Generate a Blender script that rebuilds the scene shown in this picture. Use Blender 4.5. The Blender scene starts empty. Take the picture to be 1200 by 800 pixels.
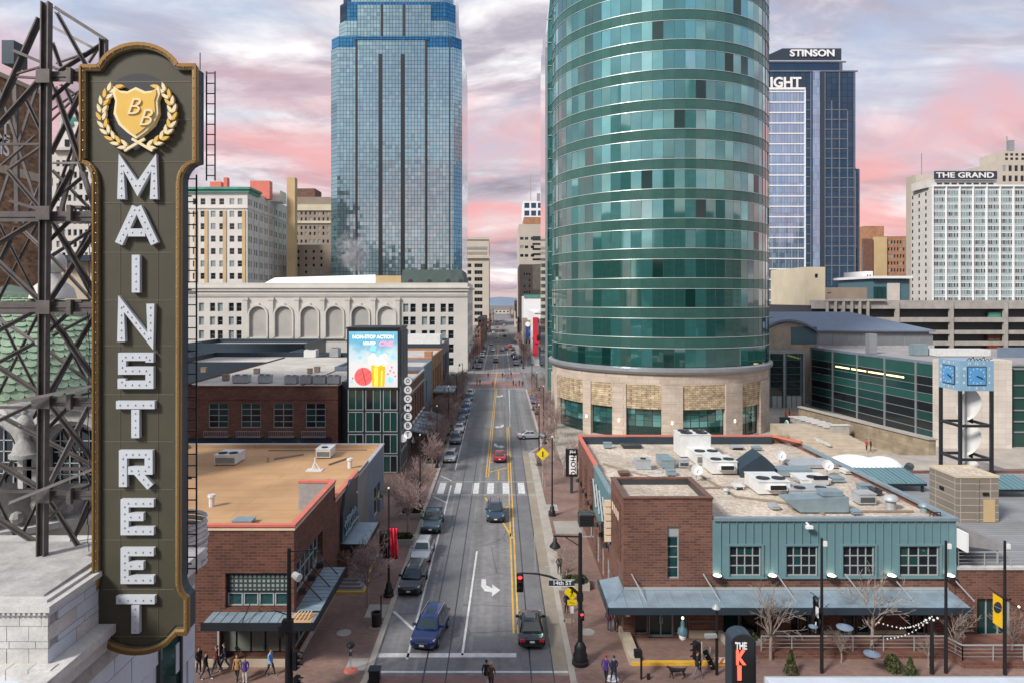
import bpy, bmesh, math, random
from mathutils import Vector, Matrix
R = math.radians; PI = math.pi
random.seed(11)
sc = bpy.context.scene; COL = sc.collection
CX, CY, F, H = 586.0, 350.0, 800.0, 24.0          # street vanishing point, focal length (photo pixels), eye height
def W(px, py, Y): return Vector(((px-CX)*Y/F, Y, H-(py-CY)*Y/F))
def XA(px, Y): return (px-CX)*Y/F
def ZA(py, Y): return H-(py-CY)*Y/F
def G(px, py):
    Y = F*H/(py-CY); return Vector(((px-CX)*Y/F, Y, 0))

# ---------------------------------------------------------------- camera
cam = bpy.data.cameras.new('camera'); camo = bpy.data.objects.new('camera', cam); COL.objects.link(camo)
camo.location = (0, 0, H); camo.rotation_euler = (R(90), 0, 0)
cam.sensor_width = 36; cam.lens = 24; cam.shift_x = 14/1200; cam.shift_y = -50/1200
cam.clip_start = 0.5; cam.clip_end = 30000
sc.camera = camo
# ---------------------------------------------------------------- view, sun, sky
sc.view_settings.view_transform = 'Standard'; sc.view_settings.look = 'None'
sc.view_settings.exposure = 0.62; sc.view_settings.gamma = 1
SUN_EL, SUN_AZ = R(38), R(228)
sd = Vector((math.sin(SUN_AZ)*math.cos(SUN_EL), math.cos(SUN_AZ)*math.cos(SUN_EL), math.sin(SUN_EL)))
sl = bpy.data.lights.new('sun', 'SUN'); sl.energy = 2.8; sl.angle = R(12); sl.color = (1, .95, .88)
so = bpy.data.objects.new('sun', sl); COL.objects.link(so); so.rotation_euler = (-sd).to_track_quat('-Z', 'Y').to_euler()
so.location = (-50, -50, 120)
wd = bpy.data.worlds.new("World"); sc.world = wd; wd.use_nodes = True
nt = wd.node_tree; nt.nodes.clear()
def N(t, ty, **k):
    n = t.nodes.new(ty)
    for a, b in k.items(): setattr(n, a, b)
    return n
def ramp(t, stops, fac=None, interp='LINEAR'):
    n = N(t, 'ShaderNodeValToRGB'); n.color_ramp.interpolation = interp; e = n.color_ramp.elements
    e[0].position, e[1].position = stops[0][0], stops[-1][0]
    e[0].color, e[1].color = (*stops[0][1], 1), (*stops[-1][1], 1)
    for p, c in stops[1:-1]: x = e.new(p); x.color = (*c, 1)
    if fac is not None: t.links.new(fac, n.inputs[0])
    return n
def mix(t, fac, a, b, bt='MIX'):
    n = N(t, 'ShaderNodeMixRGB', blend_type=bt)
    for i, v in enumerate((fac, a, b)):
        if isinstance(v, (int, float)): n.inputs[i].default_value = v
        elif isinstance(v, tuple): n.inputs[i].default_value = (*v, 1)
        else: t.links.new(v, n.inputs[i])
    return n.outputs[0]
def mth(t, op, a, b=0.0, c=0.0):
    n = N(t, 'ShaderNodeMath', operation=op)
    for i, v in enumerate((a, b, c)):
        if isinstance(v, (int, float)): n.inputs[i].default_value = v
        else: t.links.new(v, n.inputs[i])
    return n.outputs[0]
sky = N(nt, 'ShaderNodeTexSky', sky_type='NISHITA'); sky.sun_disc = False
sky.sun_elevation = SUN_EL; sky.sun_rotation = SUN_AZ
tc = N(nt, 'ShaderNodeTexCoord'); sep = N(nt, 'ShaderNodeSeparateXYZ'); nt.links.new(tc.outputs['Generated'], sep.inputs[0])
zc = sep.outputs[2]
den = mth(nt, 'ADD', mth(nt, 'MAXIMUM', zc, 0.0), 0.27)
u = mth(nt, 'DIVIDE', sep.outputs[0], den); v = mth(nt, 'DIVIDE', sep.outputs[1], den)
cmb = N(nt, 'ShaderNodeCombineXYZ'); nt.links.new(u, cmb.inputs[0]); nt.links.new(v, cmb.inputs[1])
def cloud(scale, off, det=7, rough=.58, dist=.4):
    mp = N(nt, 'ShaderNodeMapping'); mp.inputs[1].default_value = off; mp.inputs[3].default_value = scale
    nt.links.new(cmb.outputs[0], mp.inputs[0])
    n = N(nt, 'ShaderNodeTexNoise'); n.inputs['Scale'].default_value = 1; n.inputs['Detail'].default_value = det
    n.inputs['Roughness'].default_value = rough; n.inputs['Distortion'].default_value = dist
    nt.links.new(mp.outputs[0], n.inputs['Vector']); return n.outputs[0]
# clear air of the dusk (the strength below is 0.1, so these are ten times what is seen)
air = ramp(nt, [(0.0, (6.8, 5.3, 5.4)), (.09, (7.2, 4.9, 4.9)), (.2, (6.4, 5.3, 5.8)), (.32, (4.7, 5.4, 6.9)), (.6, (3.2, 4.2, 6.2)), (1, (2.4, 3.4, 5.6))], zc).outputs[0]
base = mix(nt, .30, air, sky.outputs[0])
c1 = cloud((1.1, 1.9, 1), (3.3, 1.7, 0), 8, .58, .6); m1 = ramp(nt, [(.41, (0, 0, 0)), (.57, (1, 1, 1))], c1).outputs[0]
tone = cloud((1.6, 2.8, 1), (9.1, 4.2, 0), 7, .58, .6)
ccol = ramp(nt, [(.36, (2.5, 2.25, 2.9)), (.48, (4.6, 4.1, 4.7)), (.60, (9.2, 9.0, 9.0))], tone).outputs[0]
s1 = mix(nt, mth(nt, 'MULTIPLY', m1, .9), base, ccol)
c2 = cloud((1.4, 1.7, 1), (5.0, .9, 2), 5, .55, .5); m2 = ramp(nt, [(.46, (0, 0, 0)), (.62, (1, 1, 1))], c2).outputs[0]
low = ramp(nt, [(.02, (.25, .25, .25)), (.10, (1, 1, 1)), (.23, (.9, .9, .9)), (.36, (0, 0, 0))], zc).outputs[0]
s2 = mix(nt, mth(nt, 'MULTIPLY', mth(nt, 'MULTIPLY', m2, low), .76), s1, (8.3, 3.7, 3.5))
bg = N(nt, 'ShaderNodeBackground'); bg.inputs[1].default_value = 0.08; nt.links.new(s2, bg.inputs[0])
wo = N(nt, 'ShaderNodeOutputWorld'); nt.links.new(bg.outputs[0], wo.inputs[0])

# ---------------------------------------------------------------- materials
def hx(s):
    c = [int(s[i:i+2], 16)/255 for i in (0, 2, 4)]
    return tuple(x/12.92 if x <= .04045 else ((x+.055)/1.055)**2.4 for x in c)
M = {}
def mat(name, col, rough=.8, metal=0., var=.18, vs=.6, bump=0., bs=8., emit=0., spec=.5, fine=0.):
    m = bpy.data.materials.new(name); m.use_nodes = True; t = m.node_tree; p = t.nodes['Principled BSDF']
    if isinstance(col, str): col = hx(col)
    p.inputs['Roughness'].default_value = rough; p.inputs['Metallic'].default_value = metal
    p.inputs['Specular IOR Level'].default_value = spec; p.inputs['Base Color'].default_value = (*col, 1)
    if var or bump:
        geo = N(t, 'ShaderNodeNewGeometry')
    if var:
        n = N(t, 'ShaderNodeTexNoise'); n.inputs['Scale'].default_value = vs; n.inputs['Detail'].default_value = 6; n.inputs['Roughness'].default_value = .65
        t.links.new(geo.outputs[0], n.inputs['Vector'])
        r = ramp(t, [(.28, (1-var,)*3), (.72, (1+var,)*3)], n.outputs[0]).outputs[0]
        o = mix(t, 1, col, r, 'MULTIPLY')
        if fine:
            n2 = N(t, 'ShaderNodeTexNoise'); n2.inputs['Scale'].default_value = vs*14; n2.inputs['Detail'].default_value = 3
            t.links.new(geo.outputs[0], n2.inputs['Vector'])
            r2 = ramp(t, [(.3, (1-fine,)*3), (.7, (1+fine,)*3)], n2.outputs[0]).outputs[0]; o = mix(t, 1, o, r2, 'MULTIPLY')
        t.links.new(o, p.inputs['Base Color'])
    if bump:
        n = N(t, 'ShaderNodeTexNoise'); n.inputs['Scale'].default_value = bs; n.inputs['Detail'].default_value = 4
        t.links.new(geo.outputs[0], n.inputs['Vector']); b = N(t, 'ShaderNodeBump'); b.inputs['Strength'].default_value = bump; b.inputs['Distance'].default_value = .05
        t.links.new(n.outputs[0], b.inputs['Height']); t.links.new(b.outputs[0], p.inputs['Normal'])
    if emit:
        p.inputs['Emission Color'].default_value = (*col, 1); p.inputs['Emission Strength'].default_value = emit
    M[name] = m; return m
def brickmat(name, c1, c2, mortar, bw=.22, rh=.075, ms=.012, rough=.88, flat=False, off=.5, var=.25, vs=.35, bump=.3, metal=0., jit=0., spec=.5):
    """bricks, blocks, pavers or curtain wall panels on axis-aligned walls (x+y, z) or on the ground (x, y)"""
    m = bpy.data.materials.new(name); m.use_nodes = True; t = m.node_tree; p = t.nodes['Principled BSDF']
    c1, c2, mortar = [hx(c) if isinstance(c, str) else c for c in (c1, c2, mortar)]
    geo = N(t, 'ShaderNodeNewGeometry'); s = N(t, 'ShaderNodeSeparateXYZ'); t.links.new(geo.outputs[0], s.inputs[0])
    cb = N(t, 'ShaderNodeCombineXYZ')
    if flat: t.links.new(s.outputs[0], cb.inputs[0]); t.links.new(s.outputs[1], cb.inputs[1])
    else: t.links.new(mth(t, 'ADD', s.outputs[0], s.outputs[1]), cb.inputs[0]); t.links.new(s.outputs[2], cb.inputs[1])
    b = N(t, 'ShaderNodeTexBrick'); b.offset = off; b.inputs['Scale'].default_value = 1
    b.inputs['Brick Width'].default_value = bw; b.inputs['Row Height'].default_value = rh; b.inputs['Mortar Size'].default_value = ms; b.inputs['Mortar Smooth'].default_value = .2
    for k, c in (('Color1', c1), ('Color2', c2), ('Mortar', mortar)): b.inputs[k].default_value = (*c, 1)
    t.links.new(cb.outputs[0], b.inputs['Vector'])
    n = N(t, 'ShaderNodeTexNoise'); n.inputs['Scale'].default_value = vs; n.inputs['Detail'].default_value = 6
    t.links.new(geo.outputs[0], n.inputs['Vector'])
    r = ramp(t, [(.28, (1-var,)*3), (.72, (1+var,)*3)], n.outputs[0]).outputs[0]
    t.links.new(mix(t, 1, b.outputs[0], r, 'MULTIPLY'), p.inputs['Base Color'])
    p.inputs['Roughness'].default_value = rough; p.inputs['Metallic'].default_value = metal; p.inputs['Specular IOR Level'].default_value = spec
    if jit:      # each pane sits a hair out of true, so reflections break from pane to pane
        dv = N(t, 'ShaderNodeVectorMath', operation='DIVIDE'); dv.inputs[1].default_value = (bw, rh, 1); t.links.new(cb.outputs[0], dv.inputs[0])
        fl = N(t, 'ShaderNodeVectorMath', operation='FLOOR'); t.links.new(dv.outputs[0], fl.inputs[0])
        wn = N(t, 'ShaderNodeTexWhiteNoise', noise_dimensions='3D'); t.links.new(fl.outputs[0], wn.inputs['Vector'])
        sb = N(t, 'ShaderNodeVectorMath', operation='SUBTRACT'); sb.inputs[1].default_value = (.5, .5, .5); t.links.new(wn.outputs['Color'], sb.inputs[0])
        sc_ = N(t, 'ShaderNodeVectorMath', operation='SCALE'); sc_.inputs['Scale'].default_value = jit; t.links.new(sb.outputs[0], sc_.inputs[0])
        ad = N(t, 'ShaderNodeVectorMath', operation='ADD'); t.links.new(sc_.outputs[0], ad.inputs[0]); t.links.new(geo.outputs['Normal'], ad.inputs[1])
        nm = N(t, 'ShaderNodeVectorMath', operation='NORMALIZE'); t.links.new(ad.outputs[0], nm.inputs[0]); t.links.new(nm.outputs[0], p.inputs['Normal'])
    elif bump:
        bp = N(t, 'ShaderNodeBump'); bp.inputs['Strength'].default_value = bump; bp.inputs['Distance'].default_value = .03
        bp.invert = True; t.links.new(b.outputs['Fac'], bp.inputs['Height']); t.links.new(bp.outputs[0], p.inputs['Normal'])
    M[name] = m; return m
m_ = mat('asphalt', (.20, .198, .20), .88, var=.2, vs=.12, fine=.14, bump=.2); t = m_.node_tree; p_ = t.nodes['Principled BSDF']; src = p_.inputs['Base Color'].links[0].from_socket
g_ = N(t, 'ShaderNodeNewGeometry'); mp = N(t, 'ShaderNodeMapping'); mp.inputs[3].default_value = (1.15, .012, 1); t.links.new(g_.outputs[0], mp.inputs[0]); wv = N(t, 'ShaderNodeTexNoise'); wv.inputs['Scale'].default_value = 1; wv.inputs['Detail'].default_value = 5; t.links.new(mp.outputs[0], wv.inputs['Vector'])
o_ = mix(t, 1, src, ramp(t, [(.34, (.72, .72, .73)), (.5, (1, 1, 1)), (.66, (1.18, 1.17, 1.15))], wv.outputs[0]).outputs[0], 'MULTIPLY')          # tyre wear along the lanes
vo = N(t, 'ShaderNodeTexVoronoi', feature='DISTANCE_TO_EDGE'); vo.inputs['Scale'].default_value = .16; nz = N(t, 'ShaderNodeTexNoise'); nz.inputs['Scale'].default_value = .5; t.links.new(g_.outputs[0], nz.inputs['Vector']); t.links.new(mix(t, .35, g_.outputs[0], nz.outputs['Color'], 'ADD'), vo.inputs['Vector'])
t.links.new(mix(t, 1, o_, ramp(t, [(.0, (.55, .55, .56)), (.012, (1, 1, 1))], vo.outputs[0]).outputs[0], 'MULTIPLY'), p_.inputs['Base Color'])
mat('asphalt_new', (.165, .168, .175), .85, var=.2, vs=.3, fine=.12)
mat('ground', (.16, .15, .14), .9, var=.3, vs=.05)
mat('concrete', (.36, .34, .31), .85, var=.2, vs=.4, fine=.08)
mat('concrete_dark', (.22, .22, .22), .85, var=.2, vs=.4)
mat('kerb', (.40, .37, .32), .85, var=.18, vs=.5)
mat('paint_white', (.62, .62, .61), .7, var=.2, vs=1.5, fine=.1)
mat('paint_yellow', (.72, .42, .045), .7, var=.25, vs=1.2, fine=.12)
mat('rail', (.055, .055, .06), .45, .3)
brickmat('paver', (.27, .17, .14), (.21, .13, .105), (.16, .12, .10), .4, .2, .012, flat=True, var=.3, vs=.25)
brickmat('brick_red', (.165, .058, .036), (.085, .031, .021), (.15, .09, .07), .55, .19, .022, var=.22, vs=.6)
brickmat('brick_brown', (.20, .085, .060), (.105, .046, .034), (.19, .12, .095), .55, .18, .022, var=.2)
brickmat('brick_hotel', (.34, .20, .10), (.13, .075, .045), (.2, .13, .09), .7, .35, .03, var=.35, vs=.5)
brickmat('brick_orange', (.42, .20, .10), (.36, .17, .09), (.3, .2, .15), 1.2, .4, .04)
mat('coping_red', (.62, .17, .12), .5, var=.1); mat('coping_cream', (.72, .58, .42), .6, var=.1)
brickmat('roof_tan', (.50, .305, .155), (.47, .28, .14), (.40, .235, .115), 14, 1.9, .05, .9, flat=True, var=.2, vs=.22, bump=0)
mat('mullion_grey', (.17, .19, .22), .5, .2)
mat('roof_gravel', (.50, .43, .35), .95, var=.34, vs=.28, fine=.30, bump=.5, bs=14)
mat('roof_grey', (.30, .29, .29), .9, var=.2, vs=.2, fine=.1); mat('roof_white', (.80, .80, .80), .8, var=.05)
mat('roof_pale', (.48, .45, .41), .9, var=.22, vs=.25, fine=.15)
mat('teal', (.135, .245, .27), .55, var=.10, vs=.4); mat('teal_dark', (.08, .16, .19), .5, var=.1)
mat('canopy', (.32, .42, .49), .42, .35, var=.22, vs=.9, fine=.06); mat('dark_metal', (.030, .034, .04), .45, .3, var=.15)
mat('navy', (.035, .055, .075), .4, .2, var=.1); mat('grey_metal', (.33, .35, .37), .45, .4, var=.12); mat('blue_grey', (.16, .21, .28), .6, var=.14)
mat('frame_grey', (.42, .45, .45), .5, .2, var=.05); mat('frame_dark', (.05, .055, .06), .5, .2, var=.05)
mat('unit_white', (.66, .67, .66), .5, var=.12, vs=1.5); mat('unit_grey', (.42, .45, .47), .5, .2, var=.15, vs=1.5); mat('unit_blue', (.26, .34, .38), .5, .3, var=.15, vs=1.5)
mat('black', (.012, .012, .014), .5, var=.1); mat('rubber', (.015, .015, .015), .85, var=0)
mat('white', (.80, .80, .80), .6, var=.05)
mat('stone_white', (.54, .53, .51), .8, var=.24, vs=1.1, fine=.1); mat('stone_grey', (.33, .325, .31), .85, var=.3, vs=.8, fine=.12, bump=.4)
mat('stone_tan', (.46, .39, .30), .85, var=.2, vs=.7); mat('stone_blue', (.52, .57, .63), .8, var=.12, vs=.8)
mat('cream', (.56, .49, .36), .85, var=.12, vs=.15); mat('cream_tan', (.52, .385, .205), .85, var=.12, vs=.15); mat('cream_white', (.62, .60, .56), .85, var=.1, vs=.15)
mat('midland', (.57, .55, .51), .85, var=.10, vs=.12, fine=.04); mat('midland_grey', (.40, .385, .36), .85, var=.12, vs=.2)
mat('copper', (.07, .25, .19), .6, var=.25, vs=.3); mat('copper_dome', (.10, .14, .10), .6, var=.3, vs=1.2, fine=.15)
mat('beige', (.50, .45, .38), .85, var=.1, vs=.1); mat('brown_stone', (.28, .22, .17), .85, var=.15, vs=.2)
mat('glass_dark', (.012, .018, .022), .06, 0, var=0, spec=.6); mat('glass_green', (.02, .075, .065), .05, .25, var=.1, spec=.8)
mat('glass_teal', (.015, .06, .06), .07, .1, var=.15, spec=.7); mat('glass_blue', (.03, .075, .14), .06, .55, var=.1, vs=.1, spec=.7)
mat('glass_pale', (.30, .36, .38), .15, .2, var=.15, vs=.8)
mat('sign_olive', (.064, .057, .036), .6, .1, var=.14, vs=.8); mat('gold', (.31, .215, .09), .42, .55, var=.15, vs=3); mat('gold_dark', (.22, .12, .035), .5, .5, var=.1)
mat('emblem_gold', (.72, .45, .08), .6, var=.08); mat('emblem_cream', (.80, .68, .42), .6, var=.05); mat('gutter', (.30, .26, .205), .85, var=.2, vs=.4); mat('lit_disc', (.85, .85, .85), .5, var=0, emit=.35); mat('letter_white', (.56, .60, .64), .45, var=.06, vs=4)
mat('letter_side', (.40, .42, .45), .5, .2, var=.1); mat('bulb', (.34, .25, .13), .25, var=0); mat('bulb_dark', (.38, .40, .44), .3, var=0)
mat('steel', (.118, .104, .099), .6, .35, var=.35, vs=2.2, fine=.1); mat('steel_pale', (.24, .22, .215), .55, .35, var=.3, vs=2)
mat('bark', (.27, .20, .185), .9, var=.25, vs=3); mat('bark_pale', (.30, .25, .215), .9, var=.2, vs=3); mat('leaf', (.075, .095, .03), .8, var=.35, vs=3); mat('soil', (.11, .08, .06), .95)
mat('red_cloth', (.55, .02, .05), .8, var=.1); mat('yellow_sign', (.85, .62, .0), .5, var=.05); mat('flag_yellow', (.85, .52, .01), .7, var=.08)
mat('orange', (.75, .16, .03), .6, var=.05); mat('clock_blue', (.23, .39, .53), .45, var=.1, vs=1); mat('clock_face', (.10, .32, .60), .3, var=.15, vs=1)
mat('signal_red', (1., .03, .04), .4, var=0, emit=3); mat('king_red', (.95, .10, .06), .4, var=0, emit=1.1); mat('lamp_lit', (1., .86, .6), .4, var=0, emit=2); mat('lamp_white', (.8, .8, .78), .3, var=0)
mat('strip_lit', (1., .82, .35), .4, var=0, emit=1.6)
mat('tyre', (.02, .02, .021), .9, var=0); mat('rim', (.45, .46, .47), .35, .7, var=0); mat('headlight', (.75, .78, .8), .15, .2, var=0); mat('taillight', (.55, .02, .03), .25, var=0); mat('car_glass', (.03, .045, .045), .06, .1, var=0, spec=.9)
mat('plate', (.7, .7, .7), .5, var=0); mat('trim', (.02, .02, .022), .5, var=0)
for k, c in dict(blue=(.006, .026, .125), black=(.007, .0075, .009), silver=(.48, .50, .52), teal=(.035, .085, .11), darkblue=(.02, .045, .09), red=(.38, .012, .02), white=(.72, .73, .74), grey=(.16, .18, .19), slate=(.09, .14, .18), royal=(.02, .09, .38)).items():
    m_ = mat('paint_'+k, c, .28, .25, var=0, spec=.6); m_.node_tree.nodes['Principled BSDF'].inputs['Coat Weight'].default_value = .8
M['paint_white_car'] = M['paint_white']; mat('paint_white', (.62, .62, .61), .7, var=.25, vs=1.5, fine=.15)
brickmat('glass_kc', (.42, .60, .64), (.33, .52, .57), (.08, .14, .18), 1.55, 1.85, .11, .07, off=0, var=.12, vs=.02, metal=.85, jit=.035)
brickmat('glass_kc_blue', (.06, .25, .46), (.04, .18, .36), (.02, .05, .09), 1.55, 1.85, .13, .08, off=0, var=.2, vs=.05, metal=.7, jit=.03)
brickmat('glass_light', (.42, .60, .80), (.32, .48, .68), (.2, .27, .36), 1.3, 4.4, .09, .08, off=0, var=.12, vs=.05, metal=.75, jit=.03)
brickmat('glass_stinson', (.045, .10, .17), (.035, .085, .15), (.03, .06, .09), 3.2, 3.9, .25, .08, off=0, var=.15, vs=.03, metal=.6, jit=.03)
brickmat('ashlar', (.52, .44, .37), (.46, .38, .31), (.36, .31, .27), 1.3, .75, .03, var=.16, vs=.3)
brickmat('rubble', (.54, .43, .28), (.36, .28, .18), (.24, .18, .12), .95, .36, .05, var=.4, vs=1.1)
brickmat('stone_wall', (.32, .255, .18), (.24, .19, .135), (.19, .2, .14), 1.5, .6, .03, var=.3, vs=.6)
brickmat('cmu', (.235, .20, .165), (.21, .18, .15), (.45, .42, .38), 2.6, .62, .03, off=0, var=.1)
brickmat('panel_white', (.63, .58, .52), (.58, .53, .47), (.42, .38, .34), 1.3, .85, .02, off=0, var=.1)
brickmat('deck', (.26, .27, .28), (.23, .24, .25), (.17, .17, .18), 30, .5, .04, flat=True, var=.15)
brickmat('plaza', (.42, .38, .33), (.38, .34, .29), (.3, .27, .24), 1.2, 1.2, .03, flat=True, var=.15)
brickmat('crosswalk_brick', (.27, .16, .14), (.22, .13, .11), (.18, .13, .12), .4, .2, .012, flat=True, var=.2)
brickmat('frit', (.30, .33, .30), (.26, .29, .27), (.03, .05, .05), .3, .3, .07, .6, off=0, var=.1)

# ---------------------------------------------------------------- mesh and object helpers
WL = {}
def wl(o): return WL.get(o.name, Vector((0, 0, 0)))
class MB:
    def __init__(s): s.v = []; s.f = []; s.m = []
    def add(s, vs, fs, m=0):
        b = len(s.v); s.v += [tuple(x) for x in vs]; s.f += [[b+i for i in f] for f in fs]; s.m += [m]*len(fs); return s
    def quad(s, a, b, c, d, m=0): return s.add([a, b, c, d], [[0, 1, 2, 3]], m)
    def box(s, x0, x1, y0, y1, z0, z1, m=0):
        v = [(x, y, z) for z in (z0, z1) for y in (y0, y1) for x in (x0, x1)]
        return s.add(v, [[0, 2, 3, 1], [4, 5, 7, 6], [0, 1, 5, 4], [2, 6, 7, 3], [0, 4, 6, 2], [1, 3, 7, 5]], m)
    def hexa(s, v, m=0): return s.add(v, [[0, 2, 3, 1], [4, 5, 7, 6], [0, 1, 5, 4], [2, 6, 7, 3], [0, 4, 6, 2], [1, 3, 7, 5]], m)
    def rbox(s, c, w, d, z0, z1, rz, m=0):
        ca, sa = math.cos(rz), math.sin(rz); v = [(c[0]+x*ca-y*sa, c[1]+x*sa+y*ca, z) for z in (z0, z1) for y in (-d/2, d/2) for x in (-w/2, w/2)]
        return s.hexa(v, m)
    def bar(s, a, b, w, h=None, m=0):
        a, b = Vector(a), Vector(b); h = h or w; d = (b-a); 
        if d.length < 1e-6: return s
        d.normalize(); up = Vector((0, 0, 1)) if abs(d.z) < .95 else Vector((0, 1, 0))
        x = d.cross(up).normalized(); y = x.cross(d).normalized()
        v = [p+x*i*w/2+y*j*h/2 for p in (a, b) for j in (-1, 1) for i in (-1, 1)]
        return s.hexa(v, m)
    def tube(s, a, b, r0, r1=None, n=8, m=0, cap=True):
        a, b = Vector(a), Vector(b); r1 = r0 if r1 is None else r1; d = b-a
        if d.length < 1e-6: return s
        d.normalize(); up = Vector((0, 0, 1)) if abs(d.z) < .95 else Vector((1, 0, 0)); x = d.cross(up).normalized(); y = d.cross(x)
        v = []
        for p, r in ((a, r0), (b, r1)):
            v += [p+(x*math.cos(2*PI*i/n)+y*math.sin(2*PI*i/n))*r for i in range(n)]
        f = [[i, n+i, n+(i+1) % n, (i+1) % n] for i in range(n)]
        if cap: f += [list(range(n)), list(range(2*n-1, n-1, -1))]
        return s.add(v, f, m)
    def prism(s, pts, z0, z1, m=0, mt=None, bottom=True):
        n = len(pts); v = [(x, y, z0) for x, y in pts]+[(x, y, z1) for x, y in pts]
        s.add(v, [[i, (i+1) % n, n+(i+1) % n, n+i] for i in range(n)]+([list(range(n-1, -1, -1))] if bottom else []), m)
        return s.add(v[n:], [list(range(n))], m if mt is None else mt)
    def plate(s, pts, y0, y1, m=0, mf=None):            # outline in (x, z), CCW seen from -Y, thickness y0..y1
        n = len(pts); v = [(x, y0, z) for x, z in pts]+[(x, y1, z) for x, z in pts]
        s.add(v[:n], [list(range(n))], m if mf is None else mf)
        return s.add(v, [[(i+1) % n, i, n+i, n+(i+1) % n] for i in range(n)]+[list(range(2*n-1, n-1, -1))], m)
    def lathe(s, prof, c, n=16, m=0, a0=0, a1=2*PI):
        full = abs(a1-a0-2*PI) < 1e-6; k = n if full else n+1; v = []
        for r, z in prof: v += [(c[0]+r*math.cos(a0+(a1-a0)*i/n), c[1]+r*math.sin(a0+(a1-a0)*i/n), c[2]+z) for i in range(k)]
        f = []
        for j in range(len(prof)-1):
            for i in range(n):
                i2 = (i+1) % k; f.append([j*k+i, j*k+i2, (j+1)*k+i2, (j+1)*k+i])
        return s.add(v, f, m)
    def sphere(s, c, r, n=10, m=0, sx=1, sy=1, sz=1):
        k = max(4, n//2); prof = [(r*math.sin(PI*i/k), -r*math.cos(PI*i/k)) for i in range(k+1)]
        b = len(s.v); s.lathe(prof, (0, 0, 0), n, m)
        s.v[b:] = [(c[0]+x*sx, c[1]+y*sy, c[2]+z*sz) for x, y, z in s.v[b:]]; return s
    def xf(s, mtx, b=0): s.v[b:] = [tuple(mtx @ Vector(p)) for p in s.v[b:]]; return s
    def mesh(s, name, mats, off=Vector((0, 0, 0)), smooth=0):
        me = bpy.data.meshes.new(name)
        me.from_pydata([(x-off[0], y-off[1], z-off[2]) for x, y, z in s.v], [], s.f)
        if not isinstance(mats, (list, tuple)): mats = [mats]
        for q in mats: me.materials.append(M[q] if isinstance(q, str) else q)
        if len(mats) > 1: me.polygons.foreach_set('material_index', s.m)
        if smooth:
            me.polygons.foreach_set('use_smooth', [True]*len(me.polygons)); me.set_sharp_from_angle(angle=R(smooth))
        me.update(); return me
    def build(s, name, mats, parent=None, smooth=0, origin=None):
        off = Vector(origin) if origin is not None else Vector((0, 0, 0))
        pw = wl(parent) if parent else Vector((0, 0, 0))
        if origin is None: off = pw
        o = bpy.data.objects.new(name, s.mesh(name, mats, off, smooth)); COL.objects.link(o)
        o.parent = parent; o.location = off-pw; WL[o.name] = off; return o
def tag(o, label=None, cat=None, group=None, kind=None):
    for k, x in (('label', label), ('category', cat), ('group', group), ('kind', kind)):
        if x: o[k] = x
    return o
def thing(name, label, cat, loc, group=None):
    o = bpy.data.objects.new(name, None); COL.objects.link(o); o.empty_display_size = .5
    o.location = loc; WL[o.name] = Vector(loc); return tag(o, label, cat, group)
def part(name, mats, parent, fn, smooth=0, **k):
    mb = MB(); fn(mb); return mb.build(name, mats, parent, smooth, **k)
def boxp(name, m, parent, *a): return MB().box(*a).build(name, m, parent)
def struct(name, mb, m, smooth=0): return tag(mb.build(name, m, None, smooth), kind='structure')
def inst(name, mesh, parent, loc, rz=0, scale=None, rot=None):
    o = bpy.data.objects.new(name, mesh); COL.objects.link(o); o.parent = parent
    o.location = Vector(loc)-(wl(parent) if parent else Vector((0, 0, 0))); WL[o.name] = Vector(loc)
    o.rotation_euler = rot if rot else (0, 0, rz)
    if scale: o.scale = scale
    return o
def kids(o): return CH.get(o.name) or list(o.children)
CH = {}
def copy_tree(o, parent=None, swap=None):
    if o.name not in CH: CH[o.name] = list(o.children)
    c = o.copy(); COL.objects.link(c); c.parent = parent
    if swap and c.type == 'MESH':
        for i, sl_ in enumerate(c.material_slots):
            r = swap.get(o.data.materials[i].name)
            if r: sl_.link = 'OBJECT'; sl_.material = M[r] if isinstance(r, str) else r
    for ch in CH[o.name]: copy_tree(ch, c, swap)
    return c
used_proto = set()
def place(proto, loc, rz, label, group=None, swap=None, scale=1):
    c = copy_tree(proto, None, swap)
    c.location = loc; c.rotation_euler = (0, 0, rz); c.scale = (scale,)*3
    c['label'] = label
    if group: c['group'] = group
    used_proto.add(proto.name); return c
def kill(o):
    for ch in list(o.children): kill(ch)
    bpy.data.objects.remove(o)
TXT = {}
def text_mesh(body, size, ext=.02, m='white', off=0., shear=0., sp=1.):
    k = (body, size, ext, m, off, shear)
    if k in TXT: return TXT[k]
    cu = bpy.data.curves.new('lettering', 'FONT'); cu.body = body; cu.size = size; cu.extrude = ext; cu.offset = off; cu.shear = shear; cu.space_character = sp
    cu.align_x = 'CENTER'; cu.align_y = 'CENTER'; cu.resolution_u = 3
    o = bpy.data.objects.new('lettering', cu); COL.objects.link(o)
    dg = bpy.context.evaluated_depsgraph_get(); me = bpy.data.meshes.new_from_object(o.evaluated_get(dg)); bpy.data.objects.remove(o)
    me.materials.clear(); me.materials.append(M[m]); TXT[k] = me; return me
def text(name, body, size, parent, loc, rz=0, m='white', ext=.02, off=0., shear=0., sx=1., tilt=0., sp=1.):
    o = inst(name, text_mesh(body, size, ext, m, off, shear, sp), parent, loc); o.rotation_euler = (R(90), tilt, rz); o.scale = (sx, 1, 1); return o
def fit_text(name, body, w, h, parent, loc, rz=0, m='white', ext=.02, off=0., shear=0.):
    me = text_mesh(body, 1., ext, m, off, shear); xs = [p.co.x for p in me.vertices]; ys = [p.co.y for p in me.vertices]
    o = inst(name, me, parent, loc); o.rotation_euler = (R(90), 0, rz)
    o.scale = (w/(max(xs)-min(xs)), h/(max(ys)-min(ys)), 1); return o
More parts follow.
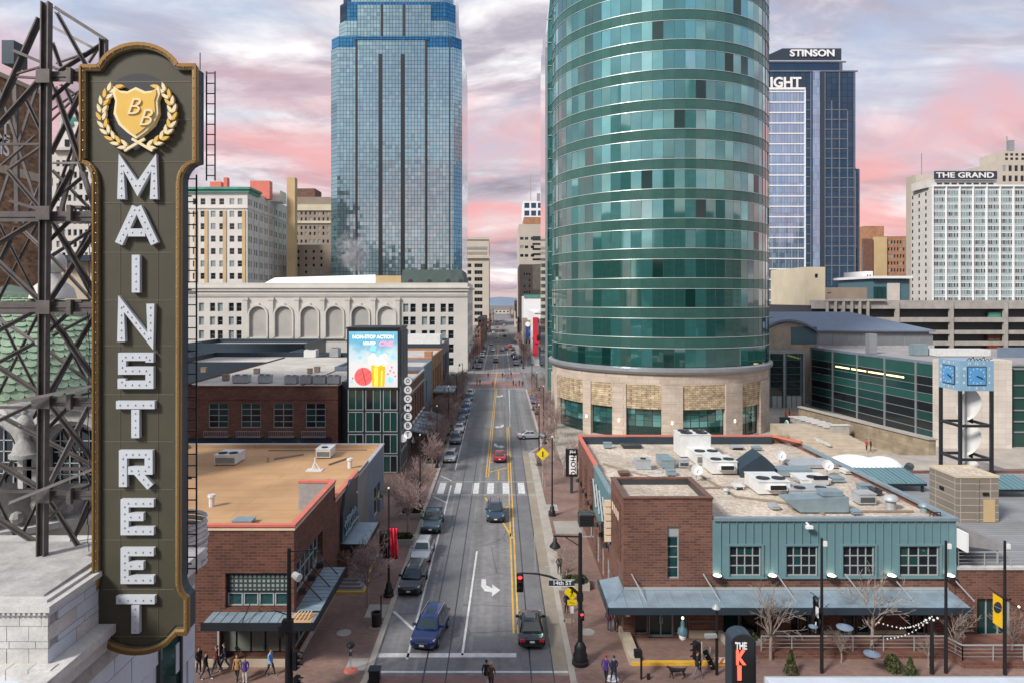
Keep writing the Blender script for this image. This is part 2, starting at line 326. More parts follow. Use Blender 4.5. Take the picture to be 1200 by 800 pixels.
ORD = ['first', 'second', 'third', 'fourth', 'fifth', 'sixth', 'seventh', 'eighth', 'ninth', 'tenth', 'eleventh', 'twelfth', 'thirteenth', 'fourteenth', 'fifteenth', 'sixteenth', 'seventeenth', 'eighteenth', 'nineteenth', 'twentieth']

# a wall p0 -> p1 in plan (outside on its right) with recessed openings (u0, u1, z0, z1)
def facade(mb, p0, p1, z0, z1, ops=(), dep=.25, m=0, mr=None):
    p0 = Vector((*p0[:2], 0)); p1 = Vector((*p1[:2], 0)); L = (p1-p0).length; d = (p1-p0)/L; n = Vector((d.y, -d.x, 0)); mr = m if mr is None else mr
    P = lambda a, z, e=0.: tuple(p0+d*a-n*e+Vector((0, 0, z)))
    us = sorted({0., L, *[round(o[0], 4) for o in ops], *[round(o[1], 4) for o in ops]}); us = [x for x in us if -1e-4 <= x <= L+1e-4]
    rows = {}
    for o in ops: rows.setdefault((round(o[2], 4), round(o[3], 4)), []).append((round(o[0], 4), round(o[1], 4)))
    zs = sorted({z0, z1, *[k[0] for k in rows], *[k[1] for k in rows]})
    for i in range(len(zs)-1):
        a, b = zs[i], zs[i+1]
        if b-a < 1e-4: continue
        segs = sorted(q for k, l in rows.items() if k[0] <= a+1e-4 and k[1] >= b-1e-4 for q in l)
        x = 0.
        for s0, s1 in segs+[(L, L)]:
            if s0-x > 1e-4: mb.quad(P(x, a), P(s0, a), P(s0, b), P(x, b), m)
            x = max(x, s1)
    for (u0, u1, a, b) in ops:
        mb.quad(P(u0, a), P(u0, b), P(u0, b, dep), P(u0, a, dep), mr); mb.quad(P(u1, a), P(u1, a, dep), P(u1, b, dep), P(u1, b), mr)
        mb.quad(P(u0, a), P(u0, a, dep), P(u1, a, dep), P(u1, a), mr); mb.quad(P(u0, b), P(u1, b), P(u1, b, dep), P(u0, b, dep), mr)
        mb.quad(P(u0, a, dep+.04), P(u1, a, dep+.04), P(u1, b, dep+.04), P(u0, b, dep+.04), mr)
WIN = {}
def win_mesh(w, h, nx, nz, fr, fm, gm):
    k = (round(w, 2), round(h, 2), nx, nz, fr, fm, gm)
    if k in WIN: return WIN[k]
    mb = MB(); t = fr
    mb.quad((0, -.01, 0), (w, -.01, 0), (w, -.01, h), (0, -.01, h), 1)
    mb.box(0, w, -.07, .0, 0, t); mb.box(0, w, -.07, .0, h-t, h); mb.box(0, t, -.068, .0, t, h-t); mb.box(w-t, w, -.068, .0, t, h-t)
    for i in range(1, nx): mb.box(w*i/nx-t*.35, w*i/nx+t*.35, -.06, .0, t, h-t)
    for j in range(1, nz): mb.box(t, w-t, -.055, .0, h*j/nz-t*.35, h*j/nz+t*.35)
    WIN[k] = mb.mesh('window', [fm, gm]); return WIN[k]
def fill(parent, p0, p1, ops, dep=.25, nx=1, nz=1, fr=.06, fm='frame_grey', gms=('glass_dark',), name='window'):
    p0 = Vector((*p0[:2], 0)); p1 = Vector((*p1[:2], 0)); d = (p1-p0).normalized(); n = Vector((d.y, -d.x, 0)); rz = math.atan2(d.y, d.x)
    for (u0, u1, a, b) in ops:
        inst(name, win_mesh(u1-u0, b-a, nx, nz, fr, fm, random.choice(gms)), parent, p0+d*u0-n*(dep-.02)+Vector((0, 0, a)), rz)
def pane_window(parent, p0, p1, op, dep, nx, nz, fr=.07, fm='frame_grey', gms=('glass_dark',), name='window', proud=0.):
    """a window near enough to tell its panes apart: frame with each pane a sub-part"""
    p0 = Vector((*p0[:2], 0)); p1 = Vector((*p1[:2], 0)); d = (p1-p0).normalized(); n = Vector((d.y, -d.x, 0)); rz = math.atan2(d.y, d.x)
    u0, u1, a, b = op; w, h = u1-u0, b-a; k = ('pf', round(w, 2), round(h, 2), nx, nz, fr, fm)
    if k not in WIN:
        mb = MB(); t = fr
        mb.box(0, w, -.09, .0, 0, t); mb.box(0, w, -.09, .0, h-t, h); mb.box(0, t, -.088, .0, t, h-t); mb.box(w-t, w, -.088, .0, t, h-t)
        for i in range(1, nx): mb.box(w*i/nx-t*.4, w*i/nx+t*.4, -.08, .0, t, h-t)
        for j in range(1, nz): mb.box(t, w-t, -.075, .0, h*j/nz-t*.4, h*j/nz+t*.4)
        WIN[k] = mb.mesh(name, fm)
        WIN[k+('p',)] = {g: MB().box(0, w/nx-t*.7, -.02, -.008, 0, h/nz-t*.7).mesh('pane', g) for g in gms}
    loc = p0+d*u0-n*(dep-.02)+Vector((0, 0, a)); o = inst(name, WIN[k], parent, loc, rz)
    for i in range(nx):
        for j in range(nz):
            q = bpy.data.objects.new('pane', WIN[k+('p',)][random.choice(gms)]); COL.objects.link(q); q.parent = o
            q.location = (w*i/nx+fr*.35, 0, h*j/nz+fr*.35); q.rotation_euler = (random.uniform(-.004, .004), 0, random.uniform(-.004, .004))
    return o
# ================================================================ SETTING: ground, road, pavements
mb = MB()                       # one terrain sheet: flat town, dropping to the river flats far off, then a low ridge
ys = [-400, -60, 300, 700, 1150, 1350, 1700, 2600, 4200, 6000, 9000]; zs_ = [0, 0, 0, 0, 0, -14, -34, -40, -40, -40, -40]; xs_ = [-6000, -1500, -400, 0, 400, 1500, 6000]
for y, z in zip(ys, zs_):
    for x in xs_: mb.v.append((x, y, z))
for j in range(len(ys)-1):
    for i in range(len(xs_)-1): a = j*7+i; mb.f.append([a, a+1, a+8, a+7]); mb.m.append(0)
struct('ground', mb, 'ground')
mat('far_hills', (.16, .22, .30), .9, var=.2, vs=.002)  # blue of distant haze is put into the base colour
mb = MB(); 
for i in range(61):
    x = -6000+200*i; h = 22+14*math.sin(i*.9)+10*math.sin(i*2.3+1)
    mb.v += [(x, 6200, -40), (x, 6600, h-12), (x, 8600, h+4), (x, 8990, -45)]
for i in range(60):
    for j in range(3): mb.f.append([4*i+j, 4*i+4+j, 4*i+5+j, 4*i+1+j]); mb.m.append(0)
struct('hills', mb, 'far_hills', 60)
KL, KR, KR2 = -8.3, 4.45, 6.75
SW = .13
struct('road', MB().box(KL-.5, 11, 20, 1140, -.2, .004), 'asphalt')
struct('cross_street', MB().box(-160, 200, 20, 40.7, -.2, .006), 'asphalt')
struct('cross_street', MB().box(-160, 200, 184, 221, -.2, .008), 'asphalt')
def pave(name, pts, m='paver', z=SW): return struct(name, MB().prism(pts, -.1, z), m)
def kerbline(pts, w=.35):
    mb = MB()
    for a, b in zip(pts, pts[1:]):
        a, b = Vector((*a, 0)), Vector((*b, 0)); d = (b-a).normalized(); n = Vector((d.y, -d.x, 0))
        mb.prism([tuple((a+n*.05)[:2]), tuple((b+n*.05)[:2]), tuple((b-n*w)[:2]), tuple((a-n*w)[:2])], -.1, SW+.012)
    return struct('kerb', mb, 'kerb')
def arc(cx, cy, r, a0, a1, n=6): return [(cx+r*math.cos(R(a0+(a1-a0)*i/n)), cy+r*math.sin(R(a0+(a1-a0)*i/n))) for i in range(n+1)]
# west block (left), east block (right) with its parking bay, blocks beyond 13th Street
le = arc(KL-2.2, 42.9, 2.2, -90, 0)+[(KL, 76), (KL-.15, 78), (KL, 181)]
pave('pavement', [(-90, 40.7)]+le+[(-90, 183)])
kerbline([(-40, 40.7)]+le)
ri = [(8.6, 43.4)]+list(reversed(arc(KR+1.9, 45.3, 1.9, 180, 270)))[0:]
re_ = [(KR2, 181), (KR2, 113), (KR2-.4, 110.5), (KR, 106), (KR, 52)]+arc(KR+1.9, 42.6, 1.9, 180, 270)
pave('pavement', [(KR2, 183)]+re_+[(120, 40.7), (120, 183)])
kerbline(re_+[(60, 40.7)])
mb = MB(); mb.box(KR-.0, KR+.9, 56, 106, SW-.05, SW+.004); struct('gutter_strip', mb, 'kerb')
struct('gutter_strip', MB().box(KR-1.05, KR-.06, 43, 108, -.1, .012), 'gutter')
for x0, x1 in ((-160, KL-.2), (KR2, 160)):
    pave('pavement', [(x0, 221.5), (x1, 221.5), (x1, 372), (x0, 372)], 'concrete_dark'); pave('pavement', [(x0, 392), (x1, 392), (x1, 540), (x0, 540)], 'concrete_dark'); pave('pavement', [(x0, 556), (x1, 556), (x1, 800), (x0, 800)], 'concrete_dark')
pave('pavement', [(-60, -40), (KL-.4, -40), (KL-.4, 26), (KL-2.4, 28.5), (-60, 28.5)])
pave('pavement', [(8, -40), (90, -40), (90, 28.4), (10, 28.4), (8, 26)])
# markings and rails (thin sheets above the asphalt)
def marks(name, m, fn): mb = MB(); fn(mb); return struct(name, mb, m)
def strip(mb, a, b, w, z=.014):
    a, b = Vector((*a, z)), Vector((*b, z)); d = (b-a).normalized(); n = Vector((d.y, -d.x, 0))*w/2
    mb.quad(a+n, b+n, b-n, a-n)
def m_white(mb):
    strip(mb, (-6.2, 45.5), (-6.3, 88), .16); strip(mb, (-6.3, 96), (-6.7, 181), .16); strip(mb, (-2.55, 46), (-2.2, 65), .16)
    strip(mb, (KL, 46), (1.1, 46), .55); strip(mb, (KL, 43.95), (KR, 43.95), .22)
    strip(mb, (-8.2, 52.5), (-6.3, 49.6), .22); strip(mb, (-8.0, 92.6), (-6.4, 90.2), .2); strip(mb, (-8.1, 83), (-6.4, 80.6), .2)
    for x in (-7.4, -5.3, -3.1, -1.2, .75, 2.7): mb.quad((x-.42, 84.2, .0155), (x+.42, 84.2, .0155), (x+.42, 89.2, .0155), (x-.42, 89.2, .0155))
    strip(mb, (KL, 89.7), (KR, 89.7), .12, .0145); strip(mb, (KL, 83.7), (KR, 83.7), .12, .0145)
    strip(mb, (2.35, 181), (1.9, 128), .16); strip(mb, (-8, 182.4), (6.5, 182.4), .4, .0165)
    for X in (-2.2, 3.2): 
        for y in (232, 262, 292): strip(mb, (X, y), (X, y+22), .18)
    for y in (222, 372, 391): strip(mb, (-8, y), (6.5, y), .7, .0165)
    strip(mb, (-5.6, 230), (-5.6, 370), .18)
def arrow(mb, cx, cy, s, kind):
    z = .0155
    if kind == 'right':
        pts = [(-.75, 1.7), (-.3, 1.7), (-.25, .75), (.35, .3), (.35, .85), (1.15, 0), (.35, -.95), (.35, -.35), (-.35, -.15), (-.75, .6)]
    elif kind == 'left':
        pts = [(.75, 1.7), (.75, .6), (.35, -.15), (-.35, -.35), (-.35, -.95), (-1.15, 0), (-.35, .85), (-.35, .3), (.25, .75), (.3, 1.7)]
    mb.add([(cx+x*s*.85, cy+y*s*1.3, z) for x, y in pts], [list(range(len(pts)))[::-1]])
def m_arrows(mb):
    arrow(mb, -.95, 56.3, 1.0, 'right'); arrow(mb, 0, 128, 1.1, 'left'); arrow(mb, -.3, 111, 1.1, 'right'); arrow(mb, 0, 168, 1.1, 'left')
def m_yellow(mb):
    for o in (-.17, .17):
        strip(mb, (1.15+o, 49), (1.45+o, 128), .13); strip(mb, (-1.75+o, 92), (-1.1+o, 181), .13); strip(mb, (-1.2+o, 232), (-.8+o, 368), .13); strip(mb, (-1+o, 395), (-1+o, 538), .13)
    strip(mb, (-1.8, 82.6), (-.6, 76.5), .2); strip(mb, (-.4, 77), (1.2, 79.5), .2); strip(mb, (-1.7, 94.5), (1.3, 97.5), .22); strip(mb, (-1.5, 100), (-.4, 101.5), .2); strip(mb, (-.3, 76.5), (1.25, 68.5), .2)
    strip(mb, (-.25, 79), (-.25, 83), .16); strip(mb, (-.2, 90.5), (-.2, 95.6), .16); strip(mb, (-1.55, 181), (-1.1, 222), .13, .0175)
marks('lane_markings', 'paint_white', m_white); marks('lane_arrows', 'paint_white', m_arrows); marks('yellow_lines', 'paint_yellow', m_yellow)
for nm, y0, y1 in (('crosswalk', 36, 43.55), ('crosswalk', 184.5, 200), ('crosswalk', 209, 220)): struct(nm, MB().box(KL, KR2-.2, y0, y1, -.1, .0125), 'crosswalk_brick')
mb = MB()
for c in (-4.15, 2.7):
    for s in (-.72, .72): mb.box(c+s-.045, c+s+.045, 20, 1000, -.05, .0185)
struct('tram_rails', mb, 'rail')
mb = MB()
for c in (-4.15, 2.7): mb.box(c-1.25, c+1.25, 20, 800, -.05, .0105)
struct('track_slab', mb, 'asphalt_new')
mb = MB()
for x0, x1, y0, y1 in ((-1.9, 1.0, 46.6, 48.6), (-8.2, -6.4, 60, 66), (-1.6, .9, 108, 119), (-5.2, -2.6, 131, 150), (3.2, 4.3, 62, 70)): mb.box(x0, x1, y0, y1, -.05, .0118)
struct('asphalt_patch', mb, 'asphalt_new')
# slabs, gratings and covers let into the brick pavements
mb = MB(); mb.box(5.7, 8.4, 69.5, 73.5, 0, SW+.006); mb.box(-10.2, -8.7, 51.2, 53.4, 0, SW+.006); mb.box(5.0, 6.6, 77, 79.4, 0, SW+.006); mb.box(-10, -8.7, 43.9, 45.4, 0, SW+.007)
struct('pavement_slab', mb, 'concrete')
for (px, py, r, mm) in ((403, 743, .52, 'concrete'), (438, 737, .4, 'brown_stone'), (688, 742, .55, 'concrete'), (667, 729, .42, 'brown_stone'), (717, 797, .42, 'white')):
    p = G(px, py); struct('manhole_cover', MB().lathe([(0, SW+.012), (r, SW+.012), (r, SW)], (p.x, p.y, 0), 20), mm)
mb = MB(); mb.box(9.0, 120, 96, 180, .0, SW+.05); struct('plaza', mb, 'plaza')

# ================================================================ generic building
def building(name, label, x0, x1, y0, y1, z1, wall, front=(), west=(), east=(), z0=0, roof='roof_grey', par=.9, dep=.3, gms=('glass_dark',), fm='frame_grey', nx=1, nz=2, group=None, fr=.1, cat='building'):
    t = thing(name, label, cat, ((x0+x1)/2, y0, z0), group)
    mb = MB(); facade(mb, (x0, y0), (x1, y0), z0, z1, front, dep); facade(mb, (x1, y0), (x1, y1), z0, z1, east, dep)
    facade(mb, (x1, y1), (x0, y1), z0, z1); facade(mb, (x0, y1), (x0, y0), z0, z1, west, dep)
    mb.quad((x0, y0, z1), (x1, y0, z1), (x1, y0+.35, z1), (x0, y0+.35, z1)); mb.quad((x0, y1-.35, z1), (x1, y1-.35, z1), (x1, y1, z1), (x0, y1, z1))
    mb.quad((x0, y0+.35, z1), (x0+.35, y0+.35, z1), (x0+.35, y1-.35, z1), (x0, y1-.35, z1)); mb.quad((x1-.35, y0+.35, z1), (x1, y0+.35, z1), (x1, y1-.35, z1), (x1-.35, y1-.35, z1))
    a, b, c, d, zr = x0+.35, x1-.35, y0+.35, y1-.35, z1-par
    mb.quad((a, c, z1), (b, c, z1), (b, c, zr), (a, c, zr)); mb.quad((b, d, z1), (a, d, z1), (a, d, zr), (b, d, zr)); mb.quad((a, d, z1), (a, c, z1), (a, c, zr), (a, d, zr)); mb.quad((b, c, z1), (b, d, z1), (b, d, zr), (b, c, zr))
    mb.build('wall', wall, t)
    MB().quad((a, c, zr), (b, c, zr), (b, d, zr), (a, d, zr)).build('roof', roof, t)
    for p0, p1, ops in (((x0, y0), (x1, y0), front), ((x1, y0), (x1, y1), east), ((x0, y1), (x0, y0), west)): fill(t, p0, p1, ops, dep, nx, nz, fr, fm, gms)
    return t
def grid(us, w, zs, h): return [(u, u+w, z, z+h) for z in zs for u in us]
def pxu(x0, Y, pxs): return [XA(p, Y)-x0 for p in pxs]
GD = ('glass_dark', 'glass_dark', 'glass_dark', 'glass_pale'); GT = ('glass_teal', 'glass_dark', 'glass_teal', 'glass_pale')

# ---------------------------------------------------------------- Midland theatre block on 13th Street (white terracotta, arches)
Y = 225; x0, x1 = XA(150, Y), XA(548, Y); zt = ZA(338, Y)
S = Y/F
ops = []
for c in (236, 249, 258, 271, 280, 217, 205, 190): ops += [(XA(c-3, Y)-x0, XA(c+3, Y)-x0, ZA(b, Y), ZA(a, Y)) for a, b in ((355, 365), (371, 381), (387, 397), (403, 413))]
for c in (475.5, 484, 497.5, 506.5, 519.5, 528.5): ops += [(XA(c-3.2, Y)-x0, XA(c+3.2, Y)-x0, ZA(b, Y), ZA(a, Y)) for a, b in ((356, 366), (371, 381), (387, 397), (403, 413), (419, 428))]
th = thing('theatre_building', 'white terracotta theatre block with a row of tall blind arches below a white gabled roof', 'building', ((x0+x1)/2, Y, 0))
mb = MB(); facade(mb, (x0, Y), (x1, Y), 0, zt, ops, .5)
eops = grid([2+4.6*i for i in range(8)], 1.9, [ZA(b, Y) for b in (366, 381, 397, 413, 428)], 2.7)
facade(mb, (x1, Y), (x1, Y+42), 0, zt, eops, .5); facade(mb, (x1, Y+42), (x0, Y+42), 0, zt); facade(mb, (x0, Y+42), (x0, Y), 0, zt)
mb.build('wall', 'midland', th)
fill(th, (x0, Y), (x1, Y), ops, .5, 1, 2, .1, 'frame_grey', GD); fill(th, (x1, Y), (x1, Y+42), eops, .5, 1, 2, .1, 'frame_grey', GD)
MB().quad((x0, Y, zt), (x1, Y, zt), (x1, Y+42, zt), (x0, Y+42, zt)).build('roof', 'roof_white', th)
part('cornice', 'midland', th, lambda b: (b.box(x0-.6, x1+.6, Y-.9, Y+.4, zt, zt+.5), b.box(x0-.3, x1+.3, Y-.5, Y+.3, zt-.9, zt-.002), b.box(x1-.3, x1+.9, Y+.4, Y+42, zt, zt+.5)))
part('parapet', 'midland', th, lambda b: (b.box(x0, x1, Y-.2, Y+.3, zt+.5, zt+1.8), b.box(x1-.4, x1, Y+.3, Y+42, zt+.5, zt+1.8)))
part('frieze', 'midland_grey', th, lambda b: b.box(x0, x1, Y-.25, Y-.002, ZA(348, Y), ZA(345, Y)))
for c in (303, 333, 363, 392.5, 422.5, 453):                     # arches: surround ring, recessed panel, sill
    cx = XA(c, Y); r = 10*S; ztop = ZA(359, Y); zb = ZA(395, Y); zc_ = ztop-r
    ring = [(cx+r*math.cos(PI*i/12), zc_+r*math.sin(PI*i/12)) for i in range(13)]
    outer = [(cx+(r+.55)*math.cos(PI*i/12), zc_+(r+.55)*math.sin(PI*i/12)) for i in range(13)]
    b = MB(); pa = [(cx+r, zb)]+ring+[(cx-r, zb)]; po = [(cx+r+.55, zb)]+outer+[(cx-r-.55, zb)]
    for i in range(len(pa)-1):
        (a0, a1), (b0, b1), (c0, c1), (d0, d1) = pa[i], pa[i+1], po[i+1], po[i]
        b.hexa([(a0, Y-1.0, a1), (b0, Y-1.0, b1), (d0, Y-1.0, d1), (c0, Y-1.0, c1), (a0, Y-.01, a1), (b0, Y-.01, b1), (d0, Y-.01, d1), (c0, Y-.01, c1)])
    ar = b.build('arch_surround', 'midland', th)
    MB().add([(x, Y-.06, z) for x, z in pa], [list(range(len(pa)))]).build('blind_panel', 'midland_grey' if c != 453 else 'midland', ar)
    part('arch_sill', 'midland', ar, lambda b: b.box(cx-r-.5, cx+r+.5, Y-.8, Y-.02, zb-.5, zb)); part('keystone', 'midland', ar, lambda b: b.box(cx-.35, cx+.35, Y-.75, Y-.03, ztop-.1, ztop+1.0))
for c in (288, 318, 348, 378, 407.5, 437.5, 466): part('pilaster', 'midland', th, lambda b: (b.box(XA(c-2.6, Y), XA(c+2.6, Y), Y-.7, Y-.03, ZA(398, Y), ZA(352, Y)), b.box(XA(c-3.4, Y), XA(c+3.4, Y), Y-.85, Y-.03, ZA(352, Y), ZA(349, Y))))
part('gable_roof', 'roof_white', th, lambda b: b.hexa([W(300, 340, Y+4), W(440, 338, Y+4), W(300, 337, Y+34), W(440, 337, Y+34), W(322, 325.5, Y+16), W(440, 322, Y+16), W(332, 325.5, Y+20), W(440, 322, Y+20)]))
part('stage_house', 'cream_tan', th, lambda b: b.box(XA(440, Y+8), XA(470, Y+8), Y+8, Y+24, zt-1, ZA(323, Y+8)))
mb = MB(); xa, xb = XA(469, Y+3), XA(545, Y+3); z0_, z1_ = ZA(337, Y+3), ZA(316, Y+3)
mb.hexa([(xa, Y+3, z0_), (xb, Y+3, z0_), (xa, Y+38, z0_), (xb, Y+38, z0_), (xa+.6, Y+4.5, z1_), (xb-1.2, Y+4.5, z1_), (xa+.6, Y+36, z1_), (xb-1.2, Y+36, z1_)])
mn = mb.build('mansard_roof', mat('old_copper', (.055, .085, .075), .7, var=.25), th)
for p in (481, 503, 525, 540): MB().lathe([(.0, 0), (.75, 0), (.85, -.2), (.55, -.3)], (0, 0, 0), 12).xf(Matrix.Translation(W(p, 330, Y+3.4)) @ Matrix.Rotation(R(90), 4, 'X')).build('round_window', 'frame_dark', mn)

# cream office block with green copper cornice
Y = 300; x0, x1 = XA(150, Y), XA(290, Y); zt = ZA(222, Y)
rows = [ZA(240+14.55*i, Y) for i in range(12)]
ops = grid([XA(p, Y)-x0 for p in (226, 235, 247, 257, 269, 278.5, 213, 204, 190, 181, 168, 159)], 5.6*Y/F, rows, 7.2*Y/F)
eo = grid([1.2+6.9*i+q for i in range(8) for q in (0, 2.7)], 1.7, rows, 2.7)
b_ = building('office_block', 'cream office block with vertical tan bands and a green copper cornice', x0, x1, Y, Y+56, zt, 'cream_white', ops, (), eo, gms=('glass_dark', 'glass_dark', 'glass_pale'), dep=.35)
def band(b):
    for p in (241.5, 263, 285.5, 219, 197, 175): b.box(XA(p-1.6, Y), XA(p+2.2, Y), Y-.35, Y-.01, 30, ZA(247, Y))
    b.box(XA(228, Y), XA(231.5, Y), Y-.3, Y-.01, 30, ZA(247, Y))
part('tan_band', 'cream_tan', b_, band)
part('side_cladding', 'cream', b_, lambda b: [b.box(x1+.01, x1+.12, Y+.4+6.9*i, Y+1.1+6.9*i, 20, zt-6) for i in range(9)])
part('copper_cornice', 'copper', b_, lambda b: (b.box(x0, x1+1.6, Y-1.6, Y+2, zt-.2, zt+.8), b.box(x0, x1+.9, Y-.9, Y+2, zt-1.6, zt-.21), b.box(x1-1, x1+1.6, Y+2, Y+14, zt-.2, zt+.8), b.box(x1-1, x1+.9, Y+2, Y+14, zt-1.6, zt-.21)))
part('penthouse', 'coping_red', b_, lambda b: (b.box(XA(246, Y+15), XA(259, Y+15), Y+15, Y+22, zt-1, ZA(213, Y+15))))
part('flue', 'coping_red', b_, lambda b: b.box(XA(262, Y+15), XA(266, Y+15), Y+15, Y+18, zt-1, ZA(208, Y+15)))
part('plant_room', 'unit_white', b_, lambda b: b.box(XA(311, Y+30), XA(328, Y+30), Y+30, Y+40, zt-1, ZA(223, Y+30)))
part('red_plant_room', 'coping_red', b_, lambda b: b.box(XA(293, Y+22), XA(316, Y+22), Y+22, Y+26, zt-1, ZA(212, Y+22)))
part('stringcourse', 'cream_white', b_, lambda b: (b.box(x0, x1+.3, Y-.45, Y-.02, ZA(244.5, Y), ZA(242.5, Y)), b.box(x1+.02, x1+.35, Y, Y+56, ZA(244.5, Y), ZA(242.5, Y))))
Y = 330
t = MB().box(XA(336, Y), XA(345.5, Y), Y, Y+4.2, 20, ZA(208, Y)).build('chimney_stack', 'cream_tan', None, origin=(XA(341, Y), Y, 20)); tag(t, 'tall plain tan chimney shaft between the cream office block and the glass tower', 'chimney')
def simple(name, label, px0, px1, pyt, Y, dep, wall, cols, rows, ww, wh, roof='roof_grey', gms=GD, nz=1, z0=0, west=None, east=None, **k):
    x0, x1, zt = XA(px0, Y), XA(px1, Y), ZA(pyt, Y); s = Y/F
    ops = [(XA(c, Y)-x0, XA(c+ww, Y)-x0, ZA(r+wh, Y), ZA(r, Y)) for r in rows for c in cols]
    return building(name, label, x0, x1, Y, Y+dep, zt, wall, ops, west or (), east or (), z0, roof, gms=gms, nz=nz, **k)
ra = lambda a, b, n: [a+(b-a)*i/(n-1) for i in range(n)]
b_ = simple('brick_tower', 'tall red brown brick building with a cream upper band behind the tan chimney', 345, 395, 231, 400, 40, 'brown_stone', ra(347, 383, 8), [248, 255, 265, 272, 281, 289, 297, 305, 313, 321], 2.4, 4)
part('cream_band', 'cream', b_, lambda b: [b.box(XA(345, 400), XA(395, 400), 399.3, 399.98, ZA(262, 400), ZA(259, 400)), b.box(XA(345, 400), XA(395, 400), 399.3, 399.98, ZA(247, 400), ZA(240, 400))])
part('penthouse', 'brick_brown', b_, lambda b: b.box(XA(347, 405), XA(369, 405), 405, 420, ZA(232, 405), ZA(221, 405)))
b_ = simple('stone_block', 'low grey brown stone block with few windows at the foot of the brick tower', 345, 396, 287, 340, 30, 'brown_stone', ra(348, 375, 4), [293, 301, 309, 317, 325], 3, 4)

# ---------------------------------------------------------------- blue glass skyscraper
Y = 330; s = Y/F
gt = thing('glass_skyscraper', 'square blue glass skyscraper with dark vertical strips and stepped blue crown', 'skyscraper', (XA(463, Y), Y, 0))
def slab(l, r, zb, zt_, ch, m, y0=Y, name='tower_shaft'):
    xa, xb = XA(l, Y), XA(r, Y); d = xb-xa
    pts = [(xa+ch, y0), (xb-ch, y0), (xb, y0+ch), (xb, y0+d-ch), (xb-ch, y0+d), (xa+ch, y0+d), (xa, y0+d-ch), (xa, y0+ch)]
    return MB().prism(pts, zb, zt_).build(name, m, gt), pts
z45, z64, z48, z3 = ZA(45, Y), ZA(64, Y), ZA(48, Y), ZA(3, Y)
slab(385.5, 541, 0, z45-4.5, 4, 'glass_kc'); slab(386, 540.5, z45-4.5, z45+1, 4.3, 'glass_kc_blue', Y+.2, 'crown_band')
slab(394, 534, z45+1, z45+9, 4, 'glass_kc', Y+1.5, 'upper_shaft'); slab(395, 533, z45+9, z3+1, 4.3, 'glass_kc_blue', Y+1.7, 'crown_band'); slab(398, 530, z3+1, z3+22, 5, 'glass_kc', Y+3, 'upper_shaft')
xa, xb = XA(418, Y), XA(500, Y)
MB().box(xa, xb, Y-.35, Y+.3, 0, z45-1.2).build('centre_bay', 'glass_kc', gt); MB().box(xa+.02, xb+2, Y+1.1, Y+1.6, z45+1, z3-.8).build('centre_bay', 'glass_kc', gt)
for c, a, w in ((418, z48, 1.1), (446, z64, 1.9), (472, z64, 1.9), (499.5, z48, 1.1)): MB().box(XA(c, Y)-w/2, XA(c, Y)+w/2, Y-.5, Y-.1, 0, a).build('dark_strip', 'black', gt)
for c in (447, 473): MB().box(XA(c, Y)-.5, XA(c, Y)+.5, Y+.85, Y+1.2, z45+.2, z3-.5).build('dark_strip', 'black', gt)
for c, a in ((527, z45),): MB().box(XA(c, Y)-.35, XA(c, Y)+.35, Y-.25, Y+.2, 0, a).build('dark_strip', 'navy', gt)
MB().box(xa-1, xb+1, Y-.6, Y+.1, z45-.9, z45+.6).build('crown_ledge', 'glass_kc_blue', gt)
# steam rising in front of it
sm = bpy.data.materials.new('steam'); sm.use_nodes = True; t = sm.node_tree; t.nodes.clear()
o_ = N(t, 'ShaderNodeOutputMaterial'); pv = N(t, 'ShaderNodeVolumePrincipled'); pv.inputs['Color'].default_value = (.95, .95, .97, 1)
tcn = N(t, 'ShaderNodeTexCoord'); no = N(t, 'ShaderNodeTexNoise'); no.inputs['Scale'].default_value = .26; no.inputs['Detail'].default_value = 7; no.inputs['Distortion'].default_value = 1.2; t.links.new(tcn.outputs['Object'], no.inputs['Vector'])
vl = N(t, 'ShaderNodeVectorMath', operation='DIVIDE'); vl.inputs[1].default_value = (6.5, 4.5, 9.5); t.links.new(tcn.outputs['Object'], vl.inputs[0]); ln = N(t, 'ShaderNodeVectorMath', operation='LENGTH'); t.links.new(vl.outputs[0], ln.inputs[0])
fall = mth(t, 'MAXIMUM', mth(t, 'SUBTRACT', 1.0, ln.outputs['Value']), 0.0)
t.links.new(mth(t, 'MULTIPLY', mth(t, 'MULTIPLY', ramp(t, [(.45, (0, 0, 0)), (.66, (1, 1, 1))], no.outputs[0]).outputs[0], fall), 1.3), pv.inputs['Density']); t.links.new(pv.outputs[0], o_.inputs['Volume']); M['steam'] = sm
cs = W(414, 298, 262); o = MB().sphere(cs, 1, 24, 0, 6.5, 4.5, 9.5).build('steam', 'steam', None, 90, origin=cs); o.rotation_euler = (0, R(-28), 0); tag(o, kind='stuff')

# ---------------------------------------------------------------- far buildings along the street canyon
b_ = simple('beige_office', 'beige office building with wide ribbon windows left of the distant end of the street', 525, 573, 280, 600, 60, 'beige', (543, 556), [r for r in range(309, 392, 8)], 9.5, 4.6, nx=3, fr=.15, east=grid([3+6*i for i in range(8)], 2.6, [ZA(r, 600) for r in range(314, 392, 8)], 3.4))
part('attic_louvre', 'midland_grey', b_, lambda b: [b.box(XA(541+2*i, 600), XA(542.1+2*i, 600), 599.4, 599.97, ZA(r+3, 600), ZA(r, 600)) for i in range(15) for r in (289, 295)])
part('cornice', 'beige', b_, lambda b: (b.box(XA(524, 600), XA(574, 600), 598, 602, ZA(303, 600), ZA(300, 600)), b.box(XA(535, 600), XA(573.6, 600), 599, 601, ZA(281, 600), ZA(278, 600))))
b_ = simple('grid_tower', 'distant dark glass tower with a pale grid behind the pinkish office', 613, 660, 236, 640, 40, 'white', ra(614.5, 654, 6), [238, 247, 256], 6, 6.2, gms=('glass_blue',))
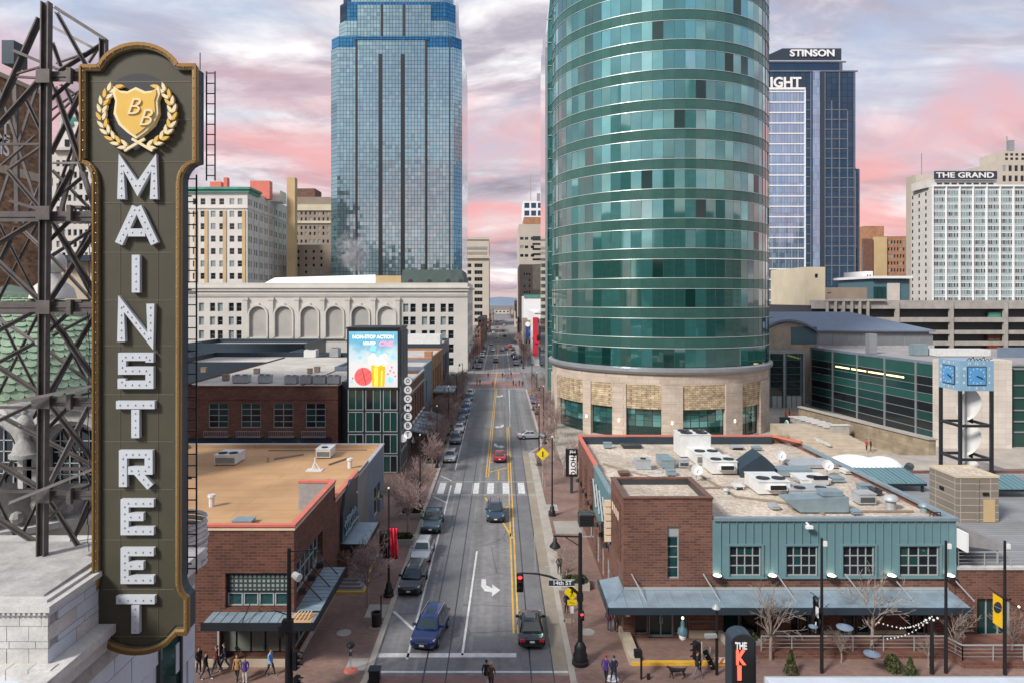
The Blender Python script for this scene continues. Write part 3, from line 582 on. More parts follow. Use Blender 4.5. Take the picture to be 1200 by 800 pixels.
part('antenna', 'grey_metal', b_, lambda b: (b.bar(W(622, 236, 650), W(622, 205, 650), .5), b.bar(W(631, 236, 650), W(631, 227, 650), 3, 3), b.bar(W(641, 236, 650), W(641, 224, 650), 1)))
b_ = simple('pink_office', 'pinkish office building with long horizontal window bands right of the street', 608, 680, 263, 500, 50, 'beige', (609.5, 615, 622), [278, 288, 298], 4.2, 3.4)
part('ribbon_window', 'glass_dark', b_, lambda b: [b.box(XA(624, 500), XA(678, 500), 499.85, 499.99, ZA(r+(5 if r == 277 else 2.2), 500), ZA(r, 500)) for r in (277, 285, 291, 297, 303)])
part('setback_storey', 'brick_orange', b_, lambda b: b.box(XA(614, 503), XA(676, 503), 503, 540, ZA(264, 500), ZA(254, 500)))
b_ = simple('tan_office', 'tan brick building with small paired windows below the pinkish office', 609, 680, 310, 420, 40, 'brown_stone', (613.5, 616.5, 619.5), [r for r in (320, 327, 334, 341, 348)], 2, 3)
part('blank_wall', 'stone_tan', b_, lambda b: b.box(XA(624, 420), XA(660, 420), 419.7, 419.98, ZA(340, 420), ZA(311, 420)))
b_ = simple('turret_building', 'narrow stepped grey building with white quoins at the far right end of the street', 603, 609, 352, 700, 30, 'brown_stone', (604,), (356, 362, 368), 1, 3)
b_ = simple('white_block', 'white block with a pale gabled front and a tall red banner', 626, 690, 366, 245, 60, 'white', (628.5, 633, 638), (373,), 3.4, 5.4, gms=GT, roof='roof_white', west=grid([2+6*i for i in range(9)], 3.4, [2, 7, 12], 3), z0=0)
part('gable', 'white', b_, lambda b: b.plate([(XA(626, 244.8), ZA(367, 245)), (XA(662, 244.8), ZA(367, 245)), (XA(641, 244.8), ZA(357, 245))], 244.6, 246))
part('glass_bay', 'glass_teal', b_, lambda b: (b.box(XA(632, 244.9), XA(660, 244.9), 244.6, 244.95, ZA(402, 245), ZA(382, 245)), b.box(XA(632, 244.9), XA(660, 244.9), 244.6, 244.95, ZA(427, 245), ZA(406, 245))))
part('red_banner', 'red_cloth', b_, lambda b: b.box(XA(624.5, 244), XA(630.5, 244), 244, 244.6, ZA(417, 244), ZA(372, 244)))
part('round_emblem', 'red_cloth', b_, lambda b: b.tube(W(629, 397, 243.9), W(629, 397, 243.5), 1.6, 1.6, 20))
part('emblem_plate', 'black', b_, lambda b: b.box(XA(629, 243.4), XA(634, 243.4), 243.2, 243.4, ZA(399, 243.4), ZA(393, 243.4)))
b_ = simple('flat_white_block', 'long white flat roofed block with a teal fascia beyond the gabled white block', 614, 680, 347, 330, 40, 'white', (), (), 1, 1, roof='roof_white')
part('teal_fascia', 'copper', b_, lambda b: b.box(XA(614, 330), XA(680, 330), 329.5, 329.98, ZA(349, 330), ZA(345.5, 330)))
b_ = simple('street_shop', 'narrow dark shopfront building with round hanging sign and blue banner beside the white gabled block', 615, 628, 375, 275, 30, 'brown_stone', (616, 619.5, 623), (382, 390, 398), 2, 5, west=grid([2+5*i for i in range(5)], 2.6, [3, 7, 11], 2.4))
part('blue_banner', 'paint_royal', b_, lambda b: b.box(XA(616.5, 273), XA(620, 273), 272.8, 273, ZA(398, 273), ZA(383, 273))); part('round_sign', 'white', b_, lambda b: b.tube(W(618.5, 380, 273), W(618.5, 380, 272.7), 1, 1, 16))
k = 0
for (l, r, tp, Y, m, side) in ((556, 563.5, 385, 290, 'brick_brown', 'left'), (560, 569, 372, 380, 'brown_stone', 'left'), (566, 574, 376, 480, 'brick_red', 'left'), (572, 578, 372, 700, 'brown_stone', 'left'), (609, 618, 380, 360, 'brick_red', 'right'), (604, 611, 374, 560, 'beige', 'right'), (599, 606, 371, 840, 'brick_brown', 'right')):
    lab = {290: 'low brown brick shop on the left just past the white terracotta theatre', 380: 'dull brown shop building on the left below the beige office', 480: 'red brick shop building on the left under the beige office far side', 700: 'small brown building closing the left side near the end of the street', 360: 'red brick shop building on the right before the tan office', 560: 'beige building low on the right near the stepped grey building', 840: 'farthest brown brick building on the right at the end of the street'}[Y]
    op = grid([1.5+5*i for i in range(9)], 2.6, [3, 7, 11], 2.2)
    simple('shop_building', lab, l, r, tp, Y, 50, m, (l+1, (l+r)/2), (tp+3, tp+8), (r-l)/2-1.6, 3, east=op if side == 'left' else (), west=op if side == 'right' else ())
def br(b):
    b.box(-40, 40, 1000, 1006, 7, 9.5); [b.box(x, x+2, 1001, 1005, 0, 7) for x in (-30, -15, 14, 30)]
t = thing('road_bridge', 'dark low bridge crossing the far end of the street', 'bridge', (0, 1000, 0)); part('span', 'concrete_dark', t, lambda b: b.box(-60, 60, 1000, 1006, 7, 9.5))
for x in (-32, -15, 14, 30): boxp('pier', 'concrete_dark', t, x, x+2, 1001, 1005, 0, 7)
for i, (x, y, w, h, m) in enumerate(((-60, 1060, 40, 13, 'brick_red'), (-10, 1080, 30, 8, 'beige'), (30, 1070, 36, 12, 'brick_brown'))):
    building('warehouse', ['red brick warehouse left of the bridge at the end of the street', 'pale low warehouse behind the bridge in the middle of the street end', 'brown warehouse right of the bridge at the end of the street'][i], x, x+w, y, y+30, h, m, grid([3+6*j for j in range(int(w/6)-1)], 3, [2, 7] if h > 10 else [2], 2.4))

# ---------------------------------------------------------------- right skyline
Y = 420; x0, x1 = XA(895, Y), XA(1007, Y)
sk = thing('dark_glass_skyscraper', 'dark blue glass skyscraper with pale grid lines and a lettered crown', 'skyscraper', ((x0+x1)/2, Y, 0))
zc1, zc2, zc3 = ZA(83, Y), ZA(69, Y), ZA(57, Y)
def pr(nm, m, l, r, y0, y1, z0, z1, ch): 
    a, b = XA(l, Y), XA(r, Y); return MB().prism([(a+ch, y0), (b-ch, y0), (b, y0+ch), (b, y1), (a, y1), (a, y0+ch)], z0, z1).build(nm, m, sk)
pr('tower_shaft', 'glass_stinson', 880, 1005, Y, Y+50, 0, zc1, 2.5); pr('shoulder', 'glass_stinson', 940, 1012, Y+3, Y+48, 0, ZA(197, Y), 1.5); pr('crown', 'glass_blue', 884, 995, Y+4, Y+46, zc1, zc2, 4)
MB().hexa([W(886, 71, Y+8), W(986, 71, Y+8), W(886, 71, Y+36), W(986, 71, Y+36), W(917, 57, Y+8), W(986, 57, Y+8), W(917, 57, Y+30), W(986, 57, Y+30)]).build('crown_top', 'navy', sk)
fit_text('lettering', 'STINSON', 53*Y/F, 8.5*Y/F, sk, W(952, 63, Y+7.6), m='white', ext=.3, off=.03)
fit_text('lettering', 'IGHT', 36*Y/F, 12.5*Y/F, sk, W(920.5, 97.5, Y-.5), m='white', ext=.3, off=.03)
pr('sign_band', 'navy', 880, 944, Y-.3, Y, ZA(104, Y), ZA(90, Y), .1)
for c in (1006,): pass
def mullion(nm, px, a, b, w=.55): boxp(nm, 'mullion_grey', sk, XA(px, Y)-w/2, XA(px, Y)+w/2, Y-.35, Y-.02, ZA(b, Y), ZA(a, Y))
for px, a in ((950, 83), (966.5, 85), (974.5, 118), (983.5, 83), (993, 130)): mullion('mullion', px, a, 335)
for i in range(17): py = 129+11.4*i; boxp('floor_band', 'mullion_grey', sk, XA(966.5, Y)+.28, XA(993 if py < 195 else 1003, Y), Y-.33, Y-.02, ZA(py+.5, Y), ZA(py-.5, Y))
for i in range(20): py = 118+11.2*i; boxp('floor_band', 'mullion_grey', sk, XA(944, Y), XA(950, Y), Y-.33, Y-.02, ZA(py+.5, Y), ZA(py-.5, Y))
for px, a in ((1002, 200), (1010, 290)): mullion('mullion', px, a, 335)
MB().box(XA(952, Y), XA(960, Y), Y-.9, Y-.02, 0, ZA(84, Y)).build('bay_strip', 'glass_light', sk); boxp('dark_strip', 'navy', sk, XA(960.5, Y), XA(966, Y), Y-.4, Y-.02, 0, ZA(85, Y))
for py, l, r in ((83.5, 884, 1005), (70, 888, 995)): boxp('crown_rail', 'mullion_grey', sk, XA(l, Y), XA(r, Y), Y-.5+(4 if py < 80 else 0), Y+.3+(4 if py < 80 else 0), ZA(py+1, Y), ZA(py-.5, Y))
# pale striped glass block in front
Y = 300; x0, x1 = XA(890, Y), XA(943, Y)
pb = thing('pale_glass_block', 'pale sky reflecting glass office block with white floor lines beside the green tower', 'building', ((x0+x1)/2, Y, 0))
MB().box(x0, x1, Y, Y+40, 0, ZA(105, Y)).build('wall', 'glass_light', pb)
for i in range(23): py = 108+12.2*i; boxp('floor_band', 'white', pb, x0-.1, x1+.15, Y-.3, Y+.3, ZA(py+.7, Y), ZA(py-.7, Y))
boxp('parapet', 'white', pb, x0, x1+.2, Y-.4, Y+40, ZA(105.5, Y), ZA(103, Y)); boxp('corner_fin', 'white', pb, x1-.1, x1+.35, Y-.35, Y+.5, 0, ZA(105.5, Y))
for k_ in range(1, 7): boxp('mullion', 'frame_grey', pb, x0+(x1-x0)*k_/7-.04, x0+(x1-x0)*k_/7+.04, Y-.2, Y-.02, 0, ZA(106, Y))
b_ = simple('stone_annex', 'plain tan stone annex between the pale glass block and the parking garage', 943, 967, 313, 240, 30, 'cream', (955,), (321,), 4, 5)
b_ = simple('podium_block', 'low pinkish podium block at the foot of the dark glass skyscraper', 967, 1016, 337, 262, 30, 'brown_stone', (969.5,), (343,), 5, 1.6)
b_ = simple('orange_hotel', 'orange brick hotel with a taller penthouse seen between the skyscraper and the white slab block', 1012, 1064, 277, 600, 60, 'brick_orange', ra(1040.5, 1058, 6), [282+8.2*i for i in range(8)], 2.2, 4)
part('penthouse', 'brick_orange', b_, lambda b: b.box(XA(1013, 610), XA(1036, 610), 610, 640, ZA(279, 600), ZA(265, 610))); part('left_wing', 'brick_brown', b_, lambda b: b.box(XA(1012, 597), XA(1023, 597), 597, 599.9, 0, ZA(280, 597)))
part('tan_pier', 'cream_tan', b_, lambda b: b.box(XA(1024, 598), XA(1039.5, 598), 598, 599.9, 0, ZA(278, 600)))
b_ = simple('curved_hall', 'small hall with dark glass front and white curved roof edge beyond the parking garage', 1023, 1066, 327, 290, 30, 'teal_dark', (), (), 1, 1)
part('roof_edge', 'white', b_, lambda b: b.box(XA(1021, 289), XA(1068, 289), 288, 322, ZA(326.5, 289), ZA(323.5, 289))); part('stone_panel', 'panel_white', b_, lambda b: b.box(XA(1040, 289.6), XA(1054, 289.6), 289.3, 289.95, 0, ZA(332, 289)))
part('window', 'glass_teal', b_, lambda b: [b.box(XA(1024+5*i, 289.7), XA(1028+5*i, 289.7), 289.6, 289.9, ZA(352, 289), ZA(336, 289)) for i in range(3)])
b_ = simple('white_slab_far', 'white narrow block standing between the skyscraper foot and the curved hall', 1014, 1023, 318, 320, 20, 'white', (1016, 1019), (322, 330, 338), 2, 5)
# the slab block with the roof sign
Y = 400; x0, x1 = XA(1092.5, Y), XA(1215, Y); zt = ZA(219, Y)
gs = thing('slab_block', 'wide pale slab block of blue green windows with a dark lettered sign on its roof', 'building', ((x0+x1)/2, Y, 0))
MB().prism([(x0, Y), (x1, Y), (x1, Y+22), (x0+1.0, Y+22)], 0, zt).build('wall', mat('slab_wall', (.40, .48, .49), .7), gs)
bw = 15.75*Y/F; nb = 8; fh = 8.35*Y/F
WIN['gb'] = []
for v in range(5):
    mb = MB(); n = 7; w = bw-1.1
    for i in range(n): mb.quad((w*i/n, 0, 0), (w*(i+1)/n-.12, 0, 0), (w*(i+1)/n-.12, 0, fh*.56), (w*i/n, 0, fh*.56), 1 if random.random() < (.12, .25, .3, .45, .6)[v] else 0)
    for i in range(n+1): mb.box(w*i/n-.12, w*i/n, -.08, .01, 0, fh*.56, 2)
    mb.box(0, w, -.1, .01, fh*.56, fh*.64, 2); WIN['gb'].append(mb.mesh('ribbon_window', ['glass_grand', 'glass_dark', 'white'] if 'glass_grand' in M else [mat('glass_grand', (.20, .30, .31), .15, .3, var=.25, vs=.15), M['glass_dark'], M['white']]))
for j in range(17):
    for i in range(nb):
        if x0+bw*i+bw > x1+1: continue
        inst('ribbon_window', random.choice(WIN['gb']), gs, (x0+bw*i+.75, Y-.04, zt-2.6-fh*(j+.45)))
for i in range(nb+1):
    if x0+bw*i < x1: boxp('white_fin', 'white', gs, x0+bw*i-.35, x0+bw*i+.35, Y-.9, Y-.01, 0, zt)
boxp('roof_edge', 'white', gs, x0-.4, x1, Y-1, Y+.5, zt, zt+1)
def sd_(b):
    for j in range(17):
        z = zt-2.6-fh*(j+.45)
        for i in range(3): b.quad((x0-.03+.0455*(1+7*i), Y+1+7*i+5.4, z), (x0-.03+.0455*(1+7*i), Y+1+7*i, z), (x0-.03, Y+1+7*i, z+fh*.5), (x0-.03+.0455*(7*i), Y+1+7*i+5.4, z+fh*.5))
MB().prism([(x0+.97, Y+21.9), (x0+.0, Y-.02), (x0-.04, Y+.1), (x0+.93, Y+21.9)], 0, zt-.3).build('side_wall', 'cream_white', gs)
SDW = MB().box(0, 5.2, -.05, .02, 0, fh*.5).mesh('window', 'glass_dark')
for j in range(17):
    for i in range(3): inst('window', SDW, gs, (x0-.1+.0455*(6.6+7*i), Y+6.9+7*i, zt-2.6-fh*(j+.45)), R(-90)+.0455)
MB().box(XA(1073, Y+23), XA(1094, Y+23), Y+23, Y+33, 0, ZA(205, Y+23)).build('stair_slab', 'beige', gs)
boxp('penthouse', 'cream_white', gs, XA(1086, Y+3), XA(1168, Y+3), Y+3, Y+18, zt, ZA(211, Y+3))
for i in range(8): boxp('window', 'glass_teal', gs, XA(1098+8.6*i, Y+2.9), XA(1104+8.6*i, Y+2.9), Y+2.85, Y+2.98, ZA(217.5, Y+3), ZA(214.5, Y+3))
sg = boxp('roof_sign', 'navy', gs, XA(1094.5, Y+2), XA(1167.5, Y+2), Y+1.2, Y+2, ZA(210.5, Y+2), ZA(201, Y+2))
fit_text('lettering', 'THE GRAND', 68*Y/F, 6.4*Y/F, sg, W(1131, 205.8, Y+1.1), m='white', ext=.1, off=.02)
part('antenna', 'grey_metal', gs, lambda b: b.bar(W(1080, 206, Y+30), W(1080, 180, Y+30), .35))
b_ = simple('old_stone_tower', 'old pale stone tower rising behind the slab block at the right edge', 1172, 1230, 188, 520, 40, 'beige', (1175, 1182, 1189, 1196, 1204), (194, 206), 4, 7)
b2 = part('upper_storey', 'beige', b_, lambda b: b.box(XA(1175.5, 524), XA(1228, 524), 524, 550, ZA(190, 524), ZA(177, 524)))
[boxp('window', 'glass_dark', b_, XA(p, 523.9), XA(p+3, 523.9), 523.8, 523.95, ZA(q+2.6, 524), ZA(q, 524)) for p in (1178, 1184, 1190, 1197) for q in (180, 185)]
part('roof_mast', 'grey_metal', b_, lambda b: (b.bar(W(1184, 177, 530), W(1184, 165, 530), 3.6, 3.6), b.bar(W(1180, 177, 530), W(1180, 160, 530), .5)))

# ---- unseen blocks added behind the viewer to put dark reflections into the glass towers
brickmat('reflection_wall', (.035, .04, .045), (.06, .06, .06), (.17, .15, .13), 2.6, 3.4, .75, .6, off=0, var=.2)
for (x0, x1, y, d, h, k) in ((-330, -262, -150, 50, 60, 0), (-200, -152, -60, 40, 120, 1), (-150, -104, -170, 40, 70, 0), (-92, -30, -175, 40, 48, 0), (-20, 34, -150, 40, 92, 1), (44, 88, -150, 40, 58, 0), (98, 160, -165, 40, 104, 1), (175, 260, -140, 50, 66, 0), (275, 350, -120, 50, 84, 0), (-330, -280, 0, 60, 62, 0), (300, 340, -20, 80, 70, 0)):
    t = thing('reflection_block', 'unseen dark block added for the glass towers to mirror, %s from the west' % ORD[len([o for o in bpy.data.objects if o.name.startswith('reflection_block')])], 'building', ((x0+x1)/2, y, 0), 'unseen blocks added for the glass towers to mirror')
    boxp('wall', 'reflection_wall', t, x0, x1, y, y+d, 0, h); w = x1-x0; boxp('roof_storey', 'reflection_wall', t, x0+w*.3, x1-w*.3, y+d*.3, y+d*.7, h, h+7)
    if k: boxp('setback', 'reflection_wall', t, x0+w*.2, x1-w*.35, y+d*.2, y+d*.8, h, h+22); part('spire', 'reflection_wall', t, lambda b: b.lathe([(5, h+22), (3.5, h+34), (1, h+46), (0, h+52)], (x0+w*.42, y+d*.5, 0), 8))
# ================================================================ round green glass tower
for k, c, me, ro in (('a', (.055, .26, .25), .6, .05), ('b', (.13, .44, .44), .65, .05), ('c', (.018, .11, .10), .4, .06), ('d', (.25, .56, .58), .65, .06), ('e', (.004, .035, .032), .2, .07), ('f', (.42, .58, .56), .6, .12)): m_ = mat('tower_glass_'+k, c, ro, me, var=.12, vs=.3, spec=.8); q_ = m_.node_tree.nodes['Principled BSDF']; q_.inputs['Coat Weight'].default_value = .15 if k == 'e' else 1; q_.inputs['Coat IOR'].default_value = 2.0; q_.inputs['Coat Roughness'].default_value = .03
mat('spandrel', (.055, .15, .13), .16, .35, var=.12, vs=.5); mat('tower_rail', (.46, .54, .52), .4, .4, var=.05)
cx, cy, rr = 31., 135., 20.6
tw = thing('round_glass_tower', 'huge round green glass tower on a drum base of pale stone', 'skyscraper', (cx, cy, 0))
NP = 72
def cp(a, r, z): return (cx+r*math.cos(a), cy+r*math.sin(a), z)
def ang_px(px):
    m = (px-CX)/F; A = 1+m*m; B = -2*(cx*m+cy); C_ = cx*cx+cy*cy-rr*rr; D = max(B*B-4*A*C_, 0); y = (-B-math.sqrt(D))/(2*A); x = m*y; a = math.atan2(y-cy, x-cx); return a-2*PI if a > PI/2 else a
def cyl(r, z0, z1, n=96): return MB().lathe([(r, z0), (r, z1)], (cx, cy, 0), n)
MB().lathe([(0, 0), (rr-1.2, 0), (rr-1.2, 12), (rr-.35, 12), (rr-.35, 92), (0, 92)], (cx, cy, 0), 72).build('core', 'glass_dark', tw)
da = 2*PI/NP; vis = []
view = math.atan2(-cy, -cx)
for j in range(16):
    zb = 12.5+5.0*j
    for i in range(NP):
        a = (i+.5)*da; d = (a-view+PI) % (2*PI)-PI
        n_ = Vector((math.cos(a), math.sin(a))); p = Vector((cx, cy))+n_*rr; c_ = -n_.dot(p.normalized())
        vis.append((c_ if zb < 76 else c_-1, j, i))
vis.sort(reverse=True)
w = 2*rr*math.sin(da/2)-.05
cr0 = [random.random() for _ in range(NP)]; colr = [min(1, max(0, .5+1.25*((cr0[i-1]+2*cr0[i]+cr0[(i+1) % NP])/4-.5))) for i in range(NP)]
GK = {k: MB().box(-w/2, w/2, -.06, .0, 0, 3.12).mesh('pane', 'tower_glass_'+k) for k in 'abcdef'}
SP = MB().box(-w/2, w/2, -.05, .02, 0, 1.70).mesh('spandrel_panel', 'spandrel')
def pick(j, i):  # reflections put into the tints: darker low floors, paler column runs above
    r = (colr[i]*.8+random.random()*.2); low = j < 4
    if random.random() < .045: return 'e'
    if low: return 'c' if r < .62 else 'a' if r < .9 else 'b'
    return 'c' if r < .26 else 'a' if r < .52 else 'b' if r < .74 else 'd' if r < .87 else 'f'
rest = {k: MB() for k in 'abcdef'}; rs = MB()
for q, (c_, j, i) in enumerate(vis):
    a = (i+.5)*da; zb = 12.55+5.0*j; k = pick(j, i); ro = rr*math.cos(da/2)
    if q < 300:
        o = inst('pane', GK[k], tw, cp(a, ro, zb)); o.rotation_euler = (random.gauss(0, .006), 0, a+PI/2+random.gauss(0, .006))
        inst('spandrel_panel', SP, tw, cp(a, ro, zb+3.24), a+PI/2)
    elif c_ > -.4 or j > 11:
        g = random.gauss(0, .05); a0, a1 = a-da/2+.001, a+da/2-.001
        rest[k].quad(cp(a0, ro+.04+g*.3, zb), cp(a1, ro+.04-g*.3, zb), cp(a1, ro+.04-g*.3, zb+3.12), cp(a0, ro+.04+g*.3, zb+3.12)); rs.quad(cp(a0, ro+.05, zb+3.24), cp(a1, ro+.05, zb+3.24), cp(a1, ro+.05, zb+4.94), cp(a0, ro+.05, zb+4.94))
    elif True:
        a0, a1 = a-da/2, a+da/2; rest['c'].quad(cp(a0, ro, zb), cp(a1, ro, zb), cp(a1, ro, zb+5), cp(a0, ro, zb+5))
allm = MB()
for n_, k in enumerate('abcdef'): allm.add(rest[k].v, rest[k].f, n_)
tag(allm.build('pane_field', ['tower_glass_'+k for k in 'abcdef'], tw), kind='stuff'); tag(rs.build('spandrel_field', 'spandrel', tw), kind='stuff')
for j in range(16):
    for z in (12.5+5*j+3.13, 12.5+5*j+4.93): MB().lathe([(rr-.2, z), (rr+.12, z), (rr+.10, z+.09), (rr-.2, z+.09)], (cx, cy, 0), 96).build('floor_rail', 'tower_rail', tw, 60)
mb = MB()
for i in range(NP): a = i*da; mb.bar(cp(a, rr+.01, 12.5), cp(a, rr+.01, 92), .09)
tag(mb.build('mullions', 'spandrel', tw), kind='stuff')
# drum base: cornice, frieze, pilasters, rough stone panels, green windows
MB().lathe([(rr-.2, 11.3), (rr+.35, 11.3), (rr+.75, 11.75), (rr+.75, 12.25), (rr+.2, 12.45), (rr-.3, 12.45)], (cx, cy, 0), 96).build('cornice', 'grey_metal', tw, 40)
cyl(rr-.02, 9.55, 11.3).build('frieze', 'ashlar', tw, 60)
def seg(a0, a1, r0, r1, z0, z1, n=None):
    n = n or max(2, int(abs(a1-a0)/.05)); mb = MB(); v = []
    for i in range(n+1):
        a = a0+(a1-a0)*i/n; v += [cp(a, r0, z0), cp(a, r1, z0), cp(a, r1, z1), cp(a, r0, z1)]
    f = [[4*i+k, 4*i+(k+1) % 4, 4*i+4+(k+1) % 4, 4*i+4+k] for i in range(n) for k in range(4)]+[[3, 2, 1, 0], [4*n, 4*n+1, 4*n+2, 4*n+3]]
    f = [x[::-1] for x in f]
    return mb.add(v, f)
bays = [(654, 684), (693, 718), (734, 775), (800, 850), (869, 890)]
eds = [645.6]+[x for b in bays for x in b]+[899.8]
for i in range(0, len(eds)-1, 2):
    a0, a1 = ang_px(eds[i]), ang_px(eds[i+1]); 
    for q in range(6): seg(a0, a1, rr-.5, rr+(.22 if q % 2 else .21), .13+1.57*q, .13+1.57*q+1.54).build('pilaster_block', 'ashlar', tw)
    am = (a0+a1)/2
    if 1 < i < 9: part('wall_lamp', 'lamp_lit', tw, lambda b: b.tube(cp(am, rr+.3, 3.0), cp(am, rr+.3, 3.5), .14, .1))
for (l, r) in bays:
    a0, a1 = ang_px(l), ang_px(r); seg(a0, a1, rr-.6, rr-.02, 5.4, 9.55).build('rough_stone_panel', 'rubble', tw)
    wn_ = seg(a0, a1, rr-.75, rr-.65, .3, 5.4).build('window', 'frame_dark', tw); nc = 5 if r-l > 45 else 4 if r-l > 28 else 3
    for i in range(nc):
        for q in range(5):
            b0 = a0+(a1-a0)*(i+.05)/nc; b1 = a0+(a1-a0)*(i+.95)/nc; seg(b0, b1, rr-.66, rr-.6-.004*random.random(), .4+q*1.0, 1.34+q*1.0, 2).build('pane', 'tower_glass_'+(random.choice('ee') if q < 2 else random.choice('bca')), wn_)
    seg(a0, a1, rr-.9, rr, .0, .3).build('window_plinth', 'concrete', tw)
ab = ang_px(899.8); seg(ab, ab+3.5, rr-.5, rr+.02, .1, 9.55, 40).build('rear_wall', 'ashlar', tw)
# taller slab behind its left side, rounded at the top
pts = [(10.2, 0), (26, 0), (26, 108)]+[(22-11.8*math.sin(R(a)), 80+28*math.cos(R(a))) for a in range(8, 91, 8)]
MB().plate(pts, 147, 172).build('rear_slab', 'tower_glass_a', tw)
MB().box(9.75, 10.2, 146.7, 147.4, 0, 78).build('corner_column', 'grey_metal', tw)
for j in range(18): boxp('floor_rail', 'tower_rail', tw, 9.9, 26, 146.85, 147.05, 4+5*j, 4.15+5*j) if 4+5*j < 86 else None

# ================================================================ brick and teal corner block on the right
rb = thing('corner_bar_building', 'brown brick and teal clad corner building with a gravel roof full of machines', 'building', (20, 48, 0))
BX0, BX1, BY0, BY1, RZ, PZ = 8.7, 32.0, 48.0, 75.7, 8.0, 8.65
u = lambda px: XA(px, BY0)
TX = u(835)
MB().quad((BX0, BY0, RZ), (BX1, BY0, RZ), (BX1, BY1, RZ), (BX0, BY1, RZ)).build('roof', 'roof_gravel', rb)
# upper front brick under the teal, tower front
wops = []
mb = MB(); facade(mb, (TX, BY0), (BX1, BY0), 3.35, 4.5); facade(mb, (BX1, BY0), (BX1, BY1), 0, PZ); facade(mb, (BX1, BY1), (BX0, BY1), 0, PZ)
sl = (u(782)-BX0, u(796)-BX0, ZA(678, BY0), ZA(616, BY0)); facade(mb, (BX0, BY0), (TX, BY0), 3.35, 9.95, [sl], .3)
facade(mb, (BX0+.0, 53.5), (BX0, BY0), 3.2, 9.95); facade(mb, (TX, BY0), (TX, 53.5), RZ, 9.95); facade(mb, (TX, 53.5), (BX0, 53.5), RZ, 9.95)
# west side, brick rear half with three tall windows, lower brick
wo = [(1.2+4.1*i, 3.4+4.1*i, 1.2, 6.9) for i in range(3)]
facade(mb, (BX0, BY1), (BX0, 62.7), 0, PZ, wo, .35); facade(mb, (BX0, 62.7), (BX0, 53.5), 0, 4.6, [(.6+2.9*i, 2.6+2.9*i, .3, 3.1) for i in range(3)], .3); facade(mb, (BX0, 53.5), (BX0, 49.2), 0, 3.2, [(1, 3, .3, 3.0)], .3)
mb.build('wall', 'brick_brown', rb); 
[pane_window(rb, (BX0, BY1), (BX0, 62.7), o, .35, 2, 5, .08, 'frame_dark', ('glass_dark', 'glass_teal')) for o in wo]
[pane_window(rb, (BX0, 62.7), (BX0, 53.5), (.6+2.9*i, 2.6+2.9*i, .3, 3.1), .3, 2, 2, .08, 'frame_grey', ('glass_dark', 'glass_teal')) for i in range(3)]
boxp('window_head_panel', 'frame_grey', rb, u(782), u(796), BY0+.16, BY0+.24, ZA(628.5, BY0), ZA(616, BY0)-.02)
pane_window(rb, (BX0, BY0), (TX, BY0), (sl[0], sl[1], sl[2], ZA(628.5, BY0)), .3, 1, 4, .07, 'frame_grey', ('glass_dark', 'glass_teal'))
MB().quad((BX0+.35, BY0+.35, 9.55), (TX-.3, BY0+.35, 9.55), (TX-.3, 53.2, 9.55), (BX0+.35, 53.2, 9.55)).build('tower_roof', 'roof_gravel', rb)
def ringc(b, x0, x1, y0, y1, z0, z1, t): b.box(x0, x1, y0, y0+t, z0, z1); b.box(x0, x1, y1-t, y1, z0, z1); b.box(x0, x0+t, y0+t, y1-t, z0, z1); b.box(x1-t, x1, y0+t, y1-t, z0, z1)
part('tower_coping', 'brick_red', rb, lambda b: ringc(b, BX0-.06, TX+.06, BY0-.06, 53.56, 9.95, 10.08, .4))
part('tower_inner_parapet', 'frame_dark', rb, lambda b: ringc(b, BX0+.3, TX-.28, BY0+.3, 53.24, 9.5, 9.94, .06))
part('coping', 'coping_red', rb, lambda b: (b.box(BX0-.08, BX0+.32, 62.7, BY1, PZ, PZ+.16), b.box(BX0-.08, 30.2, BY1-.32, BY1+.08, PZ+.162, PZ+.3), b.bar((30.2, BY1, PZ+.2), (31.9, BY1-3.5, PZ+.2), .35, .16)))
part('inner_parapet', 'navy', rb, lambda b: (b.box(BX0+.32, 30, BY1-.42, BY1-.33, RZ, PZ+.15), b.box(BX0+.33, BX0+.42, 62.7, BY1-.45, RZ, PZ)))
# teal standing-seam cladding: every panel is a piece
TP = {}
def panels(p0, p1, z0, z1, holes, w=.56):
    p0 = Vector((*p0, 0)); p1 = Vector((*p1, 0)); L = (p1-p0).length; d = (p1-p0)/L; rz = math.atan2(d.y, d.x); n = round(L/w); w = L/n
    for i in range(n):
        zz = [(z0, z1)]
        for (a, b, c, e) in holes:
            if a < (i+.5)*w < b: zz = [(z0, c), (e, z1)]
        for (a, b) in zz:
            if b-a < .05: continue
            k = (round(w, 3), round(a, 2), round(b, 2))
            if k not in TP: m_ = MB(); m_.box(.0, w-.05, -.04, .1, a, b); m_.box(w-.05, w, -.12, .1, a, b); TP[k] = m_.mesh('wall_panel', 'teal')
            inst('wall_panel', TP[k], rb, p0+d*w*i, rz)
TW = [(u(l)-TX, u(r)-TX, ZA(674.5, BY0), ZA(638.5, BY0)) for l, r in ((849.5, 892.5), (918.5, 961.5), (986.5, 1028.5), (1053.5, 1096.5))]
nW = .5595; Lf = BX1-TX; nn = round(Lf/.56); wv = Lf/nn
TWs = [(round(a/wv)*wv, round(b/wv)*wv, c, d) for a, b, c, d in TW]
panels((TX, BY0), (BX1, BY0), 4.5, 8.45, TWs)
MB().box(TX+.02, BX1-.02, BY0+.3, BY0+.5, 4.5, 8.4).build('wall_backing', 'teal_dark', rb)
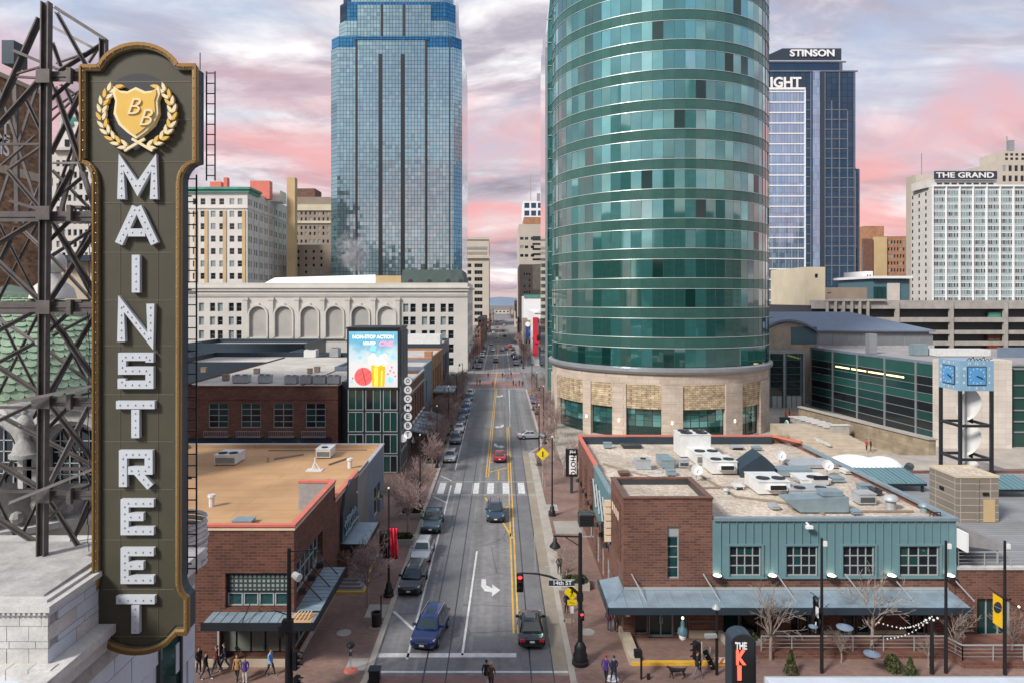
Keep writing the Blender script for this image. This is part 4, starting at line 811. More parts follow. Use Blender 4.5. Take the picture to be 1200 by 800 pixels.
for o in TWs:
    pane_window(rb, (TX, BY0), (BX1, BY0), (o[0]+.03, o[1]-.03, o[2]+.03, o[3]-.03), .12, 4, 3, .08, 'frame_grey', ('glass_dark', 'glass_dark', 'glass_teal'))
    part('window_surround', 'teal', rb, lambda b: (b.box(TX+o[0]-.14, TX+o[1]+.14, BY0-.16, BY0+.1, o[3], o[3]+.13), b.box(TX+o[0]-.14, TX+o[1]+.14, BY0-.18, BY0+.1, o[2]-.13, o[2]), b.box(TX+o[0]-.14, TX+o[0]+.0, BY0-.15, BY0+.1, o[2], o[3]), b.box(TX+o[1]-.0, TX+o[1]+.14, BY0-.15, BY0+.1, o[2], o[3])))
part('eave_gutter', 'unit_blue', rb, lambda b: (b.box(TX+.08, BX1+.15, BY0-.2, BY0+.25, 8.45, 8.66), b.box(BX1-.25, BX1+.15, BY0+.25, BY1-4, 8.45, 8.66)))
part('base_flashing', 'teal', rb, lambda b: b.box(TX+.05, BX1+.06, BY0-.15, BY0+.1, 4.4, 4.5))
panels((BX0, 62.7), (BX0, 53.55), 4.6, 8.6, [])
part('west_gutter', 'unit_blue', rb, lambda b: b.box(BX0-.15, BX0+.25, 53.56, 62.68, 8.6, 8.76))
for i in range(4): part('diagonal_fin', 'frame_grey', rb, lambda b: b.bar((BX0-.22, 54.6+1.9*i, 5.6), (BX0-.22, 56.6+1.9*i, 7.6), .12, .12))
part('yellow_sign', 'coping_cream', rb, lambda b: [b.box(BX0-.55, BX0-.05, 53.2, 53.45, 5.1+.55*i, 5.55+.55*i) for i in range(6)])
part('tower_red_panel', 'brick_red', rb, lambda b: b.box(BX0-.08, BX0-.01, 49.1, 52.9, 5.1, 9.2))
part('painted_letters', 'coping_cream', rb, lambda b: [b.box(BX0-.1, BX0-.085, 49.6+.8*i, 50.1+.8*i, 7.9, 8.5) for i in range(4)])
for px in (839, 903, 972, 1042, 1110):
    l_ = part('wall_lamp', 'dark_metal', rb, lambda b: b.tube((u(px), BY0-.32, 4.45), (u(px), BY0-.32, 4.7), .3, .36, 10)); MB().tube((u(px), BY0-.32, 4.71), (u(px), BY0-.32, 4.8), .3, .12, 10).build('lamp_glow', 'lamp_lit', l_)
for y in (54.5, 57, 59.5, 62, 65.8, 69.9, 74):
    l_ = part('side_lamp', 'dark_metal', rb, lambda b: (b.tube((BX0-.3, y, 4.2), (BX0-.3, y, 4.5), .22, .14, 8), b.bar((BX0-.3, y, 4.5), (BX0, y, 4.65), .06))); 
part('security_camera', 'white', rb, lambda b: (b.bar((u(944), BY0-.1, 8.35), (u(944), BY0-.5, 8.25), .1), b.box(u(944)-.2, u(944)+.25, BY0-.65, BY0-.4, 8.05, 8.25)))
part('box_sign', 'white', rb, lambda b: b.box(BX1+.05, BX1+.2, BY0-1.1, BY0+.6, 6.6, 7.9)).location.x += .0
# canopy
cn = part('canopy', 'canopy', rb, lambda b: b.hexa([(BX0-1.45, 45.6, 3.22), (31.5, 45.6, 3.22), (BX0-.001, BY0-.02, 3.5), (31.5, BY0-.02, 3.5), (BX0-1.45, 45.6, 3.34), (31.5, 45.6, 3.34), (BX0-.001, BY0-.02, 3.62), (31.5, BY0-.02, 3.62)]))
part('canopy_return', 'canopy', rb, lambda b: b.hexa([(BX0-1.45, 45.61, 3.22), (BX0-.01, BY0, 3.5), (BX0-1.45, 50.2, 3.22), (BX0-.01, 50.2, 3.5), (BX0-1.45, 45.61, 3.345), (BX0-.01, BY0, 3.63), (BX0-1.45, 50.2, 3.345), (BX0-.01, 50.2, 3.63)]))
part('canopy_fascia', 'navy', cn, lambda b: (b.box(BX0-1.5, 31.55, 45.5, 45.59, 2.95, 3.4), b.box(BX0-1.55, BX0-1.46, 45.5, 50.2, 2.95, 3.4)))
part('canopy_gutter', 'frame_grey', cn, lambda b: b.box(BX0, 31.4, BY0-.2, BY0-.03, 3.62, 3.78))
for i in range(21): x = BX0-.2+1.1*i; part('canopy_seam', 'canopy', cn, lambda b: b.bar((x, 45.62, 3.36), (x, BY0-.22, 3.62), .05, .05))
for px in (740, 824, 910, 990, 1043, 1112): part('tie_rod', 'frame_grey', rb, lambda b: b.bar((u(px), BY0-.02, 4.7), (u(px)+.7, 46.4, 3.45), .06))
# shopfront
SF = [(744, 760), (791, 806), (848, 868), (869, 890), (927, 938), (939.5, 950), (951, 962), (985, 1004), (1005, 1022), (1062, 1074), (1075, 1087)]
mb = MB(); ops = [(u(l)-BX0, u(r)-BX0, .35, 3.0) for l, r in SF]+[(u(760.5)-BX0, u(790.5)-BX0, .14, 2.9)]
facade(mb, (BX0, BY0), (BX1, BY0), 0, 3.35, ops, .4); facade(mb, (BX0, 49.2), (BX0, BY0), 0, 3.2); mb.build('shopfront_wall', 'brick_brown', rb)
for o in ops[:-1]: pane_window(rb, (BX0, BY0), (BX1, BY0), o, .4, 1, 2 if o[1]-o[0] > .9 else 1, .06, 'frame_grey', ('glass_teal', 'glass_dark'), 'shop_window')
dr = pane_window(rb, (BX0, BY0), (BX1, BY0), ops[-1], .4, 2, 1, .12, 'frame_grey', ('glass_teal',), 'double_door')
for dx in (-.1, .1): part('handle', 'frame_grey', dr, lambda b: b.bar((u(775.5)+dx, BY0+.22, 1.1), (u(775.5)+dx, BY0+.22, 1.6), .05))
part('stone_base', 'stone_tan', rb, lambda b: [b.box(u(l), u(r), BY0-.1, BY0-.001, .1, .75) for l, r in ((807, 847), (891, 926), (963, 984), (1023, 1061))])
part('notice', 'white', rb, lambda b: b.box(u(733), u(738), BY0-.06, BY0-.002, 1.7, 2.1))
# rooftop machines
def unit(name, label, l, r, top, base, mats, depth=None, fans=0, hood=False, louv=False, rz=RZ, slope=0, group='rooftop machines on the corner building'):
    Y = F*(H-rz)/(base-CY); x0, x1 = XA(l, Y), XA(r, Y); z1 = ZA(top, Y)-0; d = depth or (x1-x0)*.8
    # the visible height mixes front and top: solve the front height so that the far top edge lands at `top`
    z1 = H-(top-CY)*(Y+d)/F; z1 = max(z1, rz+.35)
    t = thing(name, label, 'rooftop machine', ((x0+x1)/2, Y, rz), group)
    part('casing', mats, t, lambda b: (b.box(x0, x1, Y, Y+d, rz+.12, z1-.06), b.box(x0-.05, x1+.05, Y-.05, Y+d+.05, z1-.06, z1)))
    part('skid', 'frame_dark', t, lambda b: (b.box(x0+.1, x0+.25, Y+.05, Y+d-.05, rz, rz+.12), b.box(x1-.25, x1-.1, Y+.05, Y+d-.05, rz, rz+.12)))
    for i in range(fans):
        fx = x0+(x1-x0)*((i % 2)*.5+.27) if fans > 1 else x0+(x1-x0)*.5; fy = Y+d*(.3 if i < 2 else .72); fr_ = min((x1-x0)*.2, d*.22)
        part('fan', 'frame_dark', t, lambda b: (b.lathe([(0, .03), (fr_, .03), (fr_+.04, .09), (fr_, .0)], (fx, fy, z1), 14), b.bar((fx-fr_, fy, z1+.07), (fx+fr_, fy, z1+.07), .04)))
    if hood:
        w_ = x1-x0; part('intake_hood', mats, t, lambda b: b.hexa([(x0+w_*.25, Y-.5, rz+.55), (x1-w_*.15, Y-.5, rz+.55), (x0+w_*.25, Y-.002, rz+.5), (x1-w_*.15, Y-.002, rz+.5), (x0+w_*.25, Y-.35, z1-.35), (x1-w_*.15, Y-.35, z1-.35), (x0+w_*.25, Y-.002, z1-.2), (x1-w_*.15, Y-.002, z1-.2)]))
        part('intake_grille', 'black', t, lambda b: b.box(x0+w_*.3, x1-w_*.2, Y-.53, Y-.505, rz+.6, rz+.95))
    if louv: part('louvre', 'frame_dark', t, lambda b: [b.box(x0+.1, x1-.1, Y-.03, Y-.002, rz+.25+(z1-rz-.5)*i/5, rz+.25+(z1-rz-.5)*(i+.5)/5) for i in range(5)])
    return t
unit('roof_vent_box', 'small blue grey vent box near the back left corner of the gravel roof', 708, 717, 517, 525.5, 'unit_blue')
unit('skylight', 'low dark skylight beside the small vent box at the back of the gravel roof', 730, 752, 519, 525.5, 'frame_dark', 1.2)
unit('air_conditioner', 'small grey air conditioner alone at the left of the gravel roof', 746, 763, 535, 551, 'unit_grey', fans=1)
unit('exhaust_unit', 'narrow blue grey exhaust unit right of the small grey air conditioner', 776, 790, 531, 549, 'unit_blue', 2.6)
unit('ribbed_vent', 'silver ribbed vent stack left of the tallest white machine', 796, 808, 536, 548.5, 'unit_grey', louv=True)
unit('air_handler', 'tallest white air handler with four fans on top', 797, 833, 503, 536, 'unit_white', 2.6, fans=4)
unit('air_handler', 'pale grey machine in front of the tallest white air handler', 816, 846, 521, 545, 'unit_white', 4.0, fans=2, louv=True)
unit('air_handler', 'white machine with dark intake left of the black tented cover', 834, 864, 532, 556, 'unit_white', 2.8, fans=2, hood=True)
unit('air_handler', 'white machine with dark intake right in front of the black tented cover', 889, 926, 552, 580, 'unit_white', 3.2, fans=2, hood=True)
unit('condenser', 'grey flat condenser with two round fans behind the large blue duct', 927, 977, 566, 583, 'unit_grey', 1.9, fans=2)
unit('air_handler', 'white machine behind the grey flat condenser', 940, 974, 553, 568, 'unit_white', 2.4, fans=1, hood=True)
unit('duct_box', 'blue grey duct box behind the white machines in the middle of the roof', 912, 952, 545, 559, 'unit_blue', 1.5)
unit('duct_box', 'long pale duct running along the back right edge of the roof', 930, 984, 536, 549, 'unit_grey', 2.8)
unit('vent_stack', 'silver square vent stack near the right gutter of the roof', 1007, 1027, 573, 592, 'unit_grey', 1.2, louv=True)
unit('compressor', 'small dark compressor right of the square vent stack', 1025, 1034, 570, 581, 'frame_dark', .9, fans=1)
unit('exhaust_box', 'grey square exhaust cap just behind the square vent stack', 1009, 1023, 565, 576, 'unit_blue', .8)
unit('roof_vent_box', 'small vent box behind the brick corner tower', 782, 792, 548, 558, 'unit_blue', .8)
unit('red_hatch', 'low dull red hatch just behind the brick corner tower', 726, 738, 552, 558, 'brick_red', .9)
for i, (l, r, tp, b_, m_) in enumerate(((858, 872, 521, 527, 'unit_grey'), (884, 893, 522, 528, 'unit_blue'), (935, 950, 558, 566, 'unit_grey'), (976, 990, 556, 566, 'unit_blue'), (990, 1001, 547, 556, 'unit_white'), (905, 914, 590, 598, 'unit_grey'), (862, 872, 568, 574, 'unit_white'), (1000, 1010, 598, 604, 'unit_blue'))): unit('vent_box', 'little %s vent box on the gravel roof, %s' % ({'unit_grey': 'grey', 'unit_blue': 'blue grey', 'unit_white': 'white'}[m_], ['behind the tallest white machine', 'at the back before the red coping', 'right of the blue grey duct box', 'beside the right satellite dish', 'against the right gutter', 'left of the large blue duct', 'in the middle before the tent cover', 'at the front right near the ladder'][i]), l, r, tp, b_, m_, 1.0, louv=i % 2 == 0)
t = thing('black_tent_cover', 'black pitched tarpaulin cover between white machines on the gravel roof', 'cover', W(888, 558, 61.3), 'rooftop machines on the corner building')
Y = 61.2; mb = MB(); a, b, m_, e0, e1 = XA(868, Y), XA(908, Y), XA(888, Y), 9.1, 10.0
mb.add([(a, Y, RZ), (b, Y, RZ), (b, Y, e0-.05), (m_+.4, Y+.2, e1), (a, Y+.2, e0-.4), (a+.3, Y+2.6, RZ), (b+.2, Y+2.6, RZ), (b+.2, Y+2.6, e0+.1), (m_+.5, Y+2.6, e1+.1), (a+.3, Y+2.6, e0-.2)], [[0, 1, 2, 3, 4], [9, 8, 7, 6, 5], [4, 3, 8, 9], [3, 2, 7, 8], [1, 6, 7, 2], [0, 4, 9, 5]]); mb.build('tarpaulin', 'navy', t)
t = thing('duct_hood', 'large blue grey tapering duct lying at the front of the roof machines', 'duct', W(962, 601, 50.8), 'rooftop machines on the corner building'); Y = 50.85
part('duct', 'unit_blue', t, lambda b: (b.plate([(XA(922, Y), RZ+.95), (XA(934, Y), RZ+.3), (XA(938, Y), RZ+.12), (XA(995, Y), RZ+.12), (XA(995, Y), RZ+1.25), (XA(922, Y), RZ+1.05)], Y, Y+1.5), b.box(XA(966, Y), XA(990, Y), Y+.2, Y+1.3, RZ+1.25, RZ+1.6))); part('skid', 'frame_dark', t, lambda b: b.box(XA(940, Y), XA(992, Y), Y+.2, Y+1.2, RZ, RZ+.12))
def dish(px, py, label):
    Y = F*(H-RZ)/(py-CY); p = W(px, py, Y); t = thing('satellite_dish', label, 'dish', p, 'rooftop machines on the corner building')
    part('dish', 'unit_white', t, lambda b: b.lathe([(0, .1), (.25, .14), (.5, .26), (.51, .24), (.25, .1), (0, .05)], (0, 0, 0), 16).xf(Matrix.Translation(p+Vector((0, 0, .9))) @ Matrix.Rotation(R(58), 4, 'X'))); part('mast', 'frame_grey', t, lambda b: b.bar(p, p+Vector((0, 0, .9)), .07)); part('feed_arm', 'frame_dark', t, lambda b: b.bar(p+Vector((0, -.1, .7)), p+Vector((0, -.65, 1.15)), .04))
dish(969, 557, 'white satellite dish right of the blue grey duct box'); dish(914, 545, 'white satellite dish right of the black tented cover'); dish(816, 563, 'small satellite dish alone in the middle of the gravel roof')
def mush(px, py, label, s=1., m='unit_grey'):
    Y = F*(H-RZ)/(py-CY); p = W(px, py, Y); t = thing('mushroom_vent', label, 'vent', p, 'rooftop machines on the corner building')
    part('stack', m, t, lambda b: b.tube(p, p+Vector((0, 0, .6*s)), .3*s, .3*s, 12)); part('cap', m, t, lambda b: b.lathe([(0, .95*s), (.3*s, .9*s), (.5*s, .7*s), (.5*s, .6*s), (0, .6*s)], p, 14), 50)
mush(1044, 596, 'round grey mushroom vent at the front right of the gravel roof', 1.2); mush(1083, 600, 'slim vent pipe at the front right corner by the roof ladder', .8, 'unit_blue'); mush(851, 579, 'small black capped vent in front of the white machine', .6)
t = thing('roof_ladder', 'dark ladder hoop over the front right corner of the gravel roof', 'ladder', (u(1100), 49, RZ)); part('rails', 'dark_metal', t, lambda b: [b.tube((u(1094)+.25*i, 48.4, RZ), (u(1094)+.25*i, 48.4, RZ+.9), .03) for i in range(4)]+[b.bar((u(1094), 48.4, RZ+.45+.44*j), (u(1094)+.75, 48.4, RZ+.45+.44*j), .05) for j in (0, 1)])
t = thing('roof_pipes', 'thin dark pipe runs and walk boards lying across the gravel roof', 'pipes', (20, 60, RZ))
for a, b in (((10, 66), (16, 57.5)), ((15.3, 57.4), (22, 58)), ((17, 70), (19, 55)), ((19, 55), (27, 51)), ((22.5, 58), (24, 50.5)), ((24, 51.2), (31, 51.2))): part('pipe', 'brown_stone', t, lambda q: (q.bar((*a, RZ+.1), (*b, RZ+.1), .16, .12)))
for a, b in (((12, 64), (15, 63)), ((11, 60.5), (15, 62)), ((20.5, 61), (22.5, 57))): part('walk_board', 'roof_pale', t, lambda q: q.bar((*a, RZ+.05), (*b, RZ+.05), .7, .06))
# pavement furniture against it
t = tag(MB().prism([(8.45, 44.5), (9.15, 44.5), (9.15, 47.9), (8.45, 49.2)], .1, .62).build('seat_wall', 'stone_tan', None, origin=(8.8, 46, .1)), 'cream stone seat wall at the corner of the brown brick building', 'wall')
t = tag(MB().box(8.6, 15.6, 44.45, 44.75, .1, .34).build('yellow_step', 'paint_yellow', None, origin=(12, 44.5, .1)), 'yellow painted step edge in front of the double doors', 'step')
struct('forecourt', MB().box(9.16, 17, 44.76, 47.95, .05, .21), 'paver')
# brick east wing with terrace on top
ew = building('terrace_wing', 'brown brick wing with a pale coping and a roof terrace right of the teal cladding', 32.05, 62, 48.1, 76, 4.95, 'brick_brown', [(XA(1145, 48.1)-32.05, XA(1186, 48.1)-32.05, .15, 2.9)], roof='deck', par=.25, dep=.35, nx=3, nz=1, gms=('glass_teal',), fr=.12)
part('coping', 'stone_white', ew, lambda b: b.box(32.1, 62, 48.0, 48.42, 4.955, 5.13))
def railing(name, label, pts, z, h, m='frame_grey', step=1.9, glass=True):
    t = thing(name, label, 'railing', (*pts[0], z)); mb = MB()
    for a, b in zip(pts, pts[1:]):
        a, b = Vector((*a, z)), Vector((*b, z)); L = (b-a).length; n = max(1, round(L/step)); up = Vector((0, 0, h))
        part('top_rail', m, t, lambda q: q.bar(a+up, b+up, .07))
        for i in range(n+1): part('post', m, t, lambda q: q.bar(a+(b-a)*i/n, a+(b-a)*i/n+up*.97, .05))
        if glass:
            for i in range(n): part('infill_panel', 'mesh_panel' if 'mesh_panel' in M else mat('mesh_panel', (.30, .31, .32), .35, .1, var=.1), t, lambda q: q.bar(a+(b-a)*(i+.06)/n+up*.5, a+(b-a)*(i+.94)/n+up*.5, .02, h*.8)) if glass == 2 else part('wire', m, t, lambda q: [q.bar(a+(b-a)*(i+.02)/n+up*k, a+(b-a)*(i+.98)/n+up*k, .02) for k in (.25, .5, .75)])
    return t
railing('terrace_railing', 'thin grey railing along the front edge of the roof terrace', [(32.4, 48.25), (60, 48.25)], 5.13, 1.0)
railing('street_railing', 'long grey panel railing along the raised terrace behind the bare trees', [(XA(892, 45.6), 45.6), (XA(1107, 45.6), 45.6), (XA(1128, 44.4), 44.4), (46, 44.4)], .5, 1.0)
tag(MB().prism([(XA(888, 45.6), 45.3), (XA(1108, 45.6), 45.3), (XA(1128, 44.2), 44.1), (46, 44.1), (46, 47.9), (XA(888, 45.6), 47.9)], .1, .5).build('raised_terrace', 'brick_brown', None, origin=(25, 45, .1)), 'low brick edged raised terrace under the long grey railing', 'terrace')
# grey awning on the terrace, its posts; pavilion; pergola; tarpaulin
t = thing('terrace_awning', 'large sloping grey fabric awning beside the right edge of the gravel roof', 'awning', (34, 52, 4.7))
MB().hexa([(32.3, 49.6, 7.75), (36.3, 49.6, 6.25), (32.3, 66, 7.75), (36.3, 66, 6.25), (32.3, 49.6, 7.85), (36.3, 49.6, 6.35), (32.3, 66, 7.85), (36.3, 66, 6.35)]).build('fabric_roof', 'roof_grey', t); MB().add([(32.3, 49.55, 6.25), (36.3, 49.55, 5.75), (36.3, 49.55, 6.3), (32.3, 49.55, 7.8)], [[0, 1, 2, 3]]).build('front_valance', 'roof_grey', t)
MB().box(36.28, 36.33, 49.6, 66, 5.8, 6.3).build('side_valance', 'roof_grey', t)
for y in (49.7, 55, 60.5, 65.8):
    boxp('post', 'frame_grey', t, 36.2, 36.3, y, y+.1, 4.7, 6.25)
boxp('post', 'frame_grey', t, 33.3, 33.4, 49.7, 49.8, 4.7, 6.2)
t = thing('terrace_umbrella_roof', 'small dark low pitched canopy on the terrace beside the teal cladding', 'canopy', (34, 49.5, 4.7)); MB().lathe([(0, 1.35), (2.0, .75), (2.0, .68), (0, 1.2)], (33.6, 51.6, 4.7), 4, 0).build('cover', 'frame_dark', t); boxp('pole', 'frame_dark', t, 33.55, 33.65, 51.5, 51.6, 4.7, 5.9)
pv = thing('block_pavilion', 'brown concrete block pavilion with a gravel roof below the clock tower', 'pavilion', (41.3, 59, 4.7))
MB().box(39.5, 43.1, 59, 62.8, 4.6, 8.55).build('wall', 'cmu', pv); part('roof_edge', 'cream', pv, lambda b: ringc(b, 39.45, 43.15, 58.95, 62.85, 8.552, 8.75, .15)); MB().quad((39.6, 59.1, 8.6), (43, 59.1, 8.6), (43, 62.7, 8.6), (39.6, 62.7, 8.6)).build('roof', 'roof_gravel', pv)
boxp('door', 'cream_tan', pv, 41.75, 42.75, 58.93, 58.98, 4.75, 6.7); boxp('pilaster', 'cmu', pv, 41.05, 41.35, 58.9, 58.98, 4.7, 8.5)
for x, y in ((39.42, 61), (42.0, 58.9)): boxp('wall_light', 'black', pv, x-.06 if x < 40 else x-.3, x+.05 if x < 40 else x+.2, y-.3 if x < 40 else y, y+.2 if x < 40 else y+.09, 7.05, 7.3)
def shelter(label, x0, x1, y0, y1, z, zb):
    t = thing('pergola', label, 'pergola', ((x0+x1)/2, y0, zb)); n = 3
    for i in range(n): a = x0+(x1-x0)*i/n; MB().hexa([(a+.05, y0, z), (a+(x1-x0)/n-.05, y0, z), (a+.05, y1, z+.55), (a+(x1-x0)/n-.05, y1, z+.55), (a+.05, y0, z+.1), (a+(x1-x0)/n-.05, y0, z+.1), (a+.05, y1, z+.65), (a+(x1-x0)/n-.05, y1, z+.65)]).build('roof_panel', 'teal', t)
    for i in range(14): a = x0+(x1-x0)*(i+.5)/14; part('roof_rib', 'teal_dark', t, lambda b: b.bar((a, y0, z+.12), (a, y1, z+.67), .06))
    for x in (x0+.3, (x0+x1)/2, x1-.3): boxp('post', 'dark_metal', t, x-.1, x+.1, y0+.3, y0+.5, zb, z+.05)
    boxp('beam', 'dark_metal', t, x0, x1, y0+.1, y0+.25, z-.25, z+.01)
shelter('teal metal roofed pergola left of the block pavilion', XA(1000, 70), 42.6, 68, 72, 5.6, 2.5); shelter('teal metal roofed pergola behind the right side of the block pavilion', 44.5, 52, 66, 69, 5.6, 2.5)
t = thing('white_tarpaulin', 'big billowing white tarpaulin tied over stacked furniture behind the roof machines', 'tarpaulin', W(1025, 552, 80)); Y = 80
mb = MB(); n = 22; mm_ = 8
for j in range(mm_+1):
    for i in range(n+1):
        a = i/n; b = j/mm_; x = XA(985, Y)+(XA(1066, Y)-XA(985, Y))*a; h = (math.sin(PI*min(max(a, .001), .999))**.35)*(.55+.45*math.sin(PI*b))*1.7*(1+.12*math.sin(9*a)+.1*math.sin(14*a+3*b)); mb.v.append((x+.3*math.sin(5*b), Y+5*b+.4*math.sin(7*a), 3.4+(h if 0 < j < mm_ else h*.25)))
mb.f = [[j*(n+1)+i, j*(n+1)+i+1, (j+1)*(n+1)+i+1, (j+1)*(n+1)+i] for j in range(mm_) for i in range(n)]; mb.m = [0]*len(mb.f); mb.build('sheet', 'white', t, 80); part('rope', 'dark_metal', t, lambda b: [b.tube(W(986+4*i, 545, Y-.2), W(985+4*i, 552, Y-.3), .05, n=5) for i in range(2)]); part('end_weight', 'navy', t, lambda b: b.tube(W(1064, 549, Y-.1), W(1066, 546, Y+1.6), .5, .5, 8))
struct('upper_terrace', MB().box(33, 64, 66, 94, .1, 2.5), 'plaza')
# clock tower
ct = thing('clock_tower', 'dark framed tower with a pale blue clock cube and white spiral vanes', 'clock tower', (52.4, 76.7, 0)); x0, x1, y0, y1, zb, zt = 50.5, 54.25, 75., 78.6, 13.9, 17.2
MB().box(x0, x1, y0, y1, zb, zt).build('clock_box', 'clock_blue', ct)
for (fx, fy, rz, w_) in ((x0+1.85, y0, 0, 1), (x0, y0+1.8, -PI/2, 1)):
    mtx = Matrix.Translation((fx, fy, (zb+zt)/2)) @ Matrix.Rotation(rz, 4, 'Z')
    fc = MB().box(-.95, .95, -.10, -.02, -.95, .95).xf(mtx).build('clock_face', 'clock_face', ct)
    MB().box(-1.05, 1.05, -.06, -.01, .951, 1.05).box(-1.05, 1.05, -.06, -.01, -1.05, -.951).box(-1.05, -.951, -.06, -.01, -.95, .95).box(.951, 1.05, -.06, -.01, -.95, .95).xf(mtx).build('clock_rim', 'navy', fc)
    MB().bar((0, -.14, 0), (.55, -.14, -.22), .09, .04).xf(mtx).build('hour_hand', 'black', fc); MB().bar((-.1, -.17, .03), (.78, -.17, -.4), .06, .04).xf(mtx).build('minute_hand', 'black', fc)
    hb = MB()
    for k in range(12): a = 2*PI*k/12; hb.box(.82*math.sin(a)-.04, .82*math.sin(a)+.04, -.12, -.101, .82*math.cos(a)-.06, .82*math.cos(a)+.06)
    hb.xf(mtx).build('hour_marks', 'white', fc)
    for k in range(12):
        a = 2*PI*(k+1)/12; sc_ = 1/max(abs(math.sin(a)), abs(math.cos(a))); pos = mtx @ Vector((1.38*math.sin(a)*sc_, -.03, 1.33*math.cos(a)*sc_)); text('numeral', str(k+1), .42, ct, pos, rz, 'white', .01)
for x, y in ((x0+.15, y0+.15), (x1-.15, y0+.15), (x0+.15, y1-.15), (x1-.15, y1-.15)): boxp('leg', 'dark_metal', ct, x-.15, x+.15, y-.15, y+.15, 0, zb)
for z in (6.2, 9.9): part('ring_beam', 'dark_metal', ct, lambda b: ringc(b, x0+.02, x1-.02, y0+.02, y1-.02, z, z+.28, .25))
part('centre_mast', 'frame_grey', ct, lambda b: b.tube(((x0+x1)/2, (y0+y1)/2, 0), ((x0+x1)/2, (y0+y1)/2, zb), .12))
for k in range(3):
    mb = MB(); zc_ = 12.3-3.9*k; cx_, cy_ = (x0+x1)/2, (y0+y1)/2
    for s_, w_, dz in ((1, 1.35, 0), (-1, 1.15, -.5)):
        bs = len(mb.v)
        for i in range(15):
            f_ = math.sin(PI*i/14)**.55*w_; z = zc_+dz-1.9+3.8*i/14; tw_ = s_*.25+(i-7)*.05
            for q_ in (0, .5, 1): mb.v.append((cx_+s_*f_*q_*math.cos(tw_), cy_-f_*q_*math.sin(tw_)-.35*math.sin(PI*q_*.5), z))
        for i in range(14):
            for q_ in (0, 1): mb.f.append([bs+3*i+q_, bs+3*i+q_+1, bs+3*i+q_+4, bs+3*i+q_+3]); mb.m.append(0)
    mb.build('spiral_vane', 'lamp_white', ct, 80)
mb = MB()
for i in range(7): x = x0+1.1+.4*i; mb.bar((x, y0+.5, zt), (x+.25, y0+.4, zt+.28+.12*math.sin(i*2)), .06); mb.bar((x+.25, y0+.4, zt+.28+.12*math.sin(i*2)), (x+.5, y0+.6, zt+.05+.1*math.cos(i)), .06)
mb.build('roof_script', 'black', ct)
# long green glass hall
gh = thing('glass_hall', 'long green glass hall with grey mullions running back behind the clock tower', 'building', (70, 118, 0))
A, B = Vector((69.3, 152, 0)), Vector((74.2, 112, 0)); zt = 12.9
d = (B-A).normalized(); n = Vector((d.y, -d.x, 0)); L = (B-A).length; rz = math.atan2(d.y, d.x)
MB().prism([tuple((A-n*.05)[:2]), tuple((B-n*.05)[:2]), (110, 114), (110, 150)], 0, zt).build('wall', 'glass_teal', gh)
MB().prism([tuple((A-n*1)[:2]), tuple((B-n*1)[:2]), (109, 115), (109, 149)], zt, zt+.25).build('roof', 'roof_grey', gh)
nb = 5; hs = [(0.3, 1.5), (1.6, 3.0), (3.1, 4.6), (4.7, 6.2), (6.3, 7.7), (7.8, 9.1), (9.2, 10.6), (10.7, 12.8)]
for i in range(nb):
    for q, (a, b) in enumerate(hs):
        m_ = 'spandrel_green' if 'spandrel_green' in M else mat('spandrel_green', (.025, .10, .09), .2, .1, var=.1) and 'spandrel_green'
        w_ = L/nb
        if q in (7, 4): o = MB().box(.1, w_-.1, -.06, .0, a, b).build('spandrel_panel', 'spandrel_green', gh)
        else: o = MB().box(.1, w_-.1, -.05, .0, a, b).build('pane', random.choice(('glass_dark', 'glass_teal', 'glass_dark', 'glass_green')), gh)
        o.location = A+d*w_*i-wl(gh); o.data.transform(Matrix.Translation(wl(gh))); o.rotation_euler = (random.uniform(-.004, .004), 0, rz+random.uniform(-.003, .003))
for i in range(nb+1): p = A+d*L*i/nb; part('mullion', 'grey_metal', gh, lambda b: b.rbox((p.x+n.x*.12, p.y+n.y*.12), .3, .3, 0, zt+.2, rz))
for a, b in hs: part('transom', 'grey_metal', gh, lambda q: q.bar(A+n*.1+Vector((0, 0, b+.05)), B+n*.1+Vector((0, 0, b+.05)), .1, .1))
part('light_strip', 'strip_lit', gh, lambda q: [q.bar(A+d*(9+5.2*i)+n*.09+Vector((0, 0, 9.9)), A+d*(13.6+5.2*i)+n*.09+Vector((0, 0, 9.9)), .04, .28) for i in range(4)])
part('parapet', 'blue_grey', gh, lambda b: (b.bar(A+Vector((0, 0, zt+.2)), B+Vector((0, 0, zt+.2)), .4, .4)))
part('white_stone_wall', 'panel_white', gh, lambda b: b.box(XA(1106, 109), XA(1186, 109), 109, 111.8, 0, 14.2))
part('right_glazing', 'glass_green', gh, lambda b: b.box(XA(1187, 110), XA(1240, 110), 110, 111.8, 0, 12.8))
[part('right_transom', 'grey_metal', gh, lambda b: b.box(XA(1187, 110), XA(1240, 110), 109.8, 109.99, z, z+.2)) for z in (2.5, 4.2, 6, 8, 10, 12.6)]
def hallroof(b): b.box(79, 86, 122, 126, zt+.25, zt+1.5); b.box(86.2, 90, 123, 126, zt+.25, zt+1.1)
for x0_, x1_, y0_, y1_, h_, m_, lb in ((82, 92, 128, 131, 1.6, 'unit_white', 'long white duct on the roof of the green glass hall'), (79, 81.5, 130, 132, 2.4, 'unit_blue', 'blue grey vent on the roof of the green glass hall'), (72.5, 74, 134, 135.5, 4.2, 'grey_metal', 'upright white vent stack on the roof of the green glass hall near the arched roof')):
    t = thing('roof_machine', lb, 'rooftop machine', (x0_, y0_, zt+.25)); boxp('casing', m_, t, x0_, x1_, y0_, y1_, zt+.35, zt+h_); boxp('skid', 'frame_dark', t, x0_+.1, x1_-.1, y0_+.1, y1_-.1, zt+.25, zt+.35)
